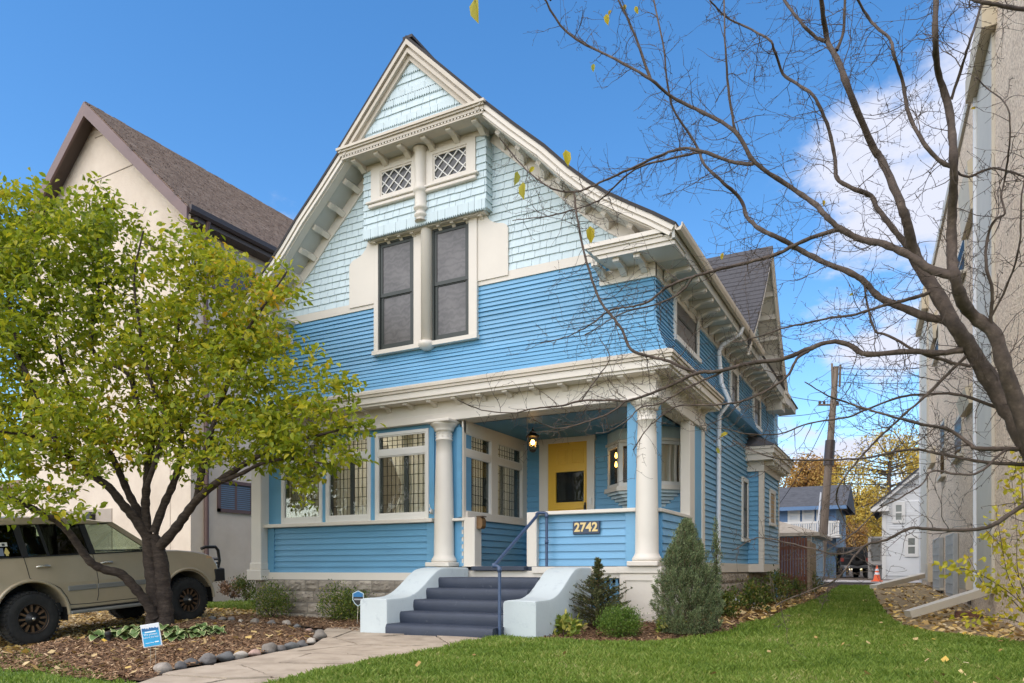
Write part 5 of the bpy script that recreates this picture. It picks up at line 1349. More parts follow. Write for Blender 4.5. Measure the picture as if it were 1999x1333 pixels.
m = MB(); m.prism([(NXC - hw, -0.3), (NXR, -0.3), (NXR, wz), (NXC, APZ - .15), (NXC - hw, wz)], 'y', NY, NYB)
build(m, 'stucco_wall', M['stucco'], nh, fixn=True)
m = MB(); m.box(NXC - 2.0, NXC + 0.60, NY - 0.02, NY + .01, -0.2, 2.7); build(m, 'garage_shade_panel', paint('shaded_garage_stucco', (0.42, 0.36, 0.30), 0.9, 0.1, 3, bump=0.5), nh)  # flat panel; shade of the garage recess is put into its stucco colour
m = MB(); m.box(-31, NXC - hw + .01, NY + .5, NYB, -0.3, 3.6); build(m, 'low_wing', M['stucco'], nh)
m = MB(); m.box(-31, NXC - hw, NY + .2, NYB, 3.6, 3.8); build(m, 'low_wing_roof', M['roof_brown'], nh)
# control joints in the stucco gable
for p, q in (((589, 283), (690, 240)), ((560, 560), (860, 432))):
    a = onY(0 + p[0] / 3.173, 180 + p[1] / 3.173, NY - .006); b2 = onY(q[0] / 3.173, 180 + q[1] / 3.173, NY - .006)
    build(MB().tube([a, b2], 0.012, 4), 'stucco_joint', plain('dark_joint', (0.33, 0.28, 0.23), 0.9), nh)  # joint lines in a plain darker tan than the stucco
build(MB().box(-17.0, -16.975, NY - .008, NY, 0.2, 9.9), 'stucco_joint', plain('joint_seam', (0.5, 0.43, 0.36), 0.9), nh)
m = MB()
for s in (1, -1):
    m.add([(NXC, NY - .4, APZ), (NXC + s * we, NY - .4, EZ), (NXC + s * we, NYB, EZ), (NXC, NYB, APZ), (NXC, NY - .4, APZ - .08), (NXC + s * we, NY - .4, EZ - .08), (NXC + s * we, NYB, EZ - .08), (NXC, NYB, APZ - .08)], [(0, 1, 2, 3), (7, 6, 5, 4), (1, 5, 6, 2), (0, 4, 5, 1)])
nroof = build(m, 'brown_roof', M['roof_brown'], nh, fixn=True)
V = []; F = []; rows_n = 46
for i in range(rows_n):
    t0, t1 = i / rows_n, (i + 1) / rows_n; x0, x1 = NXC + we * t0, NXC + we * t1; z0, z1 = APZ - (APZ - EZ) * t0, APZ - (APZ - EZ) * t1
    y = NY - .42 + random.uniform(-.3, 0)
    while y < NYB:
        w = random.choice((.18, .30, .36)); k = len(V); lf = random.uniform(.026, .045); ya, yb = max(y, NY - .42), y + w - .01
        V += [(x0, ya, z0 + .004), (x0, yb, z0 + .004), (x1, yb, z1 + lf), (x1, ya, z1 + lf), (x1, ya, z1), (x1, yb, z1)]; F += [(k + 3, k + 2, k + 1, k), (k + 4, k + 5, k + 2, k + 3)]; y += w
tag(build(MB().add(V, F), 'roof_shingle_courses', M['roof_brown'], nh), kind='stuff')
for s in (1, -1):
    u0, u1 = 0.0, we + .02
    m = MB(); q = [(u0, zt(u0) - .03), (u1, zt(u1) - .03), (u1, zt(u1) - .36), (u0, zt(u0) - .42)]
    m.prism([(NXC + s * a, z) for a, z in q], 'y', NY - .44, NY - .38); build(m, 'barge_board', M['brown'], nh, fixn=True)
    m = MB(); q = [(u0, zt(u0) - .16), (u1, zt(u1) - .16), (u1, zt(u1) - .20), (u0, zt(u0) - .20)]; m.prism([(NXC + s * a, z) for a, z in q], 'y', NY - .38, NY + .02); build(m, 'gable_soffit', M['bsoffit'], nh, fixn=True)
m = MB(); gp2 = [(0, 0.06), (0.0, -0.10), (0.03, -0.13), (0.10, -0.13), (0.14, -0.06), (0.15, 0.06)]
m.prism([(NXE - .02 + a, EZ - .06 + c2) for a, c2 in gp2], 'y', NY - .38, NYB); build(m, 'gutter', M['dkbrown'], nh, fixn=True)
build(MB().box(NXR - .02, NXE, NY - .1, NYB, EZ - .30, EZ - .16), 'eave_soffit', M['bsoffit'], nh)
m = MB(); m.tube([(NXE + .04, 13.1, EZ - .18), (NXE - .1, 13.15, EZ - .5), (NXR + .07, 13.3, EZ - .9), (NXR + .07, 13.33, 6.0), (NXR + .07, 13.33, 0.3)], 0.06, 8); build(m, 'downspout', M['brown'], nh)
for (ya, yb, za, zb) in ((13.55, 15.0, 8.35, 9.35), (13.72, 14.95, 2.55, 3.42), (16.5, 18, 8.3, 9.3)):
    m = MB(); X0, X1 = NXR - .02, NXR + .05
    m.box(X0, X1, ya, ya + .09, za, zb); m.box(X0, X1, yb - .09, yb, za, zb); m.box(X0, X1, ya, yb, za, za + .09); m.box(X0, X1, ya, yb, zb - .09, zb); wo = build(m, 'window', M['brown'], nh)
    build(MB().box(NXR - .01, NXR + .012, ya + .09, yb - .09, za + .09, zb - .09), 'pane', M['screen'], wo); build(MB().box(NXR - .01, NXR + .03, (ya + yb) / 2 - .03, (ya + yb) / 2 + .03, za + .09, zb - .09), 'sash_bar', M['brown'], wo)
    bl = MB()
    if za < 4:
        for k in range(12): bl.box(NXR + .013, NXR + .02, ya + .1, yb - .1, za + .1 + k * .055, za + .13 + k * .055)
        build(bl, 'blind_slats', plain('blue_grey_blind', (0.16, 0.22, 0.30), .6), wo)
lf = thing('wall_lamp', (-19.0, NY - .1, 2.2), 'small black lamp on the cream wall above the car roof', 'wall lamp')
p = onY(177, 1011, NY - .08)
m = MB(); m.box(p.x - .12, p.x + .12, NY - .16, NY, p.z - .12, p.z + .08); m.prism([(p.x - .14, p.z + .08), (p.x + .14, p.z + .08), (p.x + .06, p.z + .17), (p.x - .06, p.z + .17)], 'y', NY - .18, NY); build(m, 'lamp_box', M['black'], lf, fixn=True)

# ------------------------------------------------------------------ pebble-dash apartment building on the right
M['pebble'] = None
def _pebble():
    m, nt, b, o = _nt('pebble_dash_stucco'); v = _pos(nt)
    vo = nt.nodes.new('ShaderNodeTexVoronoi'); vo.inputs['Scale'].default_value = 34; nt.links.new(v, vo.inputs['Vector'])
    n = _noise(nt, v, 0.9, 6)
    stone = _ramp(nt, vo.outputs['Color'], [(0.1, (0.46, 0.34, 0.235)), (0.5, (0.78, 0.625, 0.465)), (0.9, (0.92, 0.79, 0.62))])
    col = _mixc(nt, 1.0, stone, _ramp(nt, n, [(0.3, 0.88), (0.65, 1.0)]), 'MULTIPLY')
    nt.links.new(col, b.inputs['Base Color']); b.inputs['Roughness'].default_value = 0.95
    _bump(nt, b, vo.outputs['Distance'], 0.9, 0.02); return m
M['pebble'] = _pebble()
M['beige'] = paint('beige_flashing_paint', (0.56, 0.48, 0.34), 0.6, 0.08, 3, bump=0.1, wear=((0.34, 0.29, 0.21), 4, 0.68))
M['greige'] = paint('greige_pilaster_paint', (0.55, 0.51, 0.42), 0.6, 0.08, 2, bump=0.15, wear=((0.38, 0.36, 0.30), 3, 0.66))
nA = ground_hit(2010, 1243); nA = Vector((1.52, 12.4, 0)); fA = Vector((0.62, 34.2, 0))
dv = (fA - nA).normalized(); nv = Vector((-dv.y, dv.x, 0))     # nv points to the blue house (-X)
if nv.x > 0: nv = -nv
start = nA - dv * 3.0; LEN = (fA - start).length; TOPZ = 11.0
def bp(s, o, z): p = start + dv * s + nv * o; return (p.x, p.y, z)
def bbox(m, s0, s1, o0, o1, z0, z1):
    m.hexa([bp(s0, o0, z0), bp(s1, o0, z0), bp(s1, o1, z0), bp(s0, o1, z0), bp(s0, o0, z1), bp(s1, o0, z1), bp(s1, o1, z1), bp(s0, o1, z1)]); return m
def s_at(px):    # distance along the wall where a sight line meets it
    r = ray(px, 1100); a = np.array([[dv.x, -r[0]], [dv.y, -r[1]]]); t = np.linalg.solve(a, -np.array([start.x, start.y])); return t[0], t[1]
def z_at(px, py): s, t = s_at(px); return CZ + (HYP - py) / FPX * t
ab = thing('apartment_building', tuple(start + dv * 12), 'tall pebble-dashed beige apartment building at the right edge', 'building')
build(bbox(MB(), 0, LEN, 0, -9, -0.3, TOPZ), 'pebble_wall', M['pebble'], ab, fixn=True)
build(bbox(MB(), -0.05, LEN + .05, 0.06, -9, TOPZ, TOPZ + .25), 'parapet_cap', M['greige'], ab, fixn=True)
pil = []
for px0, px1 in ((1912, 1942), (1800, 1812)):
    s0, s1 = sorted((s_at(px1)[0], s_at(px0)[0])); pil.append((s0, s1))
    build(bbox(MB(), s0, s1, 0, 0.05, 0.62, TOPZ - .6), 'pilaster_board', M['greige'], ab, fixn=True)
    m = bbox(MB(), s0 - .2, s1 + .2, 0, 0.22, TOPZ - .6, TOPZ - .15); m2 = bbox(m, s0 - .1, s1 + .1, 0, .15, TOPZ - .15, TOPZ + .3); build(m2, 'scupper_box', M['beige'], ab, fixn=True)
    build(bbox(MB(), s1 + .02, s1 + .09, 0, 0.10, 0.5, TOPZ - .6), 'downspout', M['alu'], ab, fixn=True)
# box leaders that carry the water out over the ground
def leader(name, a, b2, w, h, label):
    a, b2 = Vector(a), Vector(b2); d = (b2 - a).normalized(); u = d.cross(Vector((0, 0, 1))).normalized() * w / 2; v = u.cross(d).normalized() * h / 2
    m = MB(); m.hexa([a - u - v, a + u - v, b2 + u - v, b2 - u - v, a - u + v, a + u + v, b2 + u + v, b2 - u + v]); o = build(m, name, M['greige'], ab, fixn=True)
p1 = Vector(bp(pil[0][0] + .2, 0.08, z_at(1915, 1148))); e1 = ground_hit(1772, 1207); e1.z += 0.07
leader('box_leader', p1, e1, .20, .13, '')
p2 = Vector(bp(pil[1][0] + .3, 0.08, z_at(1806, 1122))); e2 = ground_hit(1705, 1150); e2.z += 0.06
leader('box_leader', p2, e2, .24, .16, '')
def wall_window(px0, px1, py0, py1, shutter=False):
    s0, s1 = sorted((s_at(px1)[0], s_at(px0)[0])); z1 = z_at((px0 + px1) / 2, py0); z0 = z_at((px0 + px1) / 2, py1)
    m = bbox(MB(), s0, s1, -0.02, 0.03, z0, z1); wo = build(m, 'window', M['greige'], ab, fixn=True)
    build(bbox(MB(), s0 + .08, s1 - .08, 0.0, 0.036, z0 + .08, z1 - .08), 'pane', M['glass_dark'], wo, fixn=True); build(bbox(MB(), s0 + .08, s1 - .08, 0.03, 0.045, (z0 + z1) / 2 - .03, (z0 + z1) / 2 + .03), 'sash_rail', M['greige'], wo, fixn=True)
    build(bbox(MB(), s0 - .06, s1 + .06, 0.0, 0.12, z0 - .07, z0), 'sill', M['greige'], wo, fixn=True)
    if shutter:
        G_ = paint('galvanised_grate', (0.40, 0.42, 0.42), 0.5, 0.2, 6)
        g_ = MB()
        for k in range(7): z = z0 + (z1 - z0) * k / 6; bbox(g_, s0, s1, .10, .125, z - .012, z + .012)
        for k in range(9): s = s0 + (s1 - s0) * k / 8; bbox(g_, s - .012, s + .012, .095, .13, z0, z1)
        bbox(g_, s0, s0 + .03, .0, .13, z0, z1); bbox(g_, s1 - .03, s1, .0, .13, z0, z1); bbox(g_, s0, s1, .06, .075, z0, z1)
        build(g_, 'window_grate', G_, wo, fixn=True)
wall_window(1830, 1843, 1052, 1146, True); wall_window(1857, 1872, 1044, 1158, True)
for q in ((1866, 1880, 812, 892), (1838, 1846, 822, 930), (1872, 1886, 476, 548), (1827, 1834, 640, 700)): wall_window(*q)
for px0, px1, py0, py1, o_ in ((1862, 1905, 778, 818, .5), (1868, 1908, 372, 470, .45), (1798, 1826, 895, 925, .4), (1805, 1830, 650, 700, .4)):
    s0, s1 = sorted((s_at(px1)[0], s_at(px0)[0])); z1 = z_at((px0 + px1) / 2, py0); z0 = z_at((px0 + px1) / 2, py1); s1 = min(s1, s0 + 1.6)
    m = MB(); m.hexa([bp(s0, 0, z0), bp(s1, 0, z0), bp(s1, .12, z0), bp(s0, .12, z0), bp(s0, 0, z1), bp(s1, 0, z1), bp(s1, o_ * .4, z1 - .15), bp(s0, o_ * .4, z1 - .15)]); build(m, 'sleeve_hood', M['beige'], ab, fixn=True)
for px0, px1, py0, py1 in ((1881, 1903, 1102, 1150), (1812, 1822, 1100, 1135)):
    s0, s1 = sorted((s_at(px1)[0], s_at(px0)[0])); z1 = z_at((px0 + px1) / 2, py0); z0 = z_at((px0 + px1) / 2, py1); s1 = min(s1, s0 + 1.2)
    m = bbox(MB(), s0, s1, 0, .16, z0, z1); wo = build(m, 'utility_box', M['beige'], ab, fixn=True)
    g_ = MB()
    for k in range(9): z = z0 + .04 + (z1 - z0 - .08) * k / 9; bbox(g_, s0 + .05, s1 - .05, .16, .168, z, z + (z1 - z0) / 16)
    build(g_, 'louvre', M['greige'], wo, fixn=True)
for px in (1893, 1825, 1838):   # small dark vents at the foot
    s0 = s_at(px)[0]; build(bbox(MB(), s0 - .25, s0 + .25, 0, .02, 0.25, 0.62), 'foot_vent', M['dkbrown'], ab, fixn=True)
# half-buried brick and pale stone on the soil strip
o = thing('brick_block', tuple(ground_hit(1905, 1205)), 'dark brown brick block lying against the pebble-dashed wall', 'block'); p = ground_hit(1900, 1207)
build(MB().box(p.x - .28, p.x + .1, p.y - .09, p.y + .09, p.z - .03, p.z + .12), 'block', mottled('old_brick', [(0.3, (0.07, 0.03, 0.02)), (0.7, (0.17, 0.08, 0.05))], 14), o, bevel=0.015)
# ------------------------------------------------------------------ parked off-roader on the drive
M['carpaint'] = None
def _car():
    m, nt, b, o = _nt('champagne_car_paint')
    v = _pos(nt); col = _ramp(nt, _noise(nt, v, 2.2, 5), [(0.3, (0.45, 0.365, 0.245)), (0.7, (0.52, 0.425, 0.29))])
    nt.links.new(col, b.inputs['Base Color']); b.inputs['Metallic'].default_value = 0.2; b.inputs['Roughness'].default_value = 0.34
    b.inputs['Coat Weight'].default_value = 0.6; b.inputs['Coat Roughness'].default_value = 0.08; return m
M['carpaint'] = _car()
M['rubber'] = mottled('black_tyre_rubber', [(0.3, (0.012, 0.012, 0.012)), (0.7, (0.030, 0.029, 0.027))], 9, 4, 0.85, 0.4, 60, 0.004)
M['plastic'] = plain('black_plastic', (0.018, 0.018, 0.019), 0.55)
M['bronze'] = plain('bronze_wheel_paint', (0.20, 0.125, 0.075), 0.4, 0.6)
M['greytrim'] = plain('grey_side_moulding', (0.24, 0.235, 0.215), 0.45)
M['chrome'] = plain('satin_silver', (0.60, 0.56, 0.48), 0.25, 0.7)
CARX = -13.06; pitch = R(3.9)
car = bpy.data.objects.new('parked_car', None); COL.objects.link(car)
car.location = (CARX, 6.75, -0.19); car.rotation_euler = (pitch, 0, 0)
tag(car, 'champagne off-road vehicle with black bull bar parked on the drive behind the tree', 'car')
def cb(mb, name, mat, parent=car, bevel=0, fixn=True): return build(mb, name, mat, parent, bevel, None, fixn)
def arc(cy, cz, r, a0, a1, n): return [(cy + r * math.cos(R(a0 + (a1 - a0) * i / n)), cz + r * math.sin(R(a0 + (a1 - a0) * i / n))) for i in range(n + 1)]
side = [(-1.12, .66), (-.62, .58)] + arc(0, .44, .55, 168, 12, 14) + [(.60, .50), (2.22, .50)] + arc(2.87, .44, .54, 170, 20, 14) + [(3.46, .70), (3.56, .78), (3.60, .95), (3.58, 1.08), (3.50, 1.20), (3.36, 1.275), (3.1, 1.335), (2.75, 1.375), (2.3, 1.40), (-1.10, 1.40), (-1.17, 1.2), (-1.19, .9)]
bm = bmesh.new()
# loft across the width: gently crowned flanks
xsn = [(-.975, .035), (-.955, .0), (-.90, -.012), (.90, -.012), (.955, .0), (.975, .035)]
rings = []
cyc, czc = 1.2, .95
for x, ins in xsn:
    ring = []
    for y, z in side:
        yy = y + (cyc - y) * ins * .35; zz = z + (czc - z) * ins * 1.1
        xx = x * (1 - .05 * max(0, (z - .95) / .45))
        ring.append(bm.verts.new((xx, yy, zz)))
    rings.append(ring)
n = len(side)
for a, b_ in zip(rings, rings[1:]):
    for i in range(n): bm.faces.new((a[i], a[(i + 1) % n], b_[(i + 1) % n], b_[i]))
bm.faces.new(rings[0]); bm.faces.new(list(reversed(rings[-1])))
bmesh.ops.recalc_face_normals(bm, faces=bm.faces)
me = bpy.data.meshes.new('body'); bm.to_mesh(me); bm.free()
body_c = link('body', me, M['carpaint'], car)
# inner wheel housings and floor
m = MB(); m.box(-.84, .84, -1.0, 3.4, .46, .62); cb(m, 'underbody', M['plastic'])
for cy in (0, 2.87):
    for s in (1, -1):
        m = MB(); pts = arc(cy, .44, .555, -12, 192, 22)
        V = [(s * .979, y, z) for y, z in pts] + [(s * .45, y, z) for y, z in pts]; k = len(pts)
        m.add(V, [(i, i + 1, i + 1 + k, i + k) for i in range(k - 1)]); m.add([(s * .45, y, z) for y, z in pts], [tuple(range(k))]); cb(m, 'wheel_housing', M['dark'])
        f = MB(); f.tube([(s * .975, y, z) for y, z in arc(cy, .44, .575, -2, 182, 24)], .030, 6); cb(f, 'fender_flare', M['carpaint'])
# greenhouse: pillars, roof, glass
def xw(z): return .925 - .155 * (z - 1.40) / .62
def strip(m, q, t=.05):
    for s in (1, -1):
        o = [(s * xw(z), y, z) for y, z in q]; i_ = [(s * (xw(z) - t), y, z) for y, z in q]; k = len(q)
        m.add(o + i_, [tuple(range(k)), tuple(range(2 * k - 1, k - 1, -1))] + [(i, (i + 1) % k, (i + 1) % k + k, i + k) for i in range(k)])
pil_ = [[(-1.12, 1.38), (-1.0, 1.38), (-.90, 1.93), (-1.04, 1.93)], [(-.06, 1.38), (.03, 1.38), (-.02, 1.93), (-.12, 1.93)], [(1.03, 1.38), (1.12, 1.38), (1.03, 1.93), (.93, 1.93)], [(2.16, 1.38), (2.32, 1.38), (1.54, 1.93), (1.40, 1.93)]]
for q in pil_[:3]: m = MB(); strip(m, q); cb(m, 'pillar', M['plastic'])
m = MB(); strip(m, pil_[3]); cb(m, 'pillar', M['carpaint'])
roofp = [(-1.10, 1.92), (-1.06, 1.985), (-.9, 2.02), (0.0, 2.035), (.6, 2.03), (1.0, 2.0), (1.35, 1.955), (1.50, 1.92), (1.54, 1.90), (1.2, 1.90), (-.9, 1.90)]
bm = bmesh.new(); rr = []
for x, d in ((-.81, .07), (-.79, .02), (-.70, .0), (-.35, -.01), (.35, -.01), (.70, 0), (.79, .02), (.81, .07)): rr.append([bm.verts.new((x, y, z - (d if z > 1.93 else 0))) for y, z in roofp])
k = len(roofp)
for a, b_ in zip(rr, rr[1:]):
    for i in range(k): bm.faces.new((a[i], a[(i + 1) % k], b_[(i + 1) % k], b_[i]))
bm.faces.new(rr[0]); bm.faces.new(list(reversed(rr[-1]))); bmesh.ops.recalc_face_normals(bm, faces=bm.faces)
me = bpy.data.meshes.new('roof'); bm.to_mesh(me); bm.free(); me.polygons.foreach_set('use_smooth', [True] * len(me.polygons)); ro = link('roof', me, M['carpaint'], car)
ro.modifiers.new('e', 'EDGE_SPLIT').split_angle = R(40)
def pane(q, mat, name, s=1, off=-.018):
    o = [(s * (xw(z) + off), y, z) for y, z in q]; i_ = [(s * (xw(z) + off - .006), y, z) for y, z in q]; k = len(q)
    m = MB(); m.add(o + i_, [tuple(range(k)), tuple(range(2 * k - 1, k - 1, -1))]); return cb(m, name, mat)
for s in (1, -1):
    pane([(-1.0, 1.40), (-.06, 1.40), (-.12, 1.92), (-.90, 1.92)], M['glass_dark'], 'quarter_window', s)
    pane([(.03, 1.40), (.33, 1.40), (.25, 1.92), (-.02, 1.92)], M['glass_car'], 'rear_door_vent_window', s)
    pane([(.35, 1.40), (1.03, 1.40), (.93, 1.92), (.27, 1.92)], M['glass_dark'], 'rear_door_window', s)
    pane([(1.12, 1.40), (2.16, 1.40), (1.40, 1.92), (1.03, 1.92)], M['glass_car'], 'front_door_window', s)
    m = MB(); strip_q = [(.325, 1.39), (.36, 1.39), (.28, 1.93), (.24, 1.93)]
    o = [(s * (xw(z) - .005), y, z) for y, z in strip_q] + [(s * (xw(z) - .04), y, z) for y, z in strip_q]; m.add(o, [(0, 1, 2, 3), (7, 6, 5, 4), (0, 4, 5, 1), (1, 5, 6, 2), (2, 6, 7, 3), (3, 7, 4, 0)]); cb(m, 'window_divider', M['plastic'])
m = MB(); m.add([(-.86, 2.28, 1.40), (.86, 2.28, 1.40), (.74, 1.50, 1.92), (-.74, 1.50, 1.92)], [(0, 1, 2, 3)]); cb(m, 'windscreen', M['glass_car'])
m = MB(); m.add([(-.86, -1.11, 1.40), (.86, -1.11, 1.40), (.74, -1.03, 1.92), (-.74, -1.03, 1.92)], [(0, 1, 2, 3)]); cb(m, 'rear_glass', M['glass_dark'])
for x, y in ((.45, 1.0), (-.45, 1.0), (.45, .05), (-.45, .05)):
    m = MB(); m.prism([(y - .12, 1.0), (y + .42, 1.0), (y + .42, 1.16), (y + .05, 1.18), (y - .12, 1.72), (y - .22, 1.72)], 'x', x - .24, x + .24); m.box(x - .13, x + .13, y - .22, y - .12, 1.70, 1.88); cb(m, 'seat', M['dark'], bevel=.02)
m = MB(); m.tube([(-.42 + .19 * math.cos(t), 1.72 + .05 * math.sin(t), 1.42 + .18 * math.sin(t)) for t in np.linspace(0, 6.283, 20)], .018, 6); cb(m, 'steering_wheel', M['black'])
m = MB(); m.box(-.85, .85, 1.85, 2.2, 1.30, 1.43); cb(m, 'dashboard', M['dark'], bevel=.03)
# belt line strip, side moulding, running board, seams, handles
for s in (1, -1):
    m = MB(); m.box(*sorted((s * .915, s * .94)), -1.08, 2.1, 1.385, 1.405); cb(m, 'belt_strip', M['plastic'])
    for y0, y1 in ((.58, 1.06), (1.08, 2.24)):
        m = MB(); m.box(*sorted((s * .968, s * .992)), y0, y1, .80, .885); cb(m, 'side_moulding', M['greytrim'], bevel=.008)
    m = MB(); m.box(*sorted((s * .968, s * .992)), -1.15, -.62, .82, .885); cb(m, 'side_moulding', M['greytrim'], bevel=.008)
    m = MB(); m.prism([(s * .86, .42), (s * 1.04, .42), (s * 1.05, .45), (s * 1.04, .475), (s * .86, .475)], 'y', .58, 2.24); cb(m, 'running_board', M['greytrim'], bevel=.006)
    m = MB(); m.box(*sorted((s * .86, s * .958)), .58, 2.25, .475, .56); cb(m, 'sill_shadow_panel', M['plastic'])
    dl = lambda pts: [(s * (.9765 - .049 * max(0, (z - .95) / .45)), y, z) for y, z in pts]
    for pts in ([(1.06, 1.395), (1.09, 1.22), (1.10, .95), (1.09, .70), (1.06, .60)], [(-.05, 1.395), (-.02, 1.22), (.0, 1.06), (.08, 1.0), (.30, .96), (.46, .86), (.56, .70), (.60, .58), (.9, .565), (2.2, .565)], [(2.20, 1.385), (2.26, 1.1), (2.25, .8), (2.22, .57)]):
        q = dl(pts); cb(MB().tube(q, .0055, 4), 'door_seam', M['black'])
    for y in (.22, 1.28):
        m = MB(); x = s * .955; m.tube([(x, y - .10, 1.225), (x + s * .028, y - .075, 1.232), (x + s * .032, y, 1.235), (x + s * .028, y + .075, 1.232), (x, y + .10, 1.225)], [.02, .024, .024, .024, .02], 8); cb(m, 'door_handle', M['chrome'])
    m = MB(); x = s * .93; m.box(*sorted((x, x + s * .09)), 1.92, 1.98, 1.44, 1.47); m.prism([(x + s * .07, 1.42), (x + s * .27, 1.43), (x + s * .27, 1.60), (x + s * .10, 1.62)], 'y', 1.93, 2.05); cb(m, 'door_mirror', M['plastic'], bevel=.01)
    m = MB(); m.prism([(3.28, 1.10), (3.54, 1.04), (3.56, 1.10), (3.47, 1.22), (3.36, 1.26)], 'x', *sorted((s * .90, s * .948))); cb(m, 'headlight', plain('amber_headlight', (0.65, 0.42, 0.22), .12), bevel=.01)
# bull bar bumper
m = MB(); m.prism([(-.985, 3.50), (-.985, 3.74), (-.70, 3.90), (.70, 3.90), (.985, 3.74), (.985, 3.50)], 'z', .72, .97); cb(m, 'steel_bumper', M['plastic'], bevel=.015)
for s in (1, -1):
    m = MB(); m.tube([(s * .80, 3.62, .98), (s * .80, 3.74, 1.0), (s * .80, 3.78, 1.12), (s * .80, 3.76, 1.33), (s * .80, 3.70, 1.40), (s * .80, 3.45, 1.41), (s * .80, 3.36, 1.38)], .032, 8); cb(m, 'bull_bar_hoop', M['black'])
    m = MB(); m.tube([(s * .80, 3.78, 1.08), (s * .80, 3.60, 1.07)], .02, 6); cb(m, 'bull_bar_brace', M['black'])
m = MB(); m.tube([(-.80, 3.77, 1.16), (.80, 3.77, 1.16)], .032, 8); cb(m, 'bull_bar_hoop', M['black'])
# wheels
def wheel(cx, cy, s, name='wheel'):
    prof = [(.235, -.12), (.30, -.135), (.37, -.135), (.405, -.115), (.42, -.07), (.42, .07), (.405, .115), (.37, .135), (.30, .135), (.235, .12)]
    m = MB(); m.lathe([(r, h * 1.02) for r, h in prof], (cx, cy, .42), 40, axis='x')
    w = cb(m, name, M['rubber'])
    t = MB()
    for k in range(38):
        a = 2 * math.pi * k / 38
        for sd in (-1, 1):
            a2 = a + (.08 if sd > 0 else 0); e = Vector((0, math.cos(a2), math.sin(a2))); g_ = Vector((0, -math.sin(a2), math.cos(a2))); c0 = Vector((cx, cy, .42))
            q = []
            for rr_ in (.408, .436):
                for xx, tt in ((.03, -.022), (.132, -.022), (.132, .022), (.03, .022)): q.append(c0 + e * (rr_ - (.012 if xx > .1 else 0)) + g_ * tt + Vector((sd * xx, 0, 0)))
            t.hexa(q)
    tag(cb(t, 'tread_blocks', M['rubber'], w), kind='stuff')
    r_ = MB(); r_.lathe([(.24, .125 * s), (.235, .135 * s), (.222, .13 * s), (.215, .05 * s), (.19, .03 * s), (.10, .035 * s), (.0, .035 * s)], (cx, cy, .42), 36, axis='x'); cb(r_, 'rim', M['dark'], w)
    sp = MB()
    for k in range(12):
        a = 2 * math.pi * k / 12; e = Vector((0, math.cos(a), math.sin(a))); g_ = Vector((0, -math.sin(a), math.cos(a))); c0 = Vector((cx + s * .06, cy, .42))
        q = [c0 + e * .10 - g_ * .014, c0 + e * .218 - g_ * .019, c0 + e * .218 + g_ * .019, c0 + e * .10 + g_ * .014]; sp.hexa([p for p in q] + [p + Vector((s * .04, 0, 0)) for p in q])
    sp.lathe([(.215, .085 * s), (.226, .128 * s), (.233, .136 * s)], (cx, cy, .42), 36, axis='x'); cb(sp, 'spokes', M['bronze'], w)
    hb = MB(); hb.lathe([(.11, .06 * s), (.11, .10 * s), (.06, .11 * s), (.055, .135 * s), (0, .14 * s)], (cx, cy, .42), 16, axis='x'); cb(hb, 'hub', M['black'], w)
    hc = MB(); hc.lathe([(.026, .138 * s), (.02, .148 * s), (0, .15 * s)], (cx, cy, .42), 12, axis='x'); cb(hc, 'hub_cap', M['chrome'], w)
for cy in (0, 2.87):
    wheel(.86, cy, 1); wheel(-.86, cy, -1)
m = MB(); m.box(-.9, .9, -.12, .12, .36, .46); m.box(-.9, .9, 2.76, 2.98, .36, .46); cb(m, 'axles', M['plastic'])
m = MB(); m.box(-.9, .9, -1.32, -1.14, .62, .86); cb(m, 'rear_bumper', M['plastic'], bevel=.03)
# stickers on the quarter window
def sticker(name, y, z, w, h, mat, shape='rect', rot=0):
    x = xw(z) - .012
    if shape == 'rect': q = [(-w, -h), (w, -h), (w, h), (-w, h)]
    elif shape == 'oval': q = [(w * math.cos(t), h * math.sin(t)) for t in np.linspace(0, 6.283, 25)[:-1]]
    elif shape == 'shield': q = [(-w * .9, -h * .6), (0, -h), (w * .9, -h * .6), (w * .8, h), (-w * .8, h)]
    else: q = [(-w * .5, -h), (w * .5, -h), (w * .5, -h * .6), (w, -h * .3), (w * .2, h), (-w * .2, h), (-w, -h * .3), (-w * .5, -h * .6)]
    m = MB(); V = [(xw(z + b_) - .013, y + a * (1), z + b_) for a, b_ in q]; k = len(V); V2 = [(p[0] + .0015, p[1], p[2]) for p in V]
    m.add(V + V2, [tuple(range(k)), tuple(range(2 * k - 1, k - 1, -1))] + [(i, (i + 1) % k, (i + 1) % k + k, i + k) for i in range(k)]); return cb(m, name, mat)
SW = plain('sticker_white', (.62, .62, .55), .5)
sticker('window_sticker', -.88, 1.50, .05, .075, SW); sticker('window_sticker', -.88, 1.52, .040, .05, plain('sticker_teal', (.08, .38, .45), .5)).location.x = .002
sticker('window_sticker', -.72, 1.475, .04, .055, plain('sticker_olive', (.30, .31, .24), .5), 'shield')
sticker('window_sticker', -.545, 1.485, .085, .055, SW, 'oval')
T = Matrix.Translation((xw(1.485) - .0095, -.545, 1.483)) @ Matrix.Rotation(R(90), 4, 'Z') @ Matrix.Rotation(R(90 + 14), 4, 'X')
text_obj('sticker_lettering', 'JODA', .062, .0008, M['black'], car, T, .002)
sticker('window_sticker', -.365, 1.485, .048, .06, plain('sticker_blue_grey', (.16, .19, .25), .5)); sticker('window_sticker', -.27, 1.485, .04, .062, plain('sticker_yellow', (.62, .50, .16), .5), 'tree')
sticker('window_sticker', -.30, 1.60, .058, .030, SW); sticker('window_sticker', -.30, 1.597, .02, .018, plain('sticker_dark', (.03, .03, .03), .5)).location.x = .002
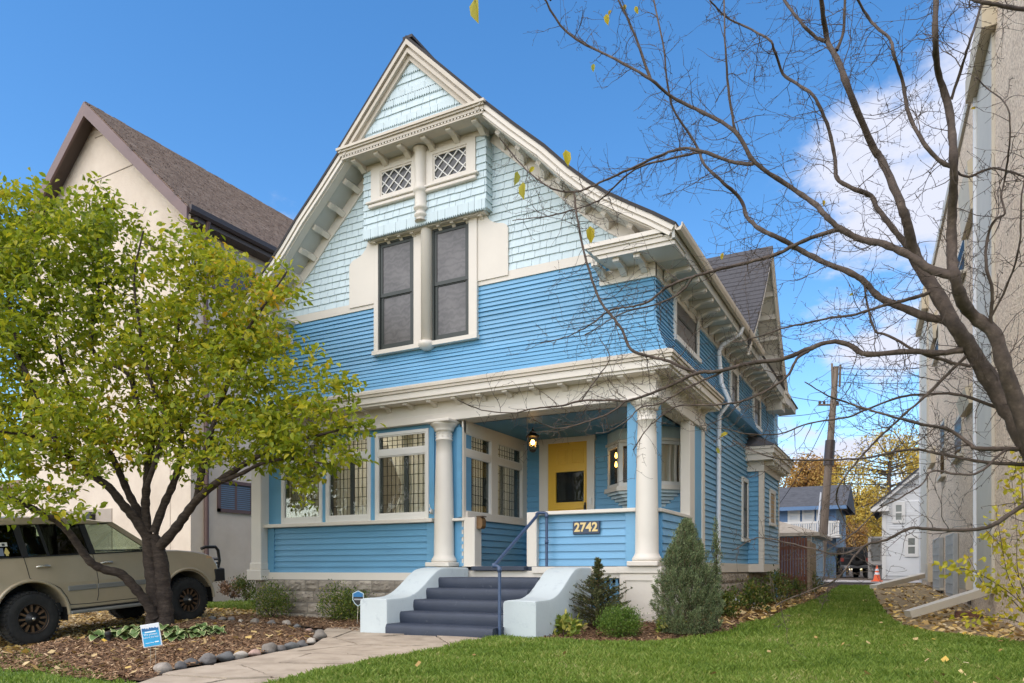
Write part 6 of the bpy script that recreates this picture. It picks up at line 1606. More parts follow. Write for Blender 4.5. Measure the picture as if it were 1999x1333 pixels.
# ------------------------------------------------------------------ trees
M['bark'] = mottled('dark_cherry_bark', [(0.25, (0.018, 0.012, 0.009)), (0.5, (0.050, 0.034, 0.025)), (0.75, (0.11, 0.08, 0.058))], 7, 8, 0.85, 1.0, 18, 0.02, (1.2, 1.2, 3.5))
M['bark2'] = mottled('grey_brown_bark', [(0.25, (0.032, 0.022, 0.016)), (0.55, (0.082, 0.058, 0.042)), (0.8, (0.18, 0.135, 0.10))], 16, 8, 0.85, 0.8, 30, 0.01)
def crm(P, per=6):
    P = [np.array(p, float) for p in P]; Q = []
    for i in range(len(P) - 1):
        p0, p1, p2, p3 = P[max(0, i - 1)], P[i], P[i + 1], P[min(len(P) - 1, i + 2)]
        for t in np.linspace(0, 1, per, endpoint=False):
            Q.append(0.5 * ((2 * p1) + (-p0 + p2) * t + (2 * p0 - 5 * p1 + 4 * p2 - p3) * t * t + (-p0 + 3 * p1 - 3 * p2 + p3) * t ** 3))
    Q.append(P[-1]); return Q
def leaf_arrays(C, D, N, L, W, droop=None):
    """C base points, D unit axis, N unit normal, L lengths, W half widths -> verts, quads (two folded halves)"""
    n = len(C); S = np.cross(D, N); S /= np.linalg.norm(S, axis=1)[:, None] + 1e-9
    L = L[:, None]; W = W[:, None]; cup = N * W * 0.35
    b = C; t = C + D * L - N * L * 0.10; l1 = C + D * L * .28 - S * W * .85 + cup; l2 = C + D * L * .66 - S * W * .75 + cup; r1 = C + D * L * .28 + S * W * .85 + cup; r2 = C + D * L * .66 + S * W * .75 + cup
    V = np.stack([b, l1, l2, t, r2, r1], 1).reshape(-1, 3); i = np.arange(n) * 6
    F = np.concatenate([np.stack([i, i + 3, i + 2, i + 1], 1), np.stack([i, i + 5, i + 4, i + 3], 1)])
    return V, F
def unit(a): return a / (np.linalg.norm(a, axis=1)[:, None] + 1e-9)
# ---- leafy tree on the left
TF = 12.0
def tp(px, py, f=TF): return np.array(atF(px, py, f))
base = atF(312, 1213, 12.0); base.z = G(base.x, base.y) + .02
lt = thing('leafy_tree', tuple(base), 'green and yellow leaved tree with forked dark trunk in the mulch bed', 'tree')
def tracer(pts, f0, f1, r0, r1, per=6):
    P = []
    for i, (a, b_) in enumerate(pts): P.append(tp(a, b_, f0 + (f1 - f0) * i / (len(pts) - 1)))
    Q = crm(P, per); k = len(Q); Rr = [r0 + (r1 - r0) * (i / (k - 1)) ** 0.85 for i in range(k)]
    return [Vector(q) for q in Q], Rr
bf = -base.x * _s + base.y * _c
skel = []
def limb(name, pts, f0, f1, w0, w1, parent=lt, n=10):
    Q, Rr = tracer(pts, f0, f1, w0 * (.26 if name == 'trunk' else .30) * f0 / FPX, w1 * (.29 if name == 'trunk' else .32) * f1 / FPX)
    Rr = [r * (1 + .07 * math.sin(i * 1.9) + .05 * math.sin(i * 4.7)) for i, r in enumerate(Rr)]
    o = build(MB().tube(Q, Rr, n), name, M['bark'], parent); skel.extend([(np.array(q), r) for q, r in zip(Q, Rr)]); return o
limb('trunk', [(322, 1228), (322, 1200), (318, 1150), (314, 1100), (306, 1070), (296, 1045)], bf, bf, 66, 46, n=14)
limb('trunk', [(296, 1225), (300, 1190), (298, 1140), (292, 1095), (290, 1050)], bf - .04, bf - .05, 50, 40, n=12)
limb('low_limb', [(302, 1205), (285, 1175), (262, 1146), (236, 1120), (205, 1112), (178, 1098), (155, 1068), (135, 1040), (112, 1018), (85, 1003), (50, 985), (15, 970)], bf - .1, bf - 1.6, 34, 16)
limb('limb', [(290, 1052), (262, 1010), (240, 985), (212, 950), (175, 925), (140, 895), (110, 860), (80, 800), (60, 740), (30, 690)], bf, bf - .9, 36, 8)
limb('limb', [(288, 1050), (270, 1000), (252, 965), (232, 920), (215, 885), (185, 850), (160, 800), (130, 740), (110, 660), (95, 560)], bf, bf + .5, 30, 7)
limb('limb', [(288, 1045), (284, 990), (286, 950), (290, 900), (296, 850), (268, 790), (250, 730), (185, 690), (180, 640), (195, 560), (190, 480), (205, 400)], bf, bf - .3, 30, 6)
limb('limb', [(300, 1040), (320, 985), (338, 945), (352, 895), (352, 840), (330, 790), (325, 740), (338, 690), (352, 620), (372, 540), (400, 455)], bf, bf + .3, 28, 6)
limb('limb', [(305, 1075), (340, 1035), (362, 1005), (385, 975), (420, 945), (455, 920), (490, 898), (520, 882), (570, 862), (620, 850), (690, 832)], bf, bf - 1.6, 36, 6)
limb('limb', [(385, 975), (392, 930), (398, 895), (410, 850), (430, 790), (455, 720), (480, 650), (520, 590), (560, 530)], bf - .4, bf - 1.1, 26, 5)
limb('limb', [(420, 945), (470, 925), (510, 905), (560, 895), (600, 900), (640, 905)], bf - .7, bf - 1.8, 16, 5)
limb('limb', [(140, 895), (100, 870), (60, 850), (20, 845), (-40, 835)], bf - .5, bf - 1.6, 15, 6)
limb('limb', [(286, 950), (310, 880), (322, 820), (300, 760), (282, 700), (270, 620), (262, 540), (280, 450)], bf - .6, bf - 1.5, 18, 5)
limb('limb', [(110, 860), (70, 800), (40, 700), (20, 600), (0, 500), (-20, 420)], bf - .6, bf - .2, 16, 5)
# crown volume: overlapping lobes (picture x, y, radii in px, distance)
lobes = [(230, 640, 300, 270, 12.0, 1.9), (420, 640, 180, 190, 11.6, 1.5), (60, 540, 200, 190, 12.0, 1.7), (130, 470, 150, 130, 12.0, 1.3), (300, 850, 330, 110, 11.6, 2.0), (530, 800, 170, 130, 10.8, 1.0), (610, 860, 120, 75, 10.5, .7), (60, 850, 180, 130, 11.2, 1.6), (90, 985, 130, 55, 10.6, .8), (520, 560, 70, 50, 11.2, .6), (585, 925, 70, 75, 10.6, .5), (-60, 700, 160, 330, 12, 1.5), (400, 470, 45, 70, 11.8, .4), (450, 520, 90, 60, 11.6, .6), (600, 700, 80, 90, 10.9, .6), (650, 760, 60, 50, 10.6, .4), (690, 830, 45, 35, 10.4, .35), (655, 890, 60, 35, 10.4, .4), (500, 690, 110, 110, 11.1, .9), (560, 540, 40, 40, 11.0, .4), (50, 400, 100, 75, 12.0, .9), (205, 395, 45, 55, 12.0, .5), (700, 820, 40, 25, 10.3, .3)]
rng = np.random.default_rng(11)
vol = np.array([l[2] * l[3] * l[5] ** .6 for l in lobes]); prob = vol / vol.sum(); A = []
while len(A) < 1750:
    l = lobes[rng.choice(len(lobes), p=prob)]
    d = rng.normal(size=3); d /= np.linalg.norm(d); r = rng.random() ** 0.42
    px, py, f = l[0] + d[0] * r * l[2], l[1] + d[1] * r * l[3], l[4] + d[2] * r * l[5]
    if py > 1010 or px < -160: continue
    if py > 960 and 215 < px < 520: continue
    if py > 905 and 190 < px < 500 and rng.random() < .75: continue
    q = tp(px, py, f)
    if q[1] > 9.45 and q[0] > -11.6: continue
    if q[1] > 11.5: continue
    A.append(q)
A = np.array(A)
S_ = np.array([p for p, r in skel]); Sr = np.array([r for p, r in skel])
order_ = np.argsort([np.min(np.linalg.norm(S_ - a, axis=1)) for a in A])
tw = MB(); tips = []
for idx in order_:
    a = A[idx]; d = np.linalg.norm(S_ - a, axis=1) + np.maximum(0, S_[:, 2] - a[2]) * .8; j = int(np.argmin(d)); p = S_[j]; L = np.linalg.norm(a - p)
    if L > 2.6: continue
    n = max(3, int(L / .22) + 1); mid = (p + a) / 2 + rng.normal(size=3) * L * .10 + np.array([0, 0, -.04 * L])
    pts = [(1 - t) ** 2 * p + 2 * t * (1 - t) * mid + t * t * a for t in np.linspace(0, 1, n)]
    r0 = min(Sr[j] * .7, .004 + .0075 * L); r1 = .0028
    tw.tube([Vector(q) for q in pts], [r0 + (r1 - r0) * i / (n - 1) for i in range(n)], 4, cap=False)
    S_ = np.concatenate([S_, np.array(pts[1:])]); Sr = np.concatenate([Sr, np.array([r0 + (r1 - r0) * i / (n - 1) for i in range(1, n)])])
    tips.append((pts[-2] if L > .3 else p, a))
tag(build(tw, 'twigs', M['bark'], lt), kind='stuff')
Cs, Ds = [], []
for p, a in tips:
    ax = a - p; ln_ = np.linalg.norm(ax) + 1e-6; ax /= ln_
    m = rng.integers(13, 25)
    t = rng.random(m) ** .8
    c0 = p + (a - p) * (-.4 + 1.5 * t)[:, None] + rng.normal(size=(m, 3)) * np.array([.095, .095, .065])
    dd = unit(ax * .55 + rng.normal(size=(m, 3)) * .75 + np.array([0, 0, -.22])); Cs.append(c0); Ds.append(dd)
C = np.concatenate(Cs); D = np.concatenate(Ds); k = ~((C[:, 1] > 9.62) & (C[:, 0] > -11.4)); C, D = C[k], D[k]
nL = len(C); N = unit(rng.normal(size=(nL, 3)) * .55 + np.array([-.05, -.25, .85])); N = unit(N - D * np.sum(N * D, 1)[:, None])
LL = rng.uniform(.075, .135, nL); WW = LL * rng.uniform(.24, .33, nL)
stops_l = [(0.0, (0.12, 0.18, 0.014)), (0.35, (0.25, 0.315, 0.018)), (0.70, (0.40, 0.415, 0.024)), (0.93, (0.56, 0.48, 0.030)), (1.0, (0.70, 0.42, 0.030))]
M['leaf'] = leafmat('tree_leaf', stops_l, 0.5, 0.45, 0.45)
fL = -C[:, 0] * _s + C[:, 1] * _c
lat = C[:, 0] * _c + C[:, 1] * _s
near = np.argsort(fL / (LL / .1))
pxl = CXP + FPX * lat / fL; pyl = HYP - FPX * (C[:, 2] - CZ) / fL
vis = [i for i in near if 0 < pxl[i] < 1999 and 0 < pyl[i] < 1333][:285]
sel = np.zeros(nL, bool); sel[vis] = True
V, F = leaf_arrays(C[~sel], D[~sel], N[~sel], LL[~sel], WW[~sel])
crown = tag(np_mesh('crown', V, F, M['leaf'], lt), kind='stuff')
def leafmat_obj(name, stops, trans):
    m = leafmat(name, stops, trans); nt = m.node_tree
    oi = nt.nodes.new('ShaderNodeObjectInfo')
    for l in list(nt.links):
        if l.from_socket.name == 'Random Per Island': to = l.to_socket; nt.links.remove(l); nt.links.new(oi.outputs['Random'], to)
    return m
M['leaf1'] = leafmat_obj('single_leaf', stops_l, 0.5)
one = np.array([[0., 0, 0]]); vv, ff = leaf_arrays(one, np.array([[0., 1, 0]]), np.array([[0., 0, 1]]), np.array([1.0]), np.array([.29]))
leaf_me = bpy.data.meshes.new('leaf'); leaf_me.from_pydata(vv.tolist(), [], ff.tolist()); leaf_me.materials.append(M['leaf1'])
for i in vis:
    o = bpy.data.objects.new('leaf', leaf_me); COL.objects.link(o); o.parent = lt; o.matrix_parent_inverse = Matrix.Translation(-ROOT[lt.name])
    s = np.cross(D[i], N[i]); Rm = Matrix((( s[0], D[i][0], N[i][0]), (s[1], D[i][1], N[i][1]), (s[2], D[i][2], N[i][2]))).to_4x4()
    o.matrix_basis = Matrix.Translation(C[i]) @ Rm @ Matrix.Scale(LL[i], 4)

# ---- bare tree on the right: limbs reach over the lawn
bt0 = atF(2120, 1363, 5.2)
bt = thing('bare_tree', (bt0.x, bt0.y, G(bt0.x, bt0.y)), 'leafless tree with dark spreading branches at the right of the picture', 'tree')
BR = {
 'A': ([(2125, 1372), (2118, 1200), (2075, 1000), (1999, 848), (1950, 770), (1892, 677), (1862, 632), (1820, 557), (1787, 503), (1772, 440), (1757, 395), (1724, 318), (1703, 285), (1658, 180), (1637, 120), (1616, 81), (1607, 30), (1600, -30)], 5.2, 5.6, 120, 11),
 'B': ([(2060, 975), (1990, 800), (1962, 720), (1940, 650), (1904, 620), (1880, 590), (1864, 542), (1859, 510), (1858, 440), (1862, 350), (1861, 300), (1852, 210), (1832, 144), (1826, 75), (1828, -30)], 5.1, 4.7, 46, 14),
 'C': ([(1862, 540), (1814, 524), (1778, 500), (1724, 476), (1682, 467), (1640, 446), (1610, 419), (1592, 400), (1544, 366), (1475, 318), (1433, 255), (1371, 219), (1311, 189), (1270, 155), (1203, 116), (1108, 64), (1061, -5)], None, 6.6, 24, 5),
 'C2': ([(1270, 155), (1240, 71), (1203, -10)], None, 6.4, 9, 5),
 'C3': ([(1434, 252), (1422, 171), (1415, 75), (1413, -10)], None, 5.8, 8, 4),
 'D': ([(1868, 640), (1844, 626), (1805, 617), (1757, 599), (1718, 581), (1685, 548), (1661, 533), (1610, 512), (1568, 491), (1520, 464), (1487, 449), (1460, 425), (1445, 389), (1412, 356), (1375, 321), (1358, 280), (1311, 203), (1294, 84), (1273, -10)], None, 6.8, 26, 4),
 'D2': ([(1470, 320), (1435, 317), (1371, 295), (1331, 290), (1287, 304), (1236, 327), (1189, 348), (1145, 368), (1118, 375), (1078, 368), (1034, 338), (1000, 300), (975, 268)], None, 7.6, 11, 3),
 'D3': ([(1365, 297), (1304, 311), (1240, 330), (1189, 375), (1162, 395), (1111, 412), (1067, 422), (1000, 430)], None, 7.8, 7, 2.5),
 'D4': ([(1121, 376), (1124, 403), (1129, 436), (1140, 493), (1155, 542), (1171, 587), (1196, 619), (1216, 646), (1232, 683), (1270, 696), (1304, 705), (1360, 728)], None, 6.2, 5, 9),
 'E': ([(1880, 683), (1835, 689), (1775, 686), (1694, 692), (1658, 674), (1622, 667), (1574, 683), (1526, 701), (1460, 710), (1400, 725), (1360, 728), (1315, 750), (1270, 768), (1225, 782), (1180, 781), (1135, 782), (1090, 793), (1045, 797), (1000, 806), (940, 800), (893, 780)], None, 6.6, 19, 2.5),
 'E2': ([(1222, 783), (1191, 806), (1140, 825), (1090, 836), (1063, 829), (1040, 818)], None, 6.2, 6, 2.5),
 'E4': ([(1418, 722), (1360, 748), (1333, 761), (1293, 786), (1248, 797), (1225, 820), (1187, 842), (1164, 845)], None, 6.0, 6, 2.5),
 'E5': ([(1580, 684), (1556, 700), (1535, 736), (1490, 766), (1450, 782), (1405, 790), (1360, 791), (1320, 794), (1281, 820), (1259, 842), (1236, 878)], None, 6.0, 9, 2.5),
 'E6': ([(1135, 782), (1160, 745), (1190, 700), (1170, 660)], None, 6.6, 4, 2),
 'F': ([(1640, 446), (1592, 461), (1550, 479), (1514, 497), (1460, 512), (1400, 527), (1360, 538), (1315, 554), (1293, 567), (1266, 589), (1236, 598), (1203, 602), (1180, 612), (1158, 630), (1126, 648), (1101, 659), (1056, 670)], None, 6.8, 13, 2.5),
 'F2': ([(1351, 542), (1333, 567), (1304, 585), (1270, 597), (1230, 606), (1196, 621), (1175, 634), (1140, 655)], None, 6.4, 6, 2.5),
 'G': ([(1818, 570), (1775, 584), (1715, 599), (1670, 614), (1622, 620), (1568, 632), (1526, 641), (1475, 659), (1430, 668)], None, 5.8, 11, 3),
 'H': ([(2075, 960), (1999, 985), (1955, 1015), (1925, 1030), (1880, 1035), (1820, 1033), (1775, 1032), (1730, 1054), (1694, 1062), (1668, 1085), (1637, 1127), (1590, 1150), (1531, 1172), (1514, 1184)], None, 5.6, 15, 2.5),
 'H2': ([(1700, 1060), (1640, 1082), (1590, 1072), (1540, 1060), (1480, 1050), (1430, 1075)], None, 6.0, 6, 2.5),
 'I': ([(2050, 880), (1999, 876), (1910, 876), (1892, 865), (1850, 838), (1790, 826), (1739, 812), (1694, 799), (1649, 784), (1610, 769), (1570, 745)], None, 5.4, 15, 3),
 'J': ([(2060, 915), (1999, 907), (1940, 904), (1880, 895), (1820, 883), (1775, 877), (1700, 892), (1655, 896), (1580, 898), (1520, 895), (1470, 880), (1430, 860)], None, 6.0, 12, 3),
 'K': ([(1892, 690), (1850, 730), (1805, 775), (1760, 814), (1715, 856), (1670, 904), (1640, 946), (1634, 980), (1660, 1040)], None, 5.9, 10, 3),
 'L': ([(1960, 800), (1940, 793), (1865, 769), (1805, 770), (1760, 775), (1700, 796), (1655, 814), (1580, 826), (1520, 847), (1460, 847), (1410, 835)], None, 6.1, 10, 3),
 'M': ([(1985, 880), (1961, 880), (1910, 922), (1865, 925), (1820, 919), (1799, 946), (1760, 970), (1715, 994), (1679, 1030), (1640, 1060)], None, 5.0, 8, 3),
 'N': ([(2060, 24), (1999, 18), (1946, 9), (1907, 1), (1880, -12)], 4.6, 4.4, 14, 9),
 'B2': ([(1856, 195), (1877, 132), (1895, 75), (1922, -10)], None, 4.7, 9, 6),
 'A2': ([(1861, 327), (1832, 312), (1802, 276), (1775, 225), (1763, 165), (1745, 105), (1736, 75), (1700, 42), (1668, -12)], None, 5.0, 13, 7),
 'A3': ([(1634, 98), (1646, 60), (1650, -10)], None, 5.7, 10, 7),
 'A4': ([(1612, 80), (1592, 72), (1562, 42), (1523, -10)], None, 5.9, 11, 7),
 'C4': ([(1787, 503), (1769, 479), (1739, 440), (1712, 405), (1700, 382), (1670, 370), (1634, 348), (1631, 315), (1619, 255), (1592, 192), (1562, 168), (1529, 144), (1511, 96), (1502, 78), (1460, 54), (1418, 33), (1385, 0)], None, 6.3, 18, 4),
 'P': ([(1940, 655), (1934, 620), (1937, 566), (1925, 518), (1928, 464), (1940, 431), (1961, 416), (1955, 383), (1961, 350), (1970, 285), (1967, 210), (1925, 171), (1905, 150)], None, 4.5, 11, 3),
 'Q': ([(1934, 620), (1965, 560), (1990, 480), (1995, 380), (2010, 300)], None, 4.4, 7, 4),
 'S': ([(1860, 330), (1890, 345), (1940, 328), (2000, 345)], None, 4.9, 8, 5), 'U': ([(1685, 548), (1705, 640), (1735, 655), (1800, 690), (1850, 705), (1895, 715)], None, 5.4, 5, 9),
}
dep = []      # (px, py, f) along traced branches
brs = {}
def near_f(px, py): return min(dep, key=lambda q: (q[0] - px) ** 2 + (q[1] - py) ** 2)[2]
for key, (pts, f0, f1, w0, w1) in BR.items():
    if f0 is None: f0 = near_f(*pts[0])
    if key in ('D4', 'U'): f1 = near_f(*pts[-1])
    k = len(pts); P = []
    for i, (a, b_) in enumerate(pts):
        t = i / (k - 1); f = f0 + (f1 - f0) * t + (0 if i in (0,) or key in ('D4', 'U') else .18 * math.sin(i * 1.7 + len(key)) * t)
        P.append(np.array([a, b_, f])); 
    Q = crm(P, 5); m_ = len(Q); Wp = []
    for i in range(m_): t = i / (m_ - 1); Wp.append((w0 + (w1 - w0) * t ** .75) * .70)
    if key == 'A': Wp = [np.interp(i / (m_ - 1), [0, .12, .18, .3, .45, .6, 1], [100, 64, 38, 29, 23, 15, 8]) for i in range(m_)]
    pts3 = []; rad = []
    for q, w in zip(Q, Wp):
        dep.append((q[0], q[1], q[2])); pts3.append(atF(q[0] + random.uniform(-.8, .8), q[1] + random.uniform(-.8, .8), q[2])); rad.append(w / 2 * q[2] / FPX * (1 + random.uniform(-.12, .12)))
    brs[key] = (pts3, rad)
    build(MB().tube(pts3, rad, 12 if w0 > 20 else 7), 'trunk' if key == 'A' else 'branch', M['bark2'], bt)
# twigs
tmb = MB(); rt = random.Random(5)
def rvec(): 
    while True:
        v = Vector((rt.uniform(-1, 1), rt.uniform(-1, 1), rt.uniform(-1, 1)))
        if .1 < v.length < 1: return v.normalized()
def twig(p, d, L, r, lvl):
    n = max(3, int(L / .05)); pts = [p]; rad = [r]; q = p.copy(); dd = d.copy()
    for i in range(n):
        dd = (dd + rvec() * .30 + Vector((0, 0, .03))).normalized(); q = q + dd * (L / n); pts.append(q.copy()); rad.append(max(.0011, r * (1 - .75 * (i + 1) / n)))
        # spurs and buds
        if rt.random() < .55:
            s = (dd + rvec() * 1.3).normalized(); tmb.tube([q, q + s * rt.uniform(.012, .03)], [max(.0014, r * .5), .0018], 3, cap=False, sm=False)
        if lvl < 2 and rt.random() < (.42 if lvl == 0 else .22):
            s = (dd * .6 + rvec()).normalized(); twig(q, s, L * rt.uniform(.3, .6), max(.0014, r * .6), lvl + 1)
    tmb.tube(pts, rad, 4, cap=False)
for key, (pts3, rad) in brs.items():
    acc = 0; nxt = .1
    for i in range(1, len(pts3)):
        seg = pts3[i] - pts3[i - 1]; acc += seg.length
        if key == 'A' and i < 20: continue
        while acc > nxt:
            nxt += rt.uniform(.05, .13) * (1.5 if rad[i] > .02 else 1.0)
            d = (seg.normalized() * .55 + rvec() * .9).normalized()
            d = (d + Vector((_s, -_c, 0)) * (-.15)).normalized()
            L = rt.uniform(.12, .55) * (1.15 if rad[i] > .008 else .75)
            twig(pts3[i] - seg * rt.random(), d, L, min(rad[i] * .55, rt.uniform(.0022, .0042)), 0)
tag(build(tmb, 'twigs', M['bark2'], bt), kind='stuff')
# the few leaves left on it
ylw = [(0.0, (0.42, 0.30, 0.02)), (0.5, (0.55, 0.44, 0.03)), (1.0, (0.36, 0.36, 0.05))]
M['leafy'] = leafmat_obj('yellow_leaf', ylw, 0.4)
leaf_y = bpy.data.meshes.new('leaf_y'); leaf_y.from_pydata(vv.tolist(), [], ff.tolist()); leaf_y.materials.append(M['leafy'])
for px, py, h, ang in ((927, 20, 48, 185), (1104, 308, 32, 190), (1010, 348, 28, 170), (1021, 372, 34, 180), (1043, 333, 16, 140), (1152, 458, 34, 183), (1183, 38, 22, 190), (1240, 20, 16, 200), (1158, 132, 16, 180), (1411, 500, 14, 170), (1421, 853, 18, 120), (1400, 880, 14, 200), (1608, 396, 12, 180), (1666, 577, 10, 120), (1905, 215, 10, 100), (1220, 15, 14, 175), (1192, 25, 12, 160)):
    f = near_f(px, py) if px > 990 else 5.2
    o = bpy.data.objects.new('leaf', leaf_y); COL.objects.link(o); o.parent = bt; o.matrix_parent_inverse = Matrix.Translation(-ROOT[bt.name])
    p = atF(px, py - h * .5, f); sc_ = h * f / FPX
    Rm = Matrix.Rotation(YAW, 4, 'Z') @ Matrix.Rotation(R(90), 4, 'X') @ Matrix.Rotation(R(ang), 4, 'Z') @ Matrix.Rotation(R(random.uniform(-40, 40)), 4, 'Y') @ Matrix.Scale(1, 4)
    o.matrix_basis = Matrix.Translation(p) @ Rm @ Matrix.Scale(sc_, 4)
# sprig at the very top of the picture hangs from a branch that starts above the frame
p0 = atF(927, -10, 5.2); build(MB().tube([atF(1075, 0, 6.5), atF(1000, -70, 5.9), atF(950, -40, 5.4), p0, atF(927, 4, 5.2)], [.010, .007, .004, .003, .002], 5), 'branch', M['bark2'], bt)
# ------------------------------------------------------------------ shrubs and garden things
rp_ = np.random.default_rng(23)
M['stem'] = plain('brown_stem', (0.07, 0.045, 0.03), 0.8)
def sizes_at(p): return -p.x * _s + p.y * _c
def shrub(name, label, cat, px, py, wpx, hpx, n, L, W, mat, shape='mound', group=None, up=.4, stems=9, dp=None, base=None, gap=.35):
    b = base or ground_hit(px, py); f = sizes_at(b); w = wpx / 2 * f / FPX; h = hpx * f / FPX; dp = dp or w
    o = thing(name, tuple(b), label, cat, group)
    # clumps give uneven outline and gaps
    nc = max(8, n // 38); d = rp_.normal(size=(nc, 3)); d /= np.linalg.norm(d, axis=1)[:, None]; r = rp_.random(nc) ** gap
    if shape == 'mound': c = d * r[:, None] * np.array([w, dp, h * .52]) + np.array([0, 0, h * .5])
    elif shape == 'cone':
        t = rp_.random(nc) ** 1.5; a = rp_.random(nc) * 6.283; rr = (1 - t) ** .8 * rp_.random(nc) ** .35; c = np.stack([np.cos(a) * rr * w, np.sin(a) * rr * dp, t * h * .95 + .02], 1)
    elif shape == 'flame':
        t = rp_.random(nc) ** 1.15; a = rp_.random(nc) * 6.283; prof = np.interp(t, [0, .12, .35, .6, .8, .93, 1], [.55, .92, 1, .8, .45, .2, .06]); rr = prof * rp_.random(nc) ** .4; c = np.stack([np.cos(a) * rr * w, np.sin(a) * rr * dp, t * h * .96 + .02], 1)
    bv = np.array(b); m = n // nc; sp = (w + h) * .055 + .012
    C = (bv + c)[:, None, :] + rp_.normal(size=(nc, m, 3)) * sp; C = C.reshape(-1, 3); C[:, 2] = np.maximum(C[:, 2], b.z + .01)
    ax = unit(c - np.array([0, 0, h * .15]))
    D = np.repeat(ax, m, 0) * .6 + rp_.normal(size=C.shape) * .6 + np.array([0, 0, up]); D = unit(D)
    N = unit(rp_.normal(size=C.shape) * .7 + np.array([0, -.3, .7])); N = unit(N - D * np.sum(N * D, 1)[:, None])
    k = len(C); LL = rp_.uniform(L * .7, L * 1.2, k); WW = np.full(k, W) * rp_.uniform(.8, 1.2, k)
    V, F = leaf_arrays(C, D, N, LL, WW)
    tag(np_mesh('foliage', V, F, mat, o), kind='stuff')
    s = MB()
    for i in range(stems):
        q = c[rp_.integers(nc)] * .8; s.tube([b + Vector((rp_.normal() * .02, rp_.normal() * .02, -.02)), b + Vector((q[0] * .4, q[1] * .4, q[2] * .5)), b + Vector(q)], [.010, .007, .003], 4, cap=False)
    tag(build(s, 'stems', M['stem'], o), kind='stuff'); return o
g1 = leafmat('spirea_leaf', [(0, (0.045, 0.085, 0.012)), (.5, (0.11, 0.17, 0.025)), (.85, (0.21, 0.25, 0.04)), (1, (0.40, 0.33, 0.06))], .3)
shrub('spirea_shrub', 'bushy green shrub at the left end of the stone foundation', 'shrub', 530, 1205, 80, 70, 2400, .035, .010, g1, dp=.28, base=Vector((onY(530, 1205, 9.75).x, 9.75, G(-10, 9.75))), group='shrubs along the stone foundation')
shrub('spirea_shrub', 'bushy green shrub in the middle of the stone foundation', 'shrub', 656, 1205, 72, 66, 2100, .035, .010, g1, dp=.28, base=Vector((onY(656, 1205, 9.75).x, 9.75, G(-9, 9.75))), group='shrubs along the stone foundation')
shrub('spirea_shrub', 'yellow-green shrub half hidden behind the left cheek wall', 'shrub', 728, 1203, 62, 62, 1600, .035, .010, g1, dp=.28, group='shrubs along the stone foundation', base=Vector((-8.2, 9.9, .12)))
gsp = leafmat('spruce_needle', [(0, (0.035, 0.052, 0.018)), (.5, (0.088, 0.105, 0.036)), (.9, (0.165, 0.17, 0.06)), (1, (0.22, 0.13, 0.055))], .15)
# dwarf spruce with whorled boughs
b = onY(1168, 1214, 9.5); b.z = G(b.x, b.y); f = sizes_at(b); hS = 138 * f / FPX; wS = 60 * f / FPX
o = thing('dwarf_spruce', tuple(b), 'small dark green conical spruce in front of the blue lattice', 'shrub')
mb = MB(); mb.tube([b, b + Vector((0, 0, hS))], [.022, .004], 6); build(mb, 'trunk', M['stem'], o)
Cs, Ds = [], []; bo = MB()
for i in range(270):
    t = rp_.random() ** 1.2; a = rp_.random() * 6.283; z0 = .05 + t * (hS - .08); ln_ = wS * np.interp(t, [0, .25, .45, .6, .75, 1], [1.0, 1.08, .9, .5, .2, .1]) * rp_.uniform(.6, 1.2)
    d = np.array([math.cos(a), math.sin(a), rp_.uniform(.1, .6)]); d /= np.linalg.norm(d); p = np.array(b) + np.array([0, 0, z0])
    bo.tube([Vector(p), Vector(p + d * ln_)], [.005, .002], 3, cap=False)
    m = int(22 + ln_ * 130); tt = rp_.random(m); c0 = p + d * (tt * ln_)[:, None]; Cs.append(c0); Ds.append(unit(d * .7 + rp_.normal(size=(m, 3)) * .6))
for i in range(120): z0 = hS * rp_.uniform(.55, 1); Cs.append(np.array([[b.x, b.y, b.z + z0]])); Ds.append(unit(rp_.normal(size=(1, 3)) + np.array([0, 0, .6])))
C = np.concatenate(Cs); D = np.concatenate(Ds); N = unit(np.cross(D, rp_.normal(size=D.shape))); V, F = leaf_arrays(C, D, N, rp_.uniform(.018, .034, len(C)), np.full(len(C), .0060))
tag(np_mesh('needles', V, F, gsp, o), kind='stuff'); tag(build(bo, 'boughs', M['stem'], o), kind='stuff')
grd = leafmat('clipped_bush_leaf', [(0, (0.05, 0.10, 0.012)), (.5, (0.105, 0.19, 0.022)), (1, (0.19, 0.27, 0.045))], .25)
shrub('round_bush', 'round bright green clipped bush beside the small spruce', 'shrub', 1211, 1243, 80, 54, 5200, .028, .0055, grd, dp=.24, gap=.28)
gj = leafmat('juniper_spray', [(0, (0.07, 0.105, 0.045)), (.45, (0.17, 0.225, 0.10)), (.85, (0.29, 0.34, 0.16)), (1, (0.27, 0.20, 0.11))], .2)
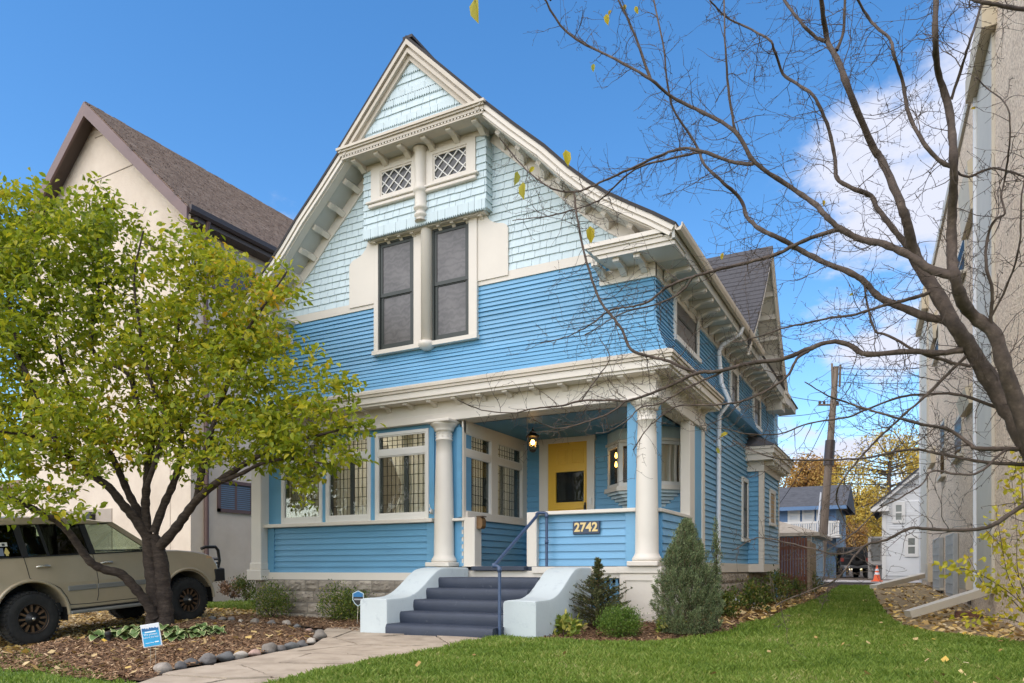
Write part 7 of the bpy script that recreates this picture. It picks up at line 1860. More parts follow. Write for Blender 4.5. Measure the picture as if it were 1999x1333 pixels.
def plumes(name, label, b, w, dp, h, nb, mat, prof, per=62, nl=.026, nw=.0042, out=.55):
    o = thing(name, tuple(b), label, 'shrub'); Cs, Ds = [], []; st = MB()
    st.tube([b - Vector((0, 0, .05)), b + Vector((0, 0, h * .7))], [.03, .01], 6)
    for i in range(nb):
        t = rp_.random() ** 1.05; a = rp_.random() * 6.283; pr = np.interp(t, *prof); rr = pr * rp_.random() ** .45
        tip = np.array([math.cos(a) * rr * w, math.sin(a) * rr * dp, .06 + t * (h - .06)]); ln_ = rp_.uniform(.10, .26) * (1.25 if t > .8 else 1)
        d = np.array([math.cos(a) * out * rr, math.sin(a) * out * rr, 1.0]) + rp_.normal(size=3) * .22; d /= np.linalg.norm(d); p0 = np.array(b) + tip - d * ln_
        st.tube([Vector(p0), Vector(p0 + d * ln_)], [.003, .0012], 3, cap=False)
        q = rp_.random(per) ** .8; side_ = rp_.normal(size=(per, 3)); wd = .045 * (1 - .75 * q)[:, None]
        c0 = p0 + d * (q * ln_)[:, None] + side_ * wd * .45; Cs.append(c0); Ds.append(unit(d * 1.2 + side_ * .55))
    C = np.concatenate(Cs); D = np.concatenate(Ds); C[:, 2] = np.maximum(C[:, 2], b.z + .02); N = unit(np.cross(D, rp_.normal(size=D.shape)))
    V, F = leaf_arrays(C, D, N, rp_.uniform(.7, 1.3, len(C)) * nl, np.full(len(C), nw)); tag(np_mesh('foliage', V, F, mat, o), kind='stuff'); tag(build(st, 'stems', M['stem'], o), kind='stuff')
bj = onY(1340, 1222, 9.35); bj.z = G(bj.x, bj.y); k_ = sizes_at(bj) / FPX
plumes('juniper_bush', 'tall feathery grey-green juniper in front of the house corner', bj, 74 * k_, .46, 224 * k_, 900, gj, ([0, .08, .25, .45, .65, .8, .92, 1], [.6, .92, 1, .9, .66, .42, .25, .12]), out=.85)
plumes('juniper_sprig', 'slim young juniper shoots rising behind the large juniper', Vector((bj.x + .30, bj.y + .35, bj.z)), 12 * k_, .1, 245 * k_, 60, gj, ([0, .5, .85, 1], [1, .8, .5, .2]))
gh = leafmat('lime_hosta_leaf', [(0, (0.10, 0.16, 0.02)), (.5, (0.26, 0.33, 0.05)), (1, (0.50, 0.44, 0.10))], .3)
shrub('lime_hosta', 'yellow-green hosta clump at the foot of the right cheek wall', 'plant', 1098, 1242, 84, 34, 420, .09, .022, gh, up=.25, stems=3, dp=.2)
shrub('lime_hosta', 'yellow-green hosta clump at the foot of the juniper', 'plant', 1312, 1236, 46, 30, 240, .075, .02, gh, up=.35, stems=3, dp=.12)
gm = leafmat('mixed_border_leaf', [(0, (0.035, 0.07, 0.012)), (.5, (0.095, 0.14, 0.022)), (.85, (0.18, 0.20, 0.04)), (1, (0.30, 0.20, 0.06))], .25)
for px, py, w, h, lb in ((1415, 1205, 80, 52, 'low leafy border plant just right of the juniper'), (1462, 1196, 74, 60, 'low leafy border plant below the side downspout'), (1508, 1182, 64, 62, 'tall leafy border plant near the side bay'), (1545, 1172, 56, 44, 'brownish border plant in front of the brown fence'), (1580, 1158, 42, 40, 'small border plant near the fence end'), (1440, 1168, 60, 40, 'dark border plant against the side foundation'), (1400, 1180, 50, 40, 'trailing green plant tucked behind the juniper'), (1618, 1128, 34, 60, 'bright green shrub beside the blue garage')):
    shrub('border_plant', lb, 'plant', px, py, w, h, 900, .06, .014, gm, group='border plants along the house side', up=.5, stems=8)
gb = leafmat('dry_weed', [(0, (0.10, 0.06, 0.04)), (.6, (0.22, 0.13, 0.08)), (1, (0.34, 0.20, 0.10))], .1)
shrub('dry_shrub', 'twiggy brown dried shrub beside the brown fence', 'shrub', 1585, 1148, 40, 75, 420, .05, .006, gb, up=.8, stems=40, gap=.6)
for px, py, w, h, lb, mt in ((452, 1166, 60, 34, 'rusty red low shrub at the foot of the cream wall', gb), (480, 1170, 46, 44, 'olive green low shrub beside the house corner post', gm)):
    shrub('wall_shrub', lb, 'shrub', px, py, w, h, 700, .06, .015, mt, base=onY(px, py, 12.2), up=.6)
# variegated hostas under the tree
hm = bpy.data.materials.new('variegated_hosta_leaf'); hm.use_nodes = True; nt = hm.node_tree; nt.nodes.clear()
out = nt.nodes.new('ShaderNodeOutputMaterial'); bb_ = nt.nodes.new('ShaderNodeBsdfPrincipled'); at = nt.nodes.new('ShaderNodeAttribute'); at.attribute_name = 'edge'
cr = _ramp(nt, at.outputs['Fac'], [(0.62, (0.085, 0.145, 0.035)), (0.86, (0.44, 0.46, 0.21))]); nt.links.new(cr, bb_.inputs['Base Color']); bb_.inputs['Roughness'].default_value = .5; nt.links.new(bb_.outputs[0], out.inputs[0])
def hosta(px, py, R_, nleaf, label):
    b = ground_hit(px, py); o = thing('hosta', tuple(b), label, 'plant', 'variegated hostas under the tree')
    for i in range(nleaf):
        a = 2 * math.pi * (i + random.random() * .6) / nleaf * 1.0; L = R_ * random.uniform(.55, 1.1); W = L * .40; rise = random.uniform(.15, .55)
        u = Vector((math.cos(a), math.sin(a), 0)); s = Vector((-math.sin(a), math.cos(a), 0)); V = []; E_ = []; F = []; K = 6
        for k in range(K + 1):
            t = k / K; wd = W * math.sin(math.pi * min(1, t * .93 + .05)) ** .7; h = L * (rise * math.sin(t * 2.2) - .25 * t * t)
            for j, q in enumerate((-1, -.72, 0, .72, 1)):
                V.append(b + u * (L * (.1 + .9 * t)) + s * wd * q + Vector((0, 0, .03 + h + abs(q) * wd * .35))); E_.append(1.0 if abs(q) == 1 or t > .97 else (.5 if abs(q) > .5 else 0))
        for k in range(K):
            for j in range(4): c0 = k * 5 + j; F.append((c0, c0 + 1, c0 + 6, c0 + 5))
        me = MB().add(V, F, 0, True).mesh('leaf'); av = me.attributes.new('edge', 'FLOAT', 'POINT'); av.data.foreach_set('value', E_)
        link('leaf', me, hm, o)
hl = ['leftmost', 'second', 'third', 'fourth', 'fifth', 'sixth', 'seventh', 'eighth', 'ninth', 'rightmost']
for i, (px, py) in enumerate(((200, 1252), (228, 1246), (255, 1250), (268, 1236), (326, 1236), (340, 1252), (362, 1240), (386, 1246), (402, 1234), (418, 1240))):
    hosta(px, py, .19, 15, 'white-edged hosta, %s of the clumps around the tree trunk' % hl[i])
# yard sign
c = ground_hit(297, 1303)
ys = thing('yard_sign', tuple(c), 'tilted small blue and white lawn sign on wire legs in the mulch', 'sign')
f = sizes_at(c); T0 = Matrix.Translation(atF(295, 1240, f)) @ Matrix.Rotation(YAW + R(4), 4, 'Z') @ Matrix.Rotation(R(90), 4, 'X') @ Matrix.Rotation(R(9), 4, 'Z')
sw_, sh_ = 18 * f / FPX, 22.5 * f / FPX
def plate(w0, w1, h0, h1, z, t=.003): m = MB(); m.box(w0, w1, h0, h1, z - t, z); m.v = [tuple(T0 @ Vector(v)) for v in m.v]; return m
build(plate(-sw_, sw_, -sh_, sh_, 0, .006), 'board', plain('sign_white', (.70, .72, .74), .5), ys, bevel=.002)
build(plate(-sw_ * .88, sw_ * .88, -sh_ * .92, sh_ * .52, .0025), 'blue_panel', mottled('sign_blue', [(0.3, (0.02, 0.30, 0.55)), (0.7, (0.03, 0.38, 0.66))], 30, 2, .5, 0), ys)
m = MB()   # ragged tree line along the top of the blue field
pts = [(-sw_ * .88 + sw_ * 1.76 * i / 24, sh_ * (.56 + random.uniform(0, .14))) for i in range(25)]
m.prism([(-sw_ * .88, sh_ * .40)] + pts + [(sw_ * .88, sh_ * .40)], 'z', .0015, .0035); m.v = [tuple(T0 @ Vector(v)) for v in m.v]; build(m, 'tree_line', plain('sign_navy', (.012, .12, .30), .5), ys, fixn=True)
SWm = plain('sign_lettering', (.80, .84, .86), .5)
for s_, y_, sz, al in (('We protect', .10, sw_ * .30, 0), ('Lake of the Isles', -.15, sw_ * .245, 0)):
    text_obj('lettering', s_, sz, .0004, SWm, ys, T0 @ Matrix.Translation((-.002, sh_ * y_, .004)))
build(plate(-sw_ * .6, sw_ * .55, sh_ * .26, sh_ * .36, .0045), 'heading_bar', SWm, ys); build(plate(-sw_ * .7, sw_ * .2, -sh_ * .66, -sh_ * .62, .0045), 'small_print_bar', SWm, ys); build(plate(sw_ * .3, sw_ * .72, -sh_ * .66, -sh_ * .56, .0045), 'small_print_bar', SWm, ys)
for q in (-.25, .28):
    p = T0 @ Vector((sw_ * q, -sh_ * .95, -.004)); build(MB().tube([p + Vector((0, 0, .15)), Vector((p.x, p.y, G(p.x, p.y) - .05))], .0022, 5), 'wire_leg', M['chrome'], ys)
# alarm company shield on a stake
c = Vector((-7.75, 9.2, G(-7.75, 9.2))); c = onY(697, 1200, 9.3); c.z = G(c.x, c.y)
f = sizes_at(c); al = thing('alarm_sign', tuple(c), 'small blue and black shield sign beside the left cheek wall', 'sign'); T0 = Matrix.Translation(atF(699, 1168, f)) @ Matrix.Rotation(YAW, 4, 'Z') @ Matrix.Rotation(R(90), 4, 'X'); k = f / FPX
outl = [(-11, 10), (0, 15.5), (11, 10), (11, -3), (7, -10), (0, -16), (-7, -10), (-11, -3)]
def shp(pl, z0, z1, mat, nm): m = MB(); m.prism([(a * k, b_ * k) for a, b_ in pl], 'z', z0, z1); m.v = [tuple(T0 @ Vector(v)) for v in m.v]; build(m, nm, mat, al, fixn=True)
shp(outl, -.006, 0, plain('shield_rim', (.55, .68, .70), .4), 'rim'); shp([(-9.5, 9.2), (0, 13.8), (9.5, 9.2), (9.5, 3.0), (-9.5, 3.0)], 0, .002, plain('shield_blue', (.01, .16, .38), .4), 'blue_field'); shp([(-9.5, 3), (9.5, 3), (9.5, -2.6), (6, -9), (0, -14), (-6, -9), (-9.5, -2.6)], 0, .002, M['black'], 'black_field'); shp([(-7.5, -.5), (7.5, -.5), (7.5, -3.2), (-7.5, -3.2)], .002, .003, plain('shield_print', (.4, .4, .4), .5), 'printed_bar')
build(MB().tube([T0 @ Vector((0, -15 * k, -.003)), Vector((c.x, c.y, c.z - .05))], .006, 5), 'stake', M['chrome'], al)
# garden spot lamps
for px, py, lb in ((212, 1254, 'black garden spot lamp among the hostas'), (1047, 1222, 'black garden spot lamp beside the right cheek wall')):
    b = ground_hit(px, py); f = sizes_at(b); k = f / FPX; o = thing('spot_lamp', tuple(b), lb, 'garden lamp', 'garden spot lamps')
    d = (Vector((.5, .3, .75)) if px > 500 else Vector((-.25, .1, .95))).normalized(); h0 = b + Vector((0, 0, 4 * k))
    build(MB().tube([b - Vector((0, 0, .05)), h0], .010, 6), 'stake', M['black'], o); build(MB().tube([h0 - d * 3 * k, h0 + d * 8 * k, h0 + d * 9 * k, h0 + d * 16 * k], [4 * k, 5.2 * k, 6.4 * k, 6.4 * k], 12), 'lamp_head', M['black'], o)
# dried flower stalk beside the right cheek
b = ground_hit(1066, 1218); f = sizes_at(b); o = thing('flower_stalk', tuple(b), 'thin dried flower stalk leaning in front of the right cheek wall', 'plant')
top = atF(1052, 1130, f); m = MB(); m.tube([b, b.lerp(top, .5) + Vector((.01, 0, 0)), top], [.004, .003, .0015], 5); st_o = build(m, 'stalk', M['stem'], o)
m = MB()
for i in range(22): p = b.lerp(top, random.uniform(.66, 1)) + Vector((random.uniform(-.03, .03), random.uniform(-.02, .02), 0)); m.lathe([(0, -.008), (.006, 0), (0, .008)], p, 5)
build(m, 'seed_heads', M['stem'], o)
# twiggy yellow-leaved sapling against the pebble wall
sp_b = ground_hit(2000, 1250); sp_b = Vector((1.05, 9.6, G(1.05, 9.6)))
o = thing('yellow_sapling', tuple(sp_b), 'thin sapling with yellow-green leaves against the pebble-dashed wall', 'sapling'); f = sizes_at(sp_b); m = MB(); Cs = []
for a0, pts in enumerate(([(2040, 1260), (1999, 1150), (1960, 1075), (1925, 1035)], [(2040, 1260), (1995, 1180), (1930, 1130), (1880, 1110), (1835, 1108)], [(2040, 1260), (1990, 1130), (1985, 1040), (1978, 960), (1972, 920)], [(2040, 1260), (1990, 1215), (1930, 1205), (1880, 1210)], [(2010, 1200), (1970, 1130), (1955, 1060), (1945, 1000)], [(2045, 1260), (2000, 1000), (1995, 920), (1990, 900)], [(2030, 1230), (1975, 1170), (1950, 1150), (1920, 1140), (1890, 1085)])):
    P = [atF(a, b_, f + .25 * math.sin(a0 * 2 + i)) for i, (a, b_) in enumerate(pts)]; Q = [Vector(q) for q in crm(P, 6)]; m.tube(Q, [.007 * (1 - .7 * i / len(Q)) for i in range(len(Q))], 4, cap=False)
    for q in Q[5:]:
        for _ in range(4): Cs.append(np.array(q) + rp_.normal(size=3) * .05)
build(m, 'stems', M['stem'], o)
C = np.array(Cs); D = unit(rp_.normal(size=C.shape) + np.array([0, 0, -.5])); N = unit(np.cross(D, rp_.normal(size=C.shape))); V, F = leaf_arrays(C, D, N, rp_.uniform(.05, .085, len(C)), rp_.uniform(.018, .028, len(C)))
tag(np_mesh('foliage', V, F, leafmat('sapling_leaf', [(0, (0.30, 0.30, 0.03)), (.5, (0.50, 0.44, 0.03)), (1, (0.62, 0.46, 0.04))], .4), o), kind='stuff')
# ------------------------------------------------------------------ behind the houses: garage, fence, alley things
def bx3(x0, x1, y0, y1, z0, z1): return MB().box(x0, x1, y0, y1, z0, z1)
# blue garage
gX0, gX1, gY0, gY1, gz = -7.2, -3.0, 28.6, 33.2, 0.35
ga = thing('blue_garage', ((gX0 + gX1) / 2, gY0, gz), 'small blue garage with pale roof behind the brown fence', 'garage')
build(bx3(gX0, gX1, gY0, gY1, gz - .3, 2.35), 'wall', M['blue'], ga)
for i in range(18):
    z = gz + .05 + i * .11; build(MB().hexa([(gX1, gY0 - .02, z), (gX1 + .03, gY0 - .02, z), (gX1 + .03, gY1, z), (gX1, gY1, z), (gX1, gY0 - .02, z + .11), (gX1 + .008, gY0 - .02, z + .11), (gX1 + .008, gY1, z + .11), (gX1, gY1, z + .11)]), 'clapboard', M['shingle'] if False else M['blue'], ga)
build(bx3(gX1 - .14, gX1 + .045, gY0 - .05, gY0 + .1, gz, 2.3), 'corner_board', M['white'], ga); build(bx3(gX1 - .02, gX1 + .045, gY1 - .1, gY1 + .02, gz, 2.3), 'corner_board', M['white'], ga)
m = MB(); e = .35; z0, z1 = 2.33, 3.15; cx_, cy_ = (gX0 + gX1) / 2, (gY0 + gY1) / 2
m.add([(gX0 - e, gY0 - e, z0), (gX1 + e, gY0 - e, z0), (gX1 + e, gY1 + e, z0), (gX0 - e, gY1 + e, z0), (cx_, cy_ - .4, z1), (cx_, cy_ + .4, z1)], [(0, 1, 4), (1, 2, 5, 4), (2, 3, 5), (3, 0, 4, 5), (3, 2, 1, 0)])
m.box(gX0 - e, gX1 + e, gY0 - e, gY1 + e, z0 - .12, z0 - .005); build(m, 'hip_roof', mottled('weathered_tan_shingle', [(0.3, (0.33, 0.28, 0.22)), (0.7, (0.46, 0.41, 0.33))], 6, 6, .9, .6), ga); 
# brown board fence
M['fence'] = paint('red_brown_fence_stain', (0.22, 0.085, 0.048), 0.75, 0.3, 5, (3, 3, .4), 0.4, rnd=.25)
fe = thing('board_fence', (-3.6, 23.3, G(-3.6, 23.3)), 'tall red-brown board fence between the blue house and garage', 'fence')
xa, xb = onY(1516, 1100, 23.3).x, onY(1576, 1100, 23.3).x; nbd = 11; zt = onY(1540, 1049, 23.3).z
for i in range(nbd):
    x = xa + (xb - xa) * i / nbd; w = (xb - xa) / nbd; build(bx3(x + .006, x + w - .006, 23.28 + random.uniform(-.008, .008), 23.31, .25, zt + random.uniform(-.02, .02)), 'board', M['fence'], fe)
build(bx3(xa, xb, 23.31, 23.36, .7, .8), 'rail', M['fence'], fe); build(bx3(xa, xb, 23.31, 23.36, 1.6, 1.7), 'rail', M['fence'], fe)
WD = paint('weathered_tan_wood', (0.34, 0.25, 0.165), .8, .2, 6, (3, 3, .4), .3, rnd=.15)
build(bx3(xb + .005, xb + .09, 23.22, 23.34, .25, zt - .1), 'post', WD, fe)
for i in range(9): build(bx3(xb + .06, xb + .085, 23.36 + i * .17, 23.52 + i * .17, .28, zt - .15 + random.uniform(-.02, .02)), 'board', WD, fe)
# utility pole with crossarm, leaning
PF = 33.0
pb, pt = atF(1602, 1112, PF), atF(1632, 716, PF); pb.z = .4; pb.x -= .05
ps = thing('utility_pole', tuple(pb), 'leaning wooden utility pole with wires beyond the garage', 'utility pole')
PW = mottled('grey_pole_wood', [(0.3, (0.12, 0.09, 0.065)), (0.7, (0.25, 0.195, 0.15))], 5, 7, .9, .5, 30, .01, (3, 3, .3))
build(MB().tube([pb, pb.lerp(pt, .6), pt], [.20, .155, .12], 12), 'pole', PW, ps)
ux = Vector((_c, _s, 0))
build(MB().tube([pt - ux * .16 + Vector((0, 0, -.9)), pt - ux * .18 + Vector((0, 0, .15))], .05, 6), 'pole_bracket', PW, ps); build(MB().tube([pt + ux * .16 + Vector((0, 0, -.9)), pt + ux * .2 + Vector((0, 0, .1))], .05, 6), 'pole_bracket', PW, ps)
q = atF(1622, 790, PF); build(MB().tube([q - ux * .55, q + ux * .35], .05, 6), 'crossarm', PW, ps)
for d in (-.5, -.3, .3): build(MB().lathe([(0, 0), (.05, 0), (.06, .08), (.03, .14), (0, .14)], q + ux * d + Vector((0, 0, .04)), 8), 'insulator', M['dkbrown'], ps)
p0, p1 = pb.lerp(pt, .05), pb.lerp(pt, .42); build(MB().tube([p0 - ux * .30, p1 - ux * .24], .04, 6), 'conduit', M['alu'], ps)
build(MB().tube([pb.lerp(pt, .545), pb.lerp(pt, .66)], [.222, .212], 12), 'dark_band', M['dkbrown'], ps)
def sag(a, b_, s, n=14): return [a.lerp(b_, t) + Vector((0, 0, -s * 4 * t * (1 - t))) for t in np.linspace(0, 1, n)]
for (ax, ay, bx_, by_, fb, s) in ((1634, 718, 1830, 716, 36, .1), (1632, 730, 1830, 730, 36, .1), (1630, 745, 1830, 744, 36, .1), (1625, 785, 1440, 742, 36, .2), (1622, 800, 1440, 800, 36, .3), (1618, 925, 1835, 921, 36, .05), (1616, 942, 1835, 946, 36, .05), (1622, 800, 1520, 985, 34, .3)):
    build(MB().tube(sag(atF(ax, ay, PF), atF(bx_, by_, fb), s), .014 if ay < 900 else .022, 4, cap=False), 'wire', M['black'], ps)
# blue house across the alley
M['blueB'] = paint('slate_blue_siding', (0.115, 0.21, 0.36), .6, .1, 2, bump=.1)
Yh = 46.0
def hx(px, Y=Yh): return onY(px, 1100, Y).x
def hz(px, py, Y=Yh): return onY(px, py, Y).z
bh = thing('back_house', (hx(1580), Yh, .6), 'slate blue house with dark roof and white balcony across the alley', 'house')
x0, x1 = hx(1500), hx(1632); ze = hz(1580, 985)
build(bx3(x0, x1, Yh, Yh + 8, .4, ze), 'wall', M['blueB'], bh)
m = MB(); zr = hz(1580, 948, Yh + 3); m.add([(x0 - 1.5, Yh - .6, ze - .15), (x1 + .6, Yh - .6, ze - .15), (x1 + .6, Yh + 3.4, zr), (x0 - 1.5, Yh + 3.4, zr), (x1 + .6, Yh + 8, ze - .15), (x0 - 1.5, Yh + 8, ze - .15)], [(0, 1, 2, 3), (3, 2, 4, 5), (1, 4, 2)]); build(m, 'roof', mottled('charcoal_shingle', [(0.3, (0.05, 0.052, 0.058)), (0.7, (0.095, 0.097, 0.105))], 3, 6, .9, .5), bh)
build(bx3(x0 - 1.5, x1 + .6, Yh - .64, Yh - .58, ze - .35, ze - .14), 'fascia', M['blueB'], bh)
for pa, pc in ((1538, 1562), (1566, 1590), (1594, 1618)):
    xa, xc, za, zb = hx(pa), hx(pc), hz(1580, 1018), hz(1580, 988); m = MB(); frame_rect(m, xa, xc, za, zb, .13, Yh - .08, Yh + .02); wo = build(m, 'window', M['white'], bh)
    build(bx3(xa + .1, xc - .1, Yh - .04, Yh - .01, za + .1, zb - .1), 'pane', plain('white_blind', (.58, .60, .60), .4), wo); build(bx3(xa + .1, xc - .1, Yh - .07, Yh - .045, (za + zb) / 2 - .05, (za + zb) / 2 + .05), 'meeting_rail', M['white'], wo)
zb0, zb1 = hz(1580, 1042), hz(1580, 1021); m = MB(); m.box(x0, x1 + .3, Yh - 1.6, Yh - 1.5, zb1 - .12, zb1); m.box(x0, x1 + .3, Yh - 1.6, Yh, zb0 - .3, zb0 - .12); build(m, 'balcony', M['white'], bh)
for i in range(34): x = x0 + (x1 + .3 - x0) * i / 34; build(bx3(x, x + .09, Yh - 1.58, Yh - 1.53, zb0 - .12, zb1 - .12), 'baluster', M['white'], bh)
build(bx3(x0, x1 + .3, Yh - 1.4, Yh - 1.36, zb0 - .12, zb1 - .2), 'balcony_backing', M['blueB'], bh)
# white clapboard house at the right
Yw = 43.0
wh = thing('white_house', (hx(1760, Yw), Yw, .6), 'white clapboard house with gable beside the beige building', 'house')
M['whitecl'] = paint('white_clapboard', (.70, .70, .68), .5, .05, 2, bump=.05)
xl = hx(1723, Yw); xr = xl + 7.5; ze = hz(1723, 978, Yw); xc = xl + 3.75; zr = ze + 3.3
m = MB(); m.prism([(xl, .3), (xr, .3), (xr, ze), (xc, zr), (xl, ze)], 'y', Yw, Yw + 9); build(m, 'wall', M['whitecl'], wh, fixn=True)
nb_ = 38; hh = (ze - .7) / nb_
for i in range(nb_):
    z = .7 + i * hh; build(MB().hexa([(xl, Yw - .04, z), (xr, Yw - .04, z), (xr, Yw, z), (xl, Yw, z), (xl, Yw - .012, z + hh), (xr, Yw - .012, z + hh), (xr, Yw, z + hh), (xl, Yw, z + hh)]), 'clapboard', M['whitecl'], wh)
for s in (1, -1):
    m = MB(); x_e = xc - s * (3.75 + .55); z_e = ze - .5; q = [(xc, zr + .12), (x_e, z_e + .12), (x_e, z_e - .12), (xc, zr - .14)]; m.prism(q, 'y', Yw - .35, Yw - .28); build(m, 'rake', M['white'], wh, fixn=True)
    m = MB(); q = [(xc, zr + .16), (x_e, z_e + .16), (x_e, z_e + .06), (xc, zr + .05)]; m.prism(q, 'y', Yw - .4, Yw + 9.2); build(m, 'roof', M['roof_grey'], wh, fixn=True)
build(bx3(xl - .55, xl + .3, Yw - .4, Yw + .1, ze - .55, ze - .3), 'eave_return', M['white'], wh); build(bx3(xl - .03, xl + .16, Yw - .06, Yw + .05, .5, ze), 'corner_board', M['white'], wh)
for (pa, pc, ya_, yb_) in ((1742, 1767, 980, 1021), (1766, 1793, 1045, 1087)):
    xa, xd, za, zb = hx(pa, Yw), hx(pc, Yw), hz(1750, yb_, Yw), hz(1750, ya_, Yw); m = MB(); frame_rect(m, xa, xd, za, zb, .16, Yw - .09, Yw + .02); wo = build(m, 'window', M['white'], wh); build(bx3(xa + .14, xd - .14, Yw - .045, Yw - .02, za + .14, zb - .14), 'pane', plain('grey_green_glass', (.13, .145, .14), .15), wo); build(bx3(xa + .14, xd - .14, Yw - .08, Yw - .05, (za + zb) / 2 - .04, (za + zb) / 2 + .04), 'meeting_rail', M['white'], wo)
build(bx3(xl - .75, xl, Yw + 1.5, Yw + 6, .4, hz(1710, 1045, Yw)), 'side_wing', paint('grey_wing_siding', (.42, .39, .35), .7, .1, 3), wh); build(bx3(xl - .6, xl - .15, Yw + 1.44, Yw + 1.52, 1.5, 2.7), 'wing_window', plain('wing_glass', (.1, .1, .1), .2), wh)
# dark off-roader across the alley, seen from behind
jb = atF(1669, 1112, 42.0); jb.z = .52
jp = bpy.data.objects.new('jeep', None); jp.name = 'dark_car'; COL.objects.link(jp); jp.location = jb; jp.rotation_euler = (0, 0, R(16)); tag(jp, 'black boxy off-road car with rear spare wheel across the alley', 'car')
JB = plain('black_car_paint', (.02, .022, .025), .3)
def jpart(m, n, mt, bv=0, par=jp): return build(m, n, mt, par, bv, None, True)
jpart(MB().box(-.78, .78, 0, 3.6, .62, 1.18), 'body', JB, .05)
m = MB(); m.hexa([(-.74, .02, 1.18), (.74, .02, 1.18), (.74, 2.2, 1.18), (-.74, 2.2, 1.18), (-.66, .14, 1.78), (.66, .14, 1.78), (.66, 1.8, 1.78), (-.66, 1.8, 1.78)]); jpart(m, 'hard_top', plain('black_hardtop', (.03, .03, .032), .6), .04)
m = MB(); m.add([(-.58, .02, 1.24), (.58, .02, 1.24), (.54, .10, 1.66), (-.54, .10, 1.66)], [(0, 1, 2, 3)]); jpart(m, 'rear_window', plain('black_glass', (.02, .025, .028), .08))
for s in (1, -1):
    for y in (.45, 2.9): m = MB(); m.lathe([(.2, -.12), (.38, -.12), (.42, -.08), (.42, .08), (.38, .12), (.2, .12), (0, .1)], (s * .72, y, .42), 24, axis='x'); jpart(m, 'wheel', M['rubber'])
    jpart(MB().box(*sorted((s * .60, s * .76)), -.04, .02, .95, 1.15), 'tail_light', plain('tail_red', (.35, .04, .03), .3)); jpart(MB().box(*sorted((s * .76, s * .92)), .1, .85, .82, .92), 'fender', M['plastic'], .02)
jpart(MB().box(-.80, .80, -.2, .02, .55, .74), 'bumper', plain('grey_bumper', (.10, .10, .10), .4), .03)
m = MB(); m.lathe([(.12, -.1), (.32, -.12), (.38, -.08), (.38, .08), (.32, .12), (.12, .1), (0, .08)], (.08, -.14, 1.08), 24, axis='y'); jpart(m, 'spare_wheel', M['rubber']); jpart(MB().box(-.62, -.32, -.215, -.2, .6, .70), 'number_plate', plain('plate', (.35, .36, .36), .4))
# traffic cone
cb_ = ground_hit(1712, 1135); cb_ = atF(1712, 1135, 32.5); cb_.z = G(cb_.x, cb_.y) + .012
tc = thing('traffic_cone', tuple(cb_), 'orange traffic cone with white bands at the alley edge', 'cone'); OR = plain('orange_plastic', (.85, .14, .04), .5); WB = plain('white_band', (.75, .75, .75), .4)
build(bx3(cb_.x - .23, cb_.x + .23, cb_.y - .23, cb_.y + .23, cb_.z, cb_.z + .04), 'base', OR, tc, .01)
rz_ = lambda h: .165 - .135 * h / .68
for a, b_, mt, nm in ((.04, .30, OR, 'cone_body'), (.30, .40, WB, 'white_band'), (.40, .47, OR, 'cone_body'), (.47, .56, WB, 'white_band'), (.56, .70, OR, 'cone_top')): build(MB().lathe([(rz_(a), a), (rz_(b_), b_)] + ([(0, b_)] if b_ > .65 else []), cb_, 20), nm, mt, tc)
# picnic table and chairs
GT = plain('grey_table_wood', (.21, .205, .20), .7); tb = atF(1731, 1112, 39.5); tb.z = .53
t_ = thing('picnic_table', tuple(tb), 'long grey picnic table beside the white house', 'table')
for i in range(4): build(bx3(tb.x - .85, tb.x + .85, tb.y - .4 + i * .2, tb.y - .22 + i * .2, tb.z + .70, tb.z + .75), 'top_plank', GT, t_)
for s in (-1, 1): build(bx3(tb.x - .85, tb.x + .85, tb.y + s * .72 - .12, tb.y + s * .72 + .12, tb.z + .42, tb.z + .46), 'bench_plank', GT, t_)
for s in (-.65, .65):
    for d in (-1, 1): build(MB().tube([(tb.x + s, tb.y + d * .12, tb.z + .7), (tb.x + s, tb.y + d * .72, tb.z)], .04, 4), 'leg', GT, t_)
    build(bx3(tb.x + s - .04, tb.x + s + .04, tb.y - .7, tb.y + .7, tb.z + .36, tb.z + .42), 'cross_beam', GT, t_)
CH = plain('brown_sling_fabric', (.085, .06, .05), .8)
for px, rz, lb in ((1763, -.9, 'brown sling patio chair nearest the picnic table'), (1775, -.75, 'middle one of three brown sling patio chairs'), (1794, .9, 'brown sling patio chair closest to the beige wall')):
    p = atF(px, 1112, 39.0); p.z = .53; ch = bpy.data.objects.new('patio_chair', None); COL.objects.link(ch); ch.location = p; ch.rotation_euler = (0, 0, rz); tag(ch, lb, 'chair', 'patio chairs by the white house')
    m = MB(); m.hexa([(-.25, .2, .42), (.25, .2, .42), (.25, .24, .42), (-.25, .24, .42), (-.25, .38, .98), (.25, .38, .98), (.25, .42, .98), (-.25, .42, .98)]); build(m, 'backrest', CH, ch, fixn=True); build(bx3(-.25, .25, -.25, .22, .40, .44), 'seat', CH, ch)
    for s in (-.28, .28):
        build(MB().tube([(s, -.28, 0), (s, -.25, .62), (s, .25, .62), (s, .30, .0)], .016, 5), 'arm_frame', M['black'], ch)
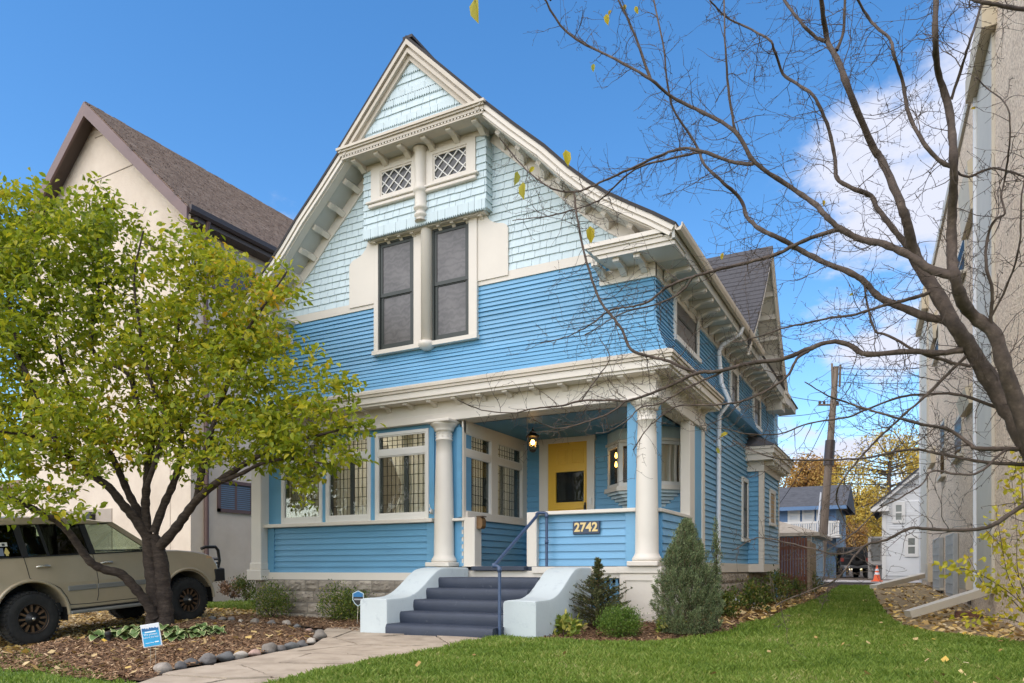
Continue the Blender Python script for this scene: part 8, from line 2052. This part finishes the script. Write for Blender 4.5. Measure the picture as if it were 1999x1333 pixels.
# autumn trees behind everything
yst = [(0, (0.38, 0.24, 0.04)), (.5, (0.62, 0.43, 0.06)), (.85, (0.74, 0.57, 0.12)), (1, (0.48, 0.42, 0.12))]
M['autumn'] = leafmat('golden_autumn_leaf', yst, .35); M['rust'] = leafmat('rusty_autumn_leaf', [(0, (0.22, 0.10, 0.03)), (.5, (0.45, 0.25, 0.07)), (1, (0.62, 0.42, 0.12))], .3)
def autumn(px, py, wpx, hpx, f, mat, label, dens=1.0, name='autumn_tree'):
    c = atF(px, py, f); k = f / FPX; w, h = wpx / 2 * k, hpx / 2 * k; b = Vector((c.x, c.y, .6)); o = thing(name, tuple(b), label, 'tree', 'autumn trees beyond the alley')
    m = MB(); topz = c.z + h; m.tube([b - Vector((0, 0, .3)), Vector((c.x, c.y, c.z - h * .4)), Vector((c.x + .2, c.y, c.z + h * .3))], [.30, .2, .07], 8); build(m, 'trunk', M['bark2'], o)
    tw_ = MB(); Cs = []
    for i in range(60):
        d = rp_.normal(size=3); d /= np.linalg.norm(d); r = rp_.random() ** .4; q = np.array(c) + d * r * np.array([w, w, h]); st_ = Vector((c.x, c.y, max(b.z + 1, min(q[2] - .5, c.z + h * .2)))); tw_.tube([st_, st_.lerp(Vector(q), .5) + Vector((0, 0, .2)), Vector(q) + Vector((0, 0, .3 * h * rp_.random()))], [.07, .04, .012], 4, cap=False)
        n = int(110 * dens * rp_.uniform(.2, 1.6)); Cs.append(q + rp_.normal(size=(n, 3)) * (w * .16))
    C = np.concatenate(Cs); D = unit(rp_.normal(size=C.shape)); N = unit(np.cross(D, rp_.normal(size=C.shape))); s = .0030 * f
    V, F = leaf_arrays(C, D, N, rp_.uniform(.7, 1.3, len(C)) * s, rp_.uniform(.3, .45, len(C)) * s); tag(np_mesh('crown', V, F, mat, o), kind='stuff'); tag(build(tw_, 'limbs', M['bark2'], o), kind='stuff')
autumn(1672, 1000, 130, 170, 62, M['autumn'], 'golden yellow tree between the blue and white back houses', 1.5)
autumn(1735, 905, 170, 130, 75, M['autumn'], 'tall half-bare yellow tree behind the white house', .55)
autumn(1566, 930, 110, 70, 72, M['rust'], 'pale rusty tree behind the dark roof', .8)
autumn(1830, 900, 120, 140, 80, M['autumn'], 'yellow tree partly hidden by the beige building', .8)
autumn(1610, 925, 60, 60, 78, M['rust'], 'small rusty tree beside the utility pole', .8)
autumn(1650, 1060, 90, 90, 58, M['rust'], 'low brownish tree behind the black car', 1.2)
autumn(1470, 1000, 120, 160, 85, M['rust'], 'rusty tree hidden behind the blue house flank', .8)
autumn(-120, 1040, 200, 160, 60, M['rust'], 'rusty tree at the far left beyond the cream house', 1.0)
autumn(1690, 1040, 140, 130, 95, M['autumn'], 'distant golden tree low behind the others', 1.2)
autumn(1760, 1030, 140, 130, 98, M['rust'], 'distant brown tree behind the white house', 1.2)
# ------------------------------------------------------------------ pieces that do not touch become parts of their own
def clusters(me):
    n = len(me.vertices); par = list(range(n))
    def find(a):
        while par[a] != a: par[a] = par[par[a]]; a = par[a]
        return a
    for e in me.edges:
        a, b_ = find(e.vertices[0]), find(e.vertices[1])
        if a != b_: par[a] = b_
    isl = {}
    for i in range(n): isl.setdefault(find(i), []).append(i)
    keys = list(isl)
    if len(keys) < 2 or len(keys) > 200: return None
    co = np.empty(n * 3); me.vertices.foreach_get('co', co); co = co.reshape(-1, 3)
    bb = [(co[isl[k]].min(0) - .006, co[isl[k]].max(0) + .006) for k in keys]
    g = list(range(len(keys)))
    def fg(a):
        while g[a] != a: a = g[a]
        return a
    for i in range(len(keys)):
        for j in range(i):
            if np.all(bb[i][0] <= bb[j][1]) and np.all(bb[j][0] <= bb[i][1]): g[fg(i)] = fg(j)
    out = {}
    for i, k in enumerate(keys): out.setdefault(fg(i), []).extend(isl[k])
    return list(out.values())
KEEP = {'lead_grid', 'dentil_course', 'rosettes', 'lattice', 'louvre', 'blind_slats', 'tread_blocks', 'spokes', 'diamond_lattice', 'window_grate', 'seed_heads', 'storm_frame'}
for o in list(COL.objects):
    if o.type != 'MESH' or o.parent is None or 'kind' in o or o.data.users > 1: continue
    nm = o.name.split('.')[0]
    if nm in KEEP or len(o.data.vertices) > 3000 or o.children: continue
    cl = clusters(o.data)
    if not cl or len(cl) < 2 or len(cl) > 14: continue
    me = o.data; lab = np.zeros(len(me.vertices), int)
    for i, c_ in enumerate(cl): lab[c_] = i
    for i in range(1, len(cl)):
        nme = me.copy(); bm = bmesh.new(); bm.from_mesh(nme); bm.verts.ensure_lookup_table()
        bmesh.ops.delete(bm, geom=[v for v in bm.verts if lab[v.index] != i], context='VERTS'); bm.to_mesh(nme); bm.free()
        c_ = o.copy(); c_.data = nme; COL.objects.link(c_); c_.name = nm
    bm = bmesh.new(); bm.from_mesh(me); bm.verts.ensure_lookup_table()
    bmesh.ops.delete(bm, geom=[v for v in bm.verts if lab[v.index] != 0], context='VERTS'); bm.to_mesh(me); bm.free()
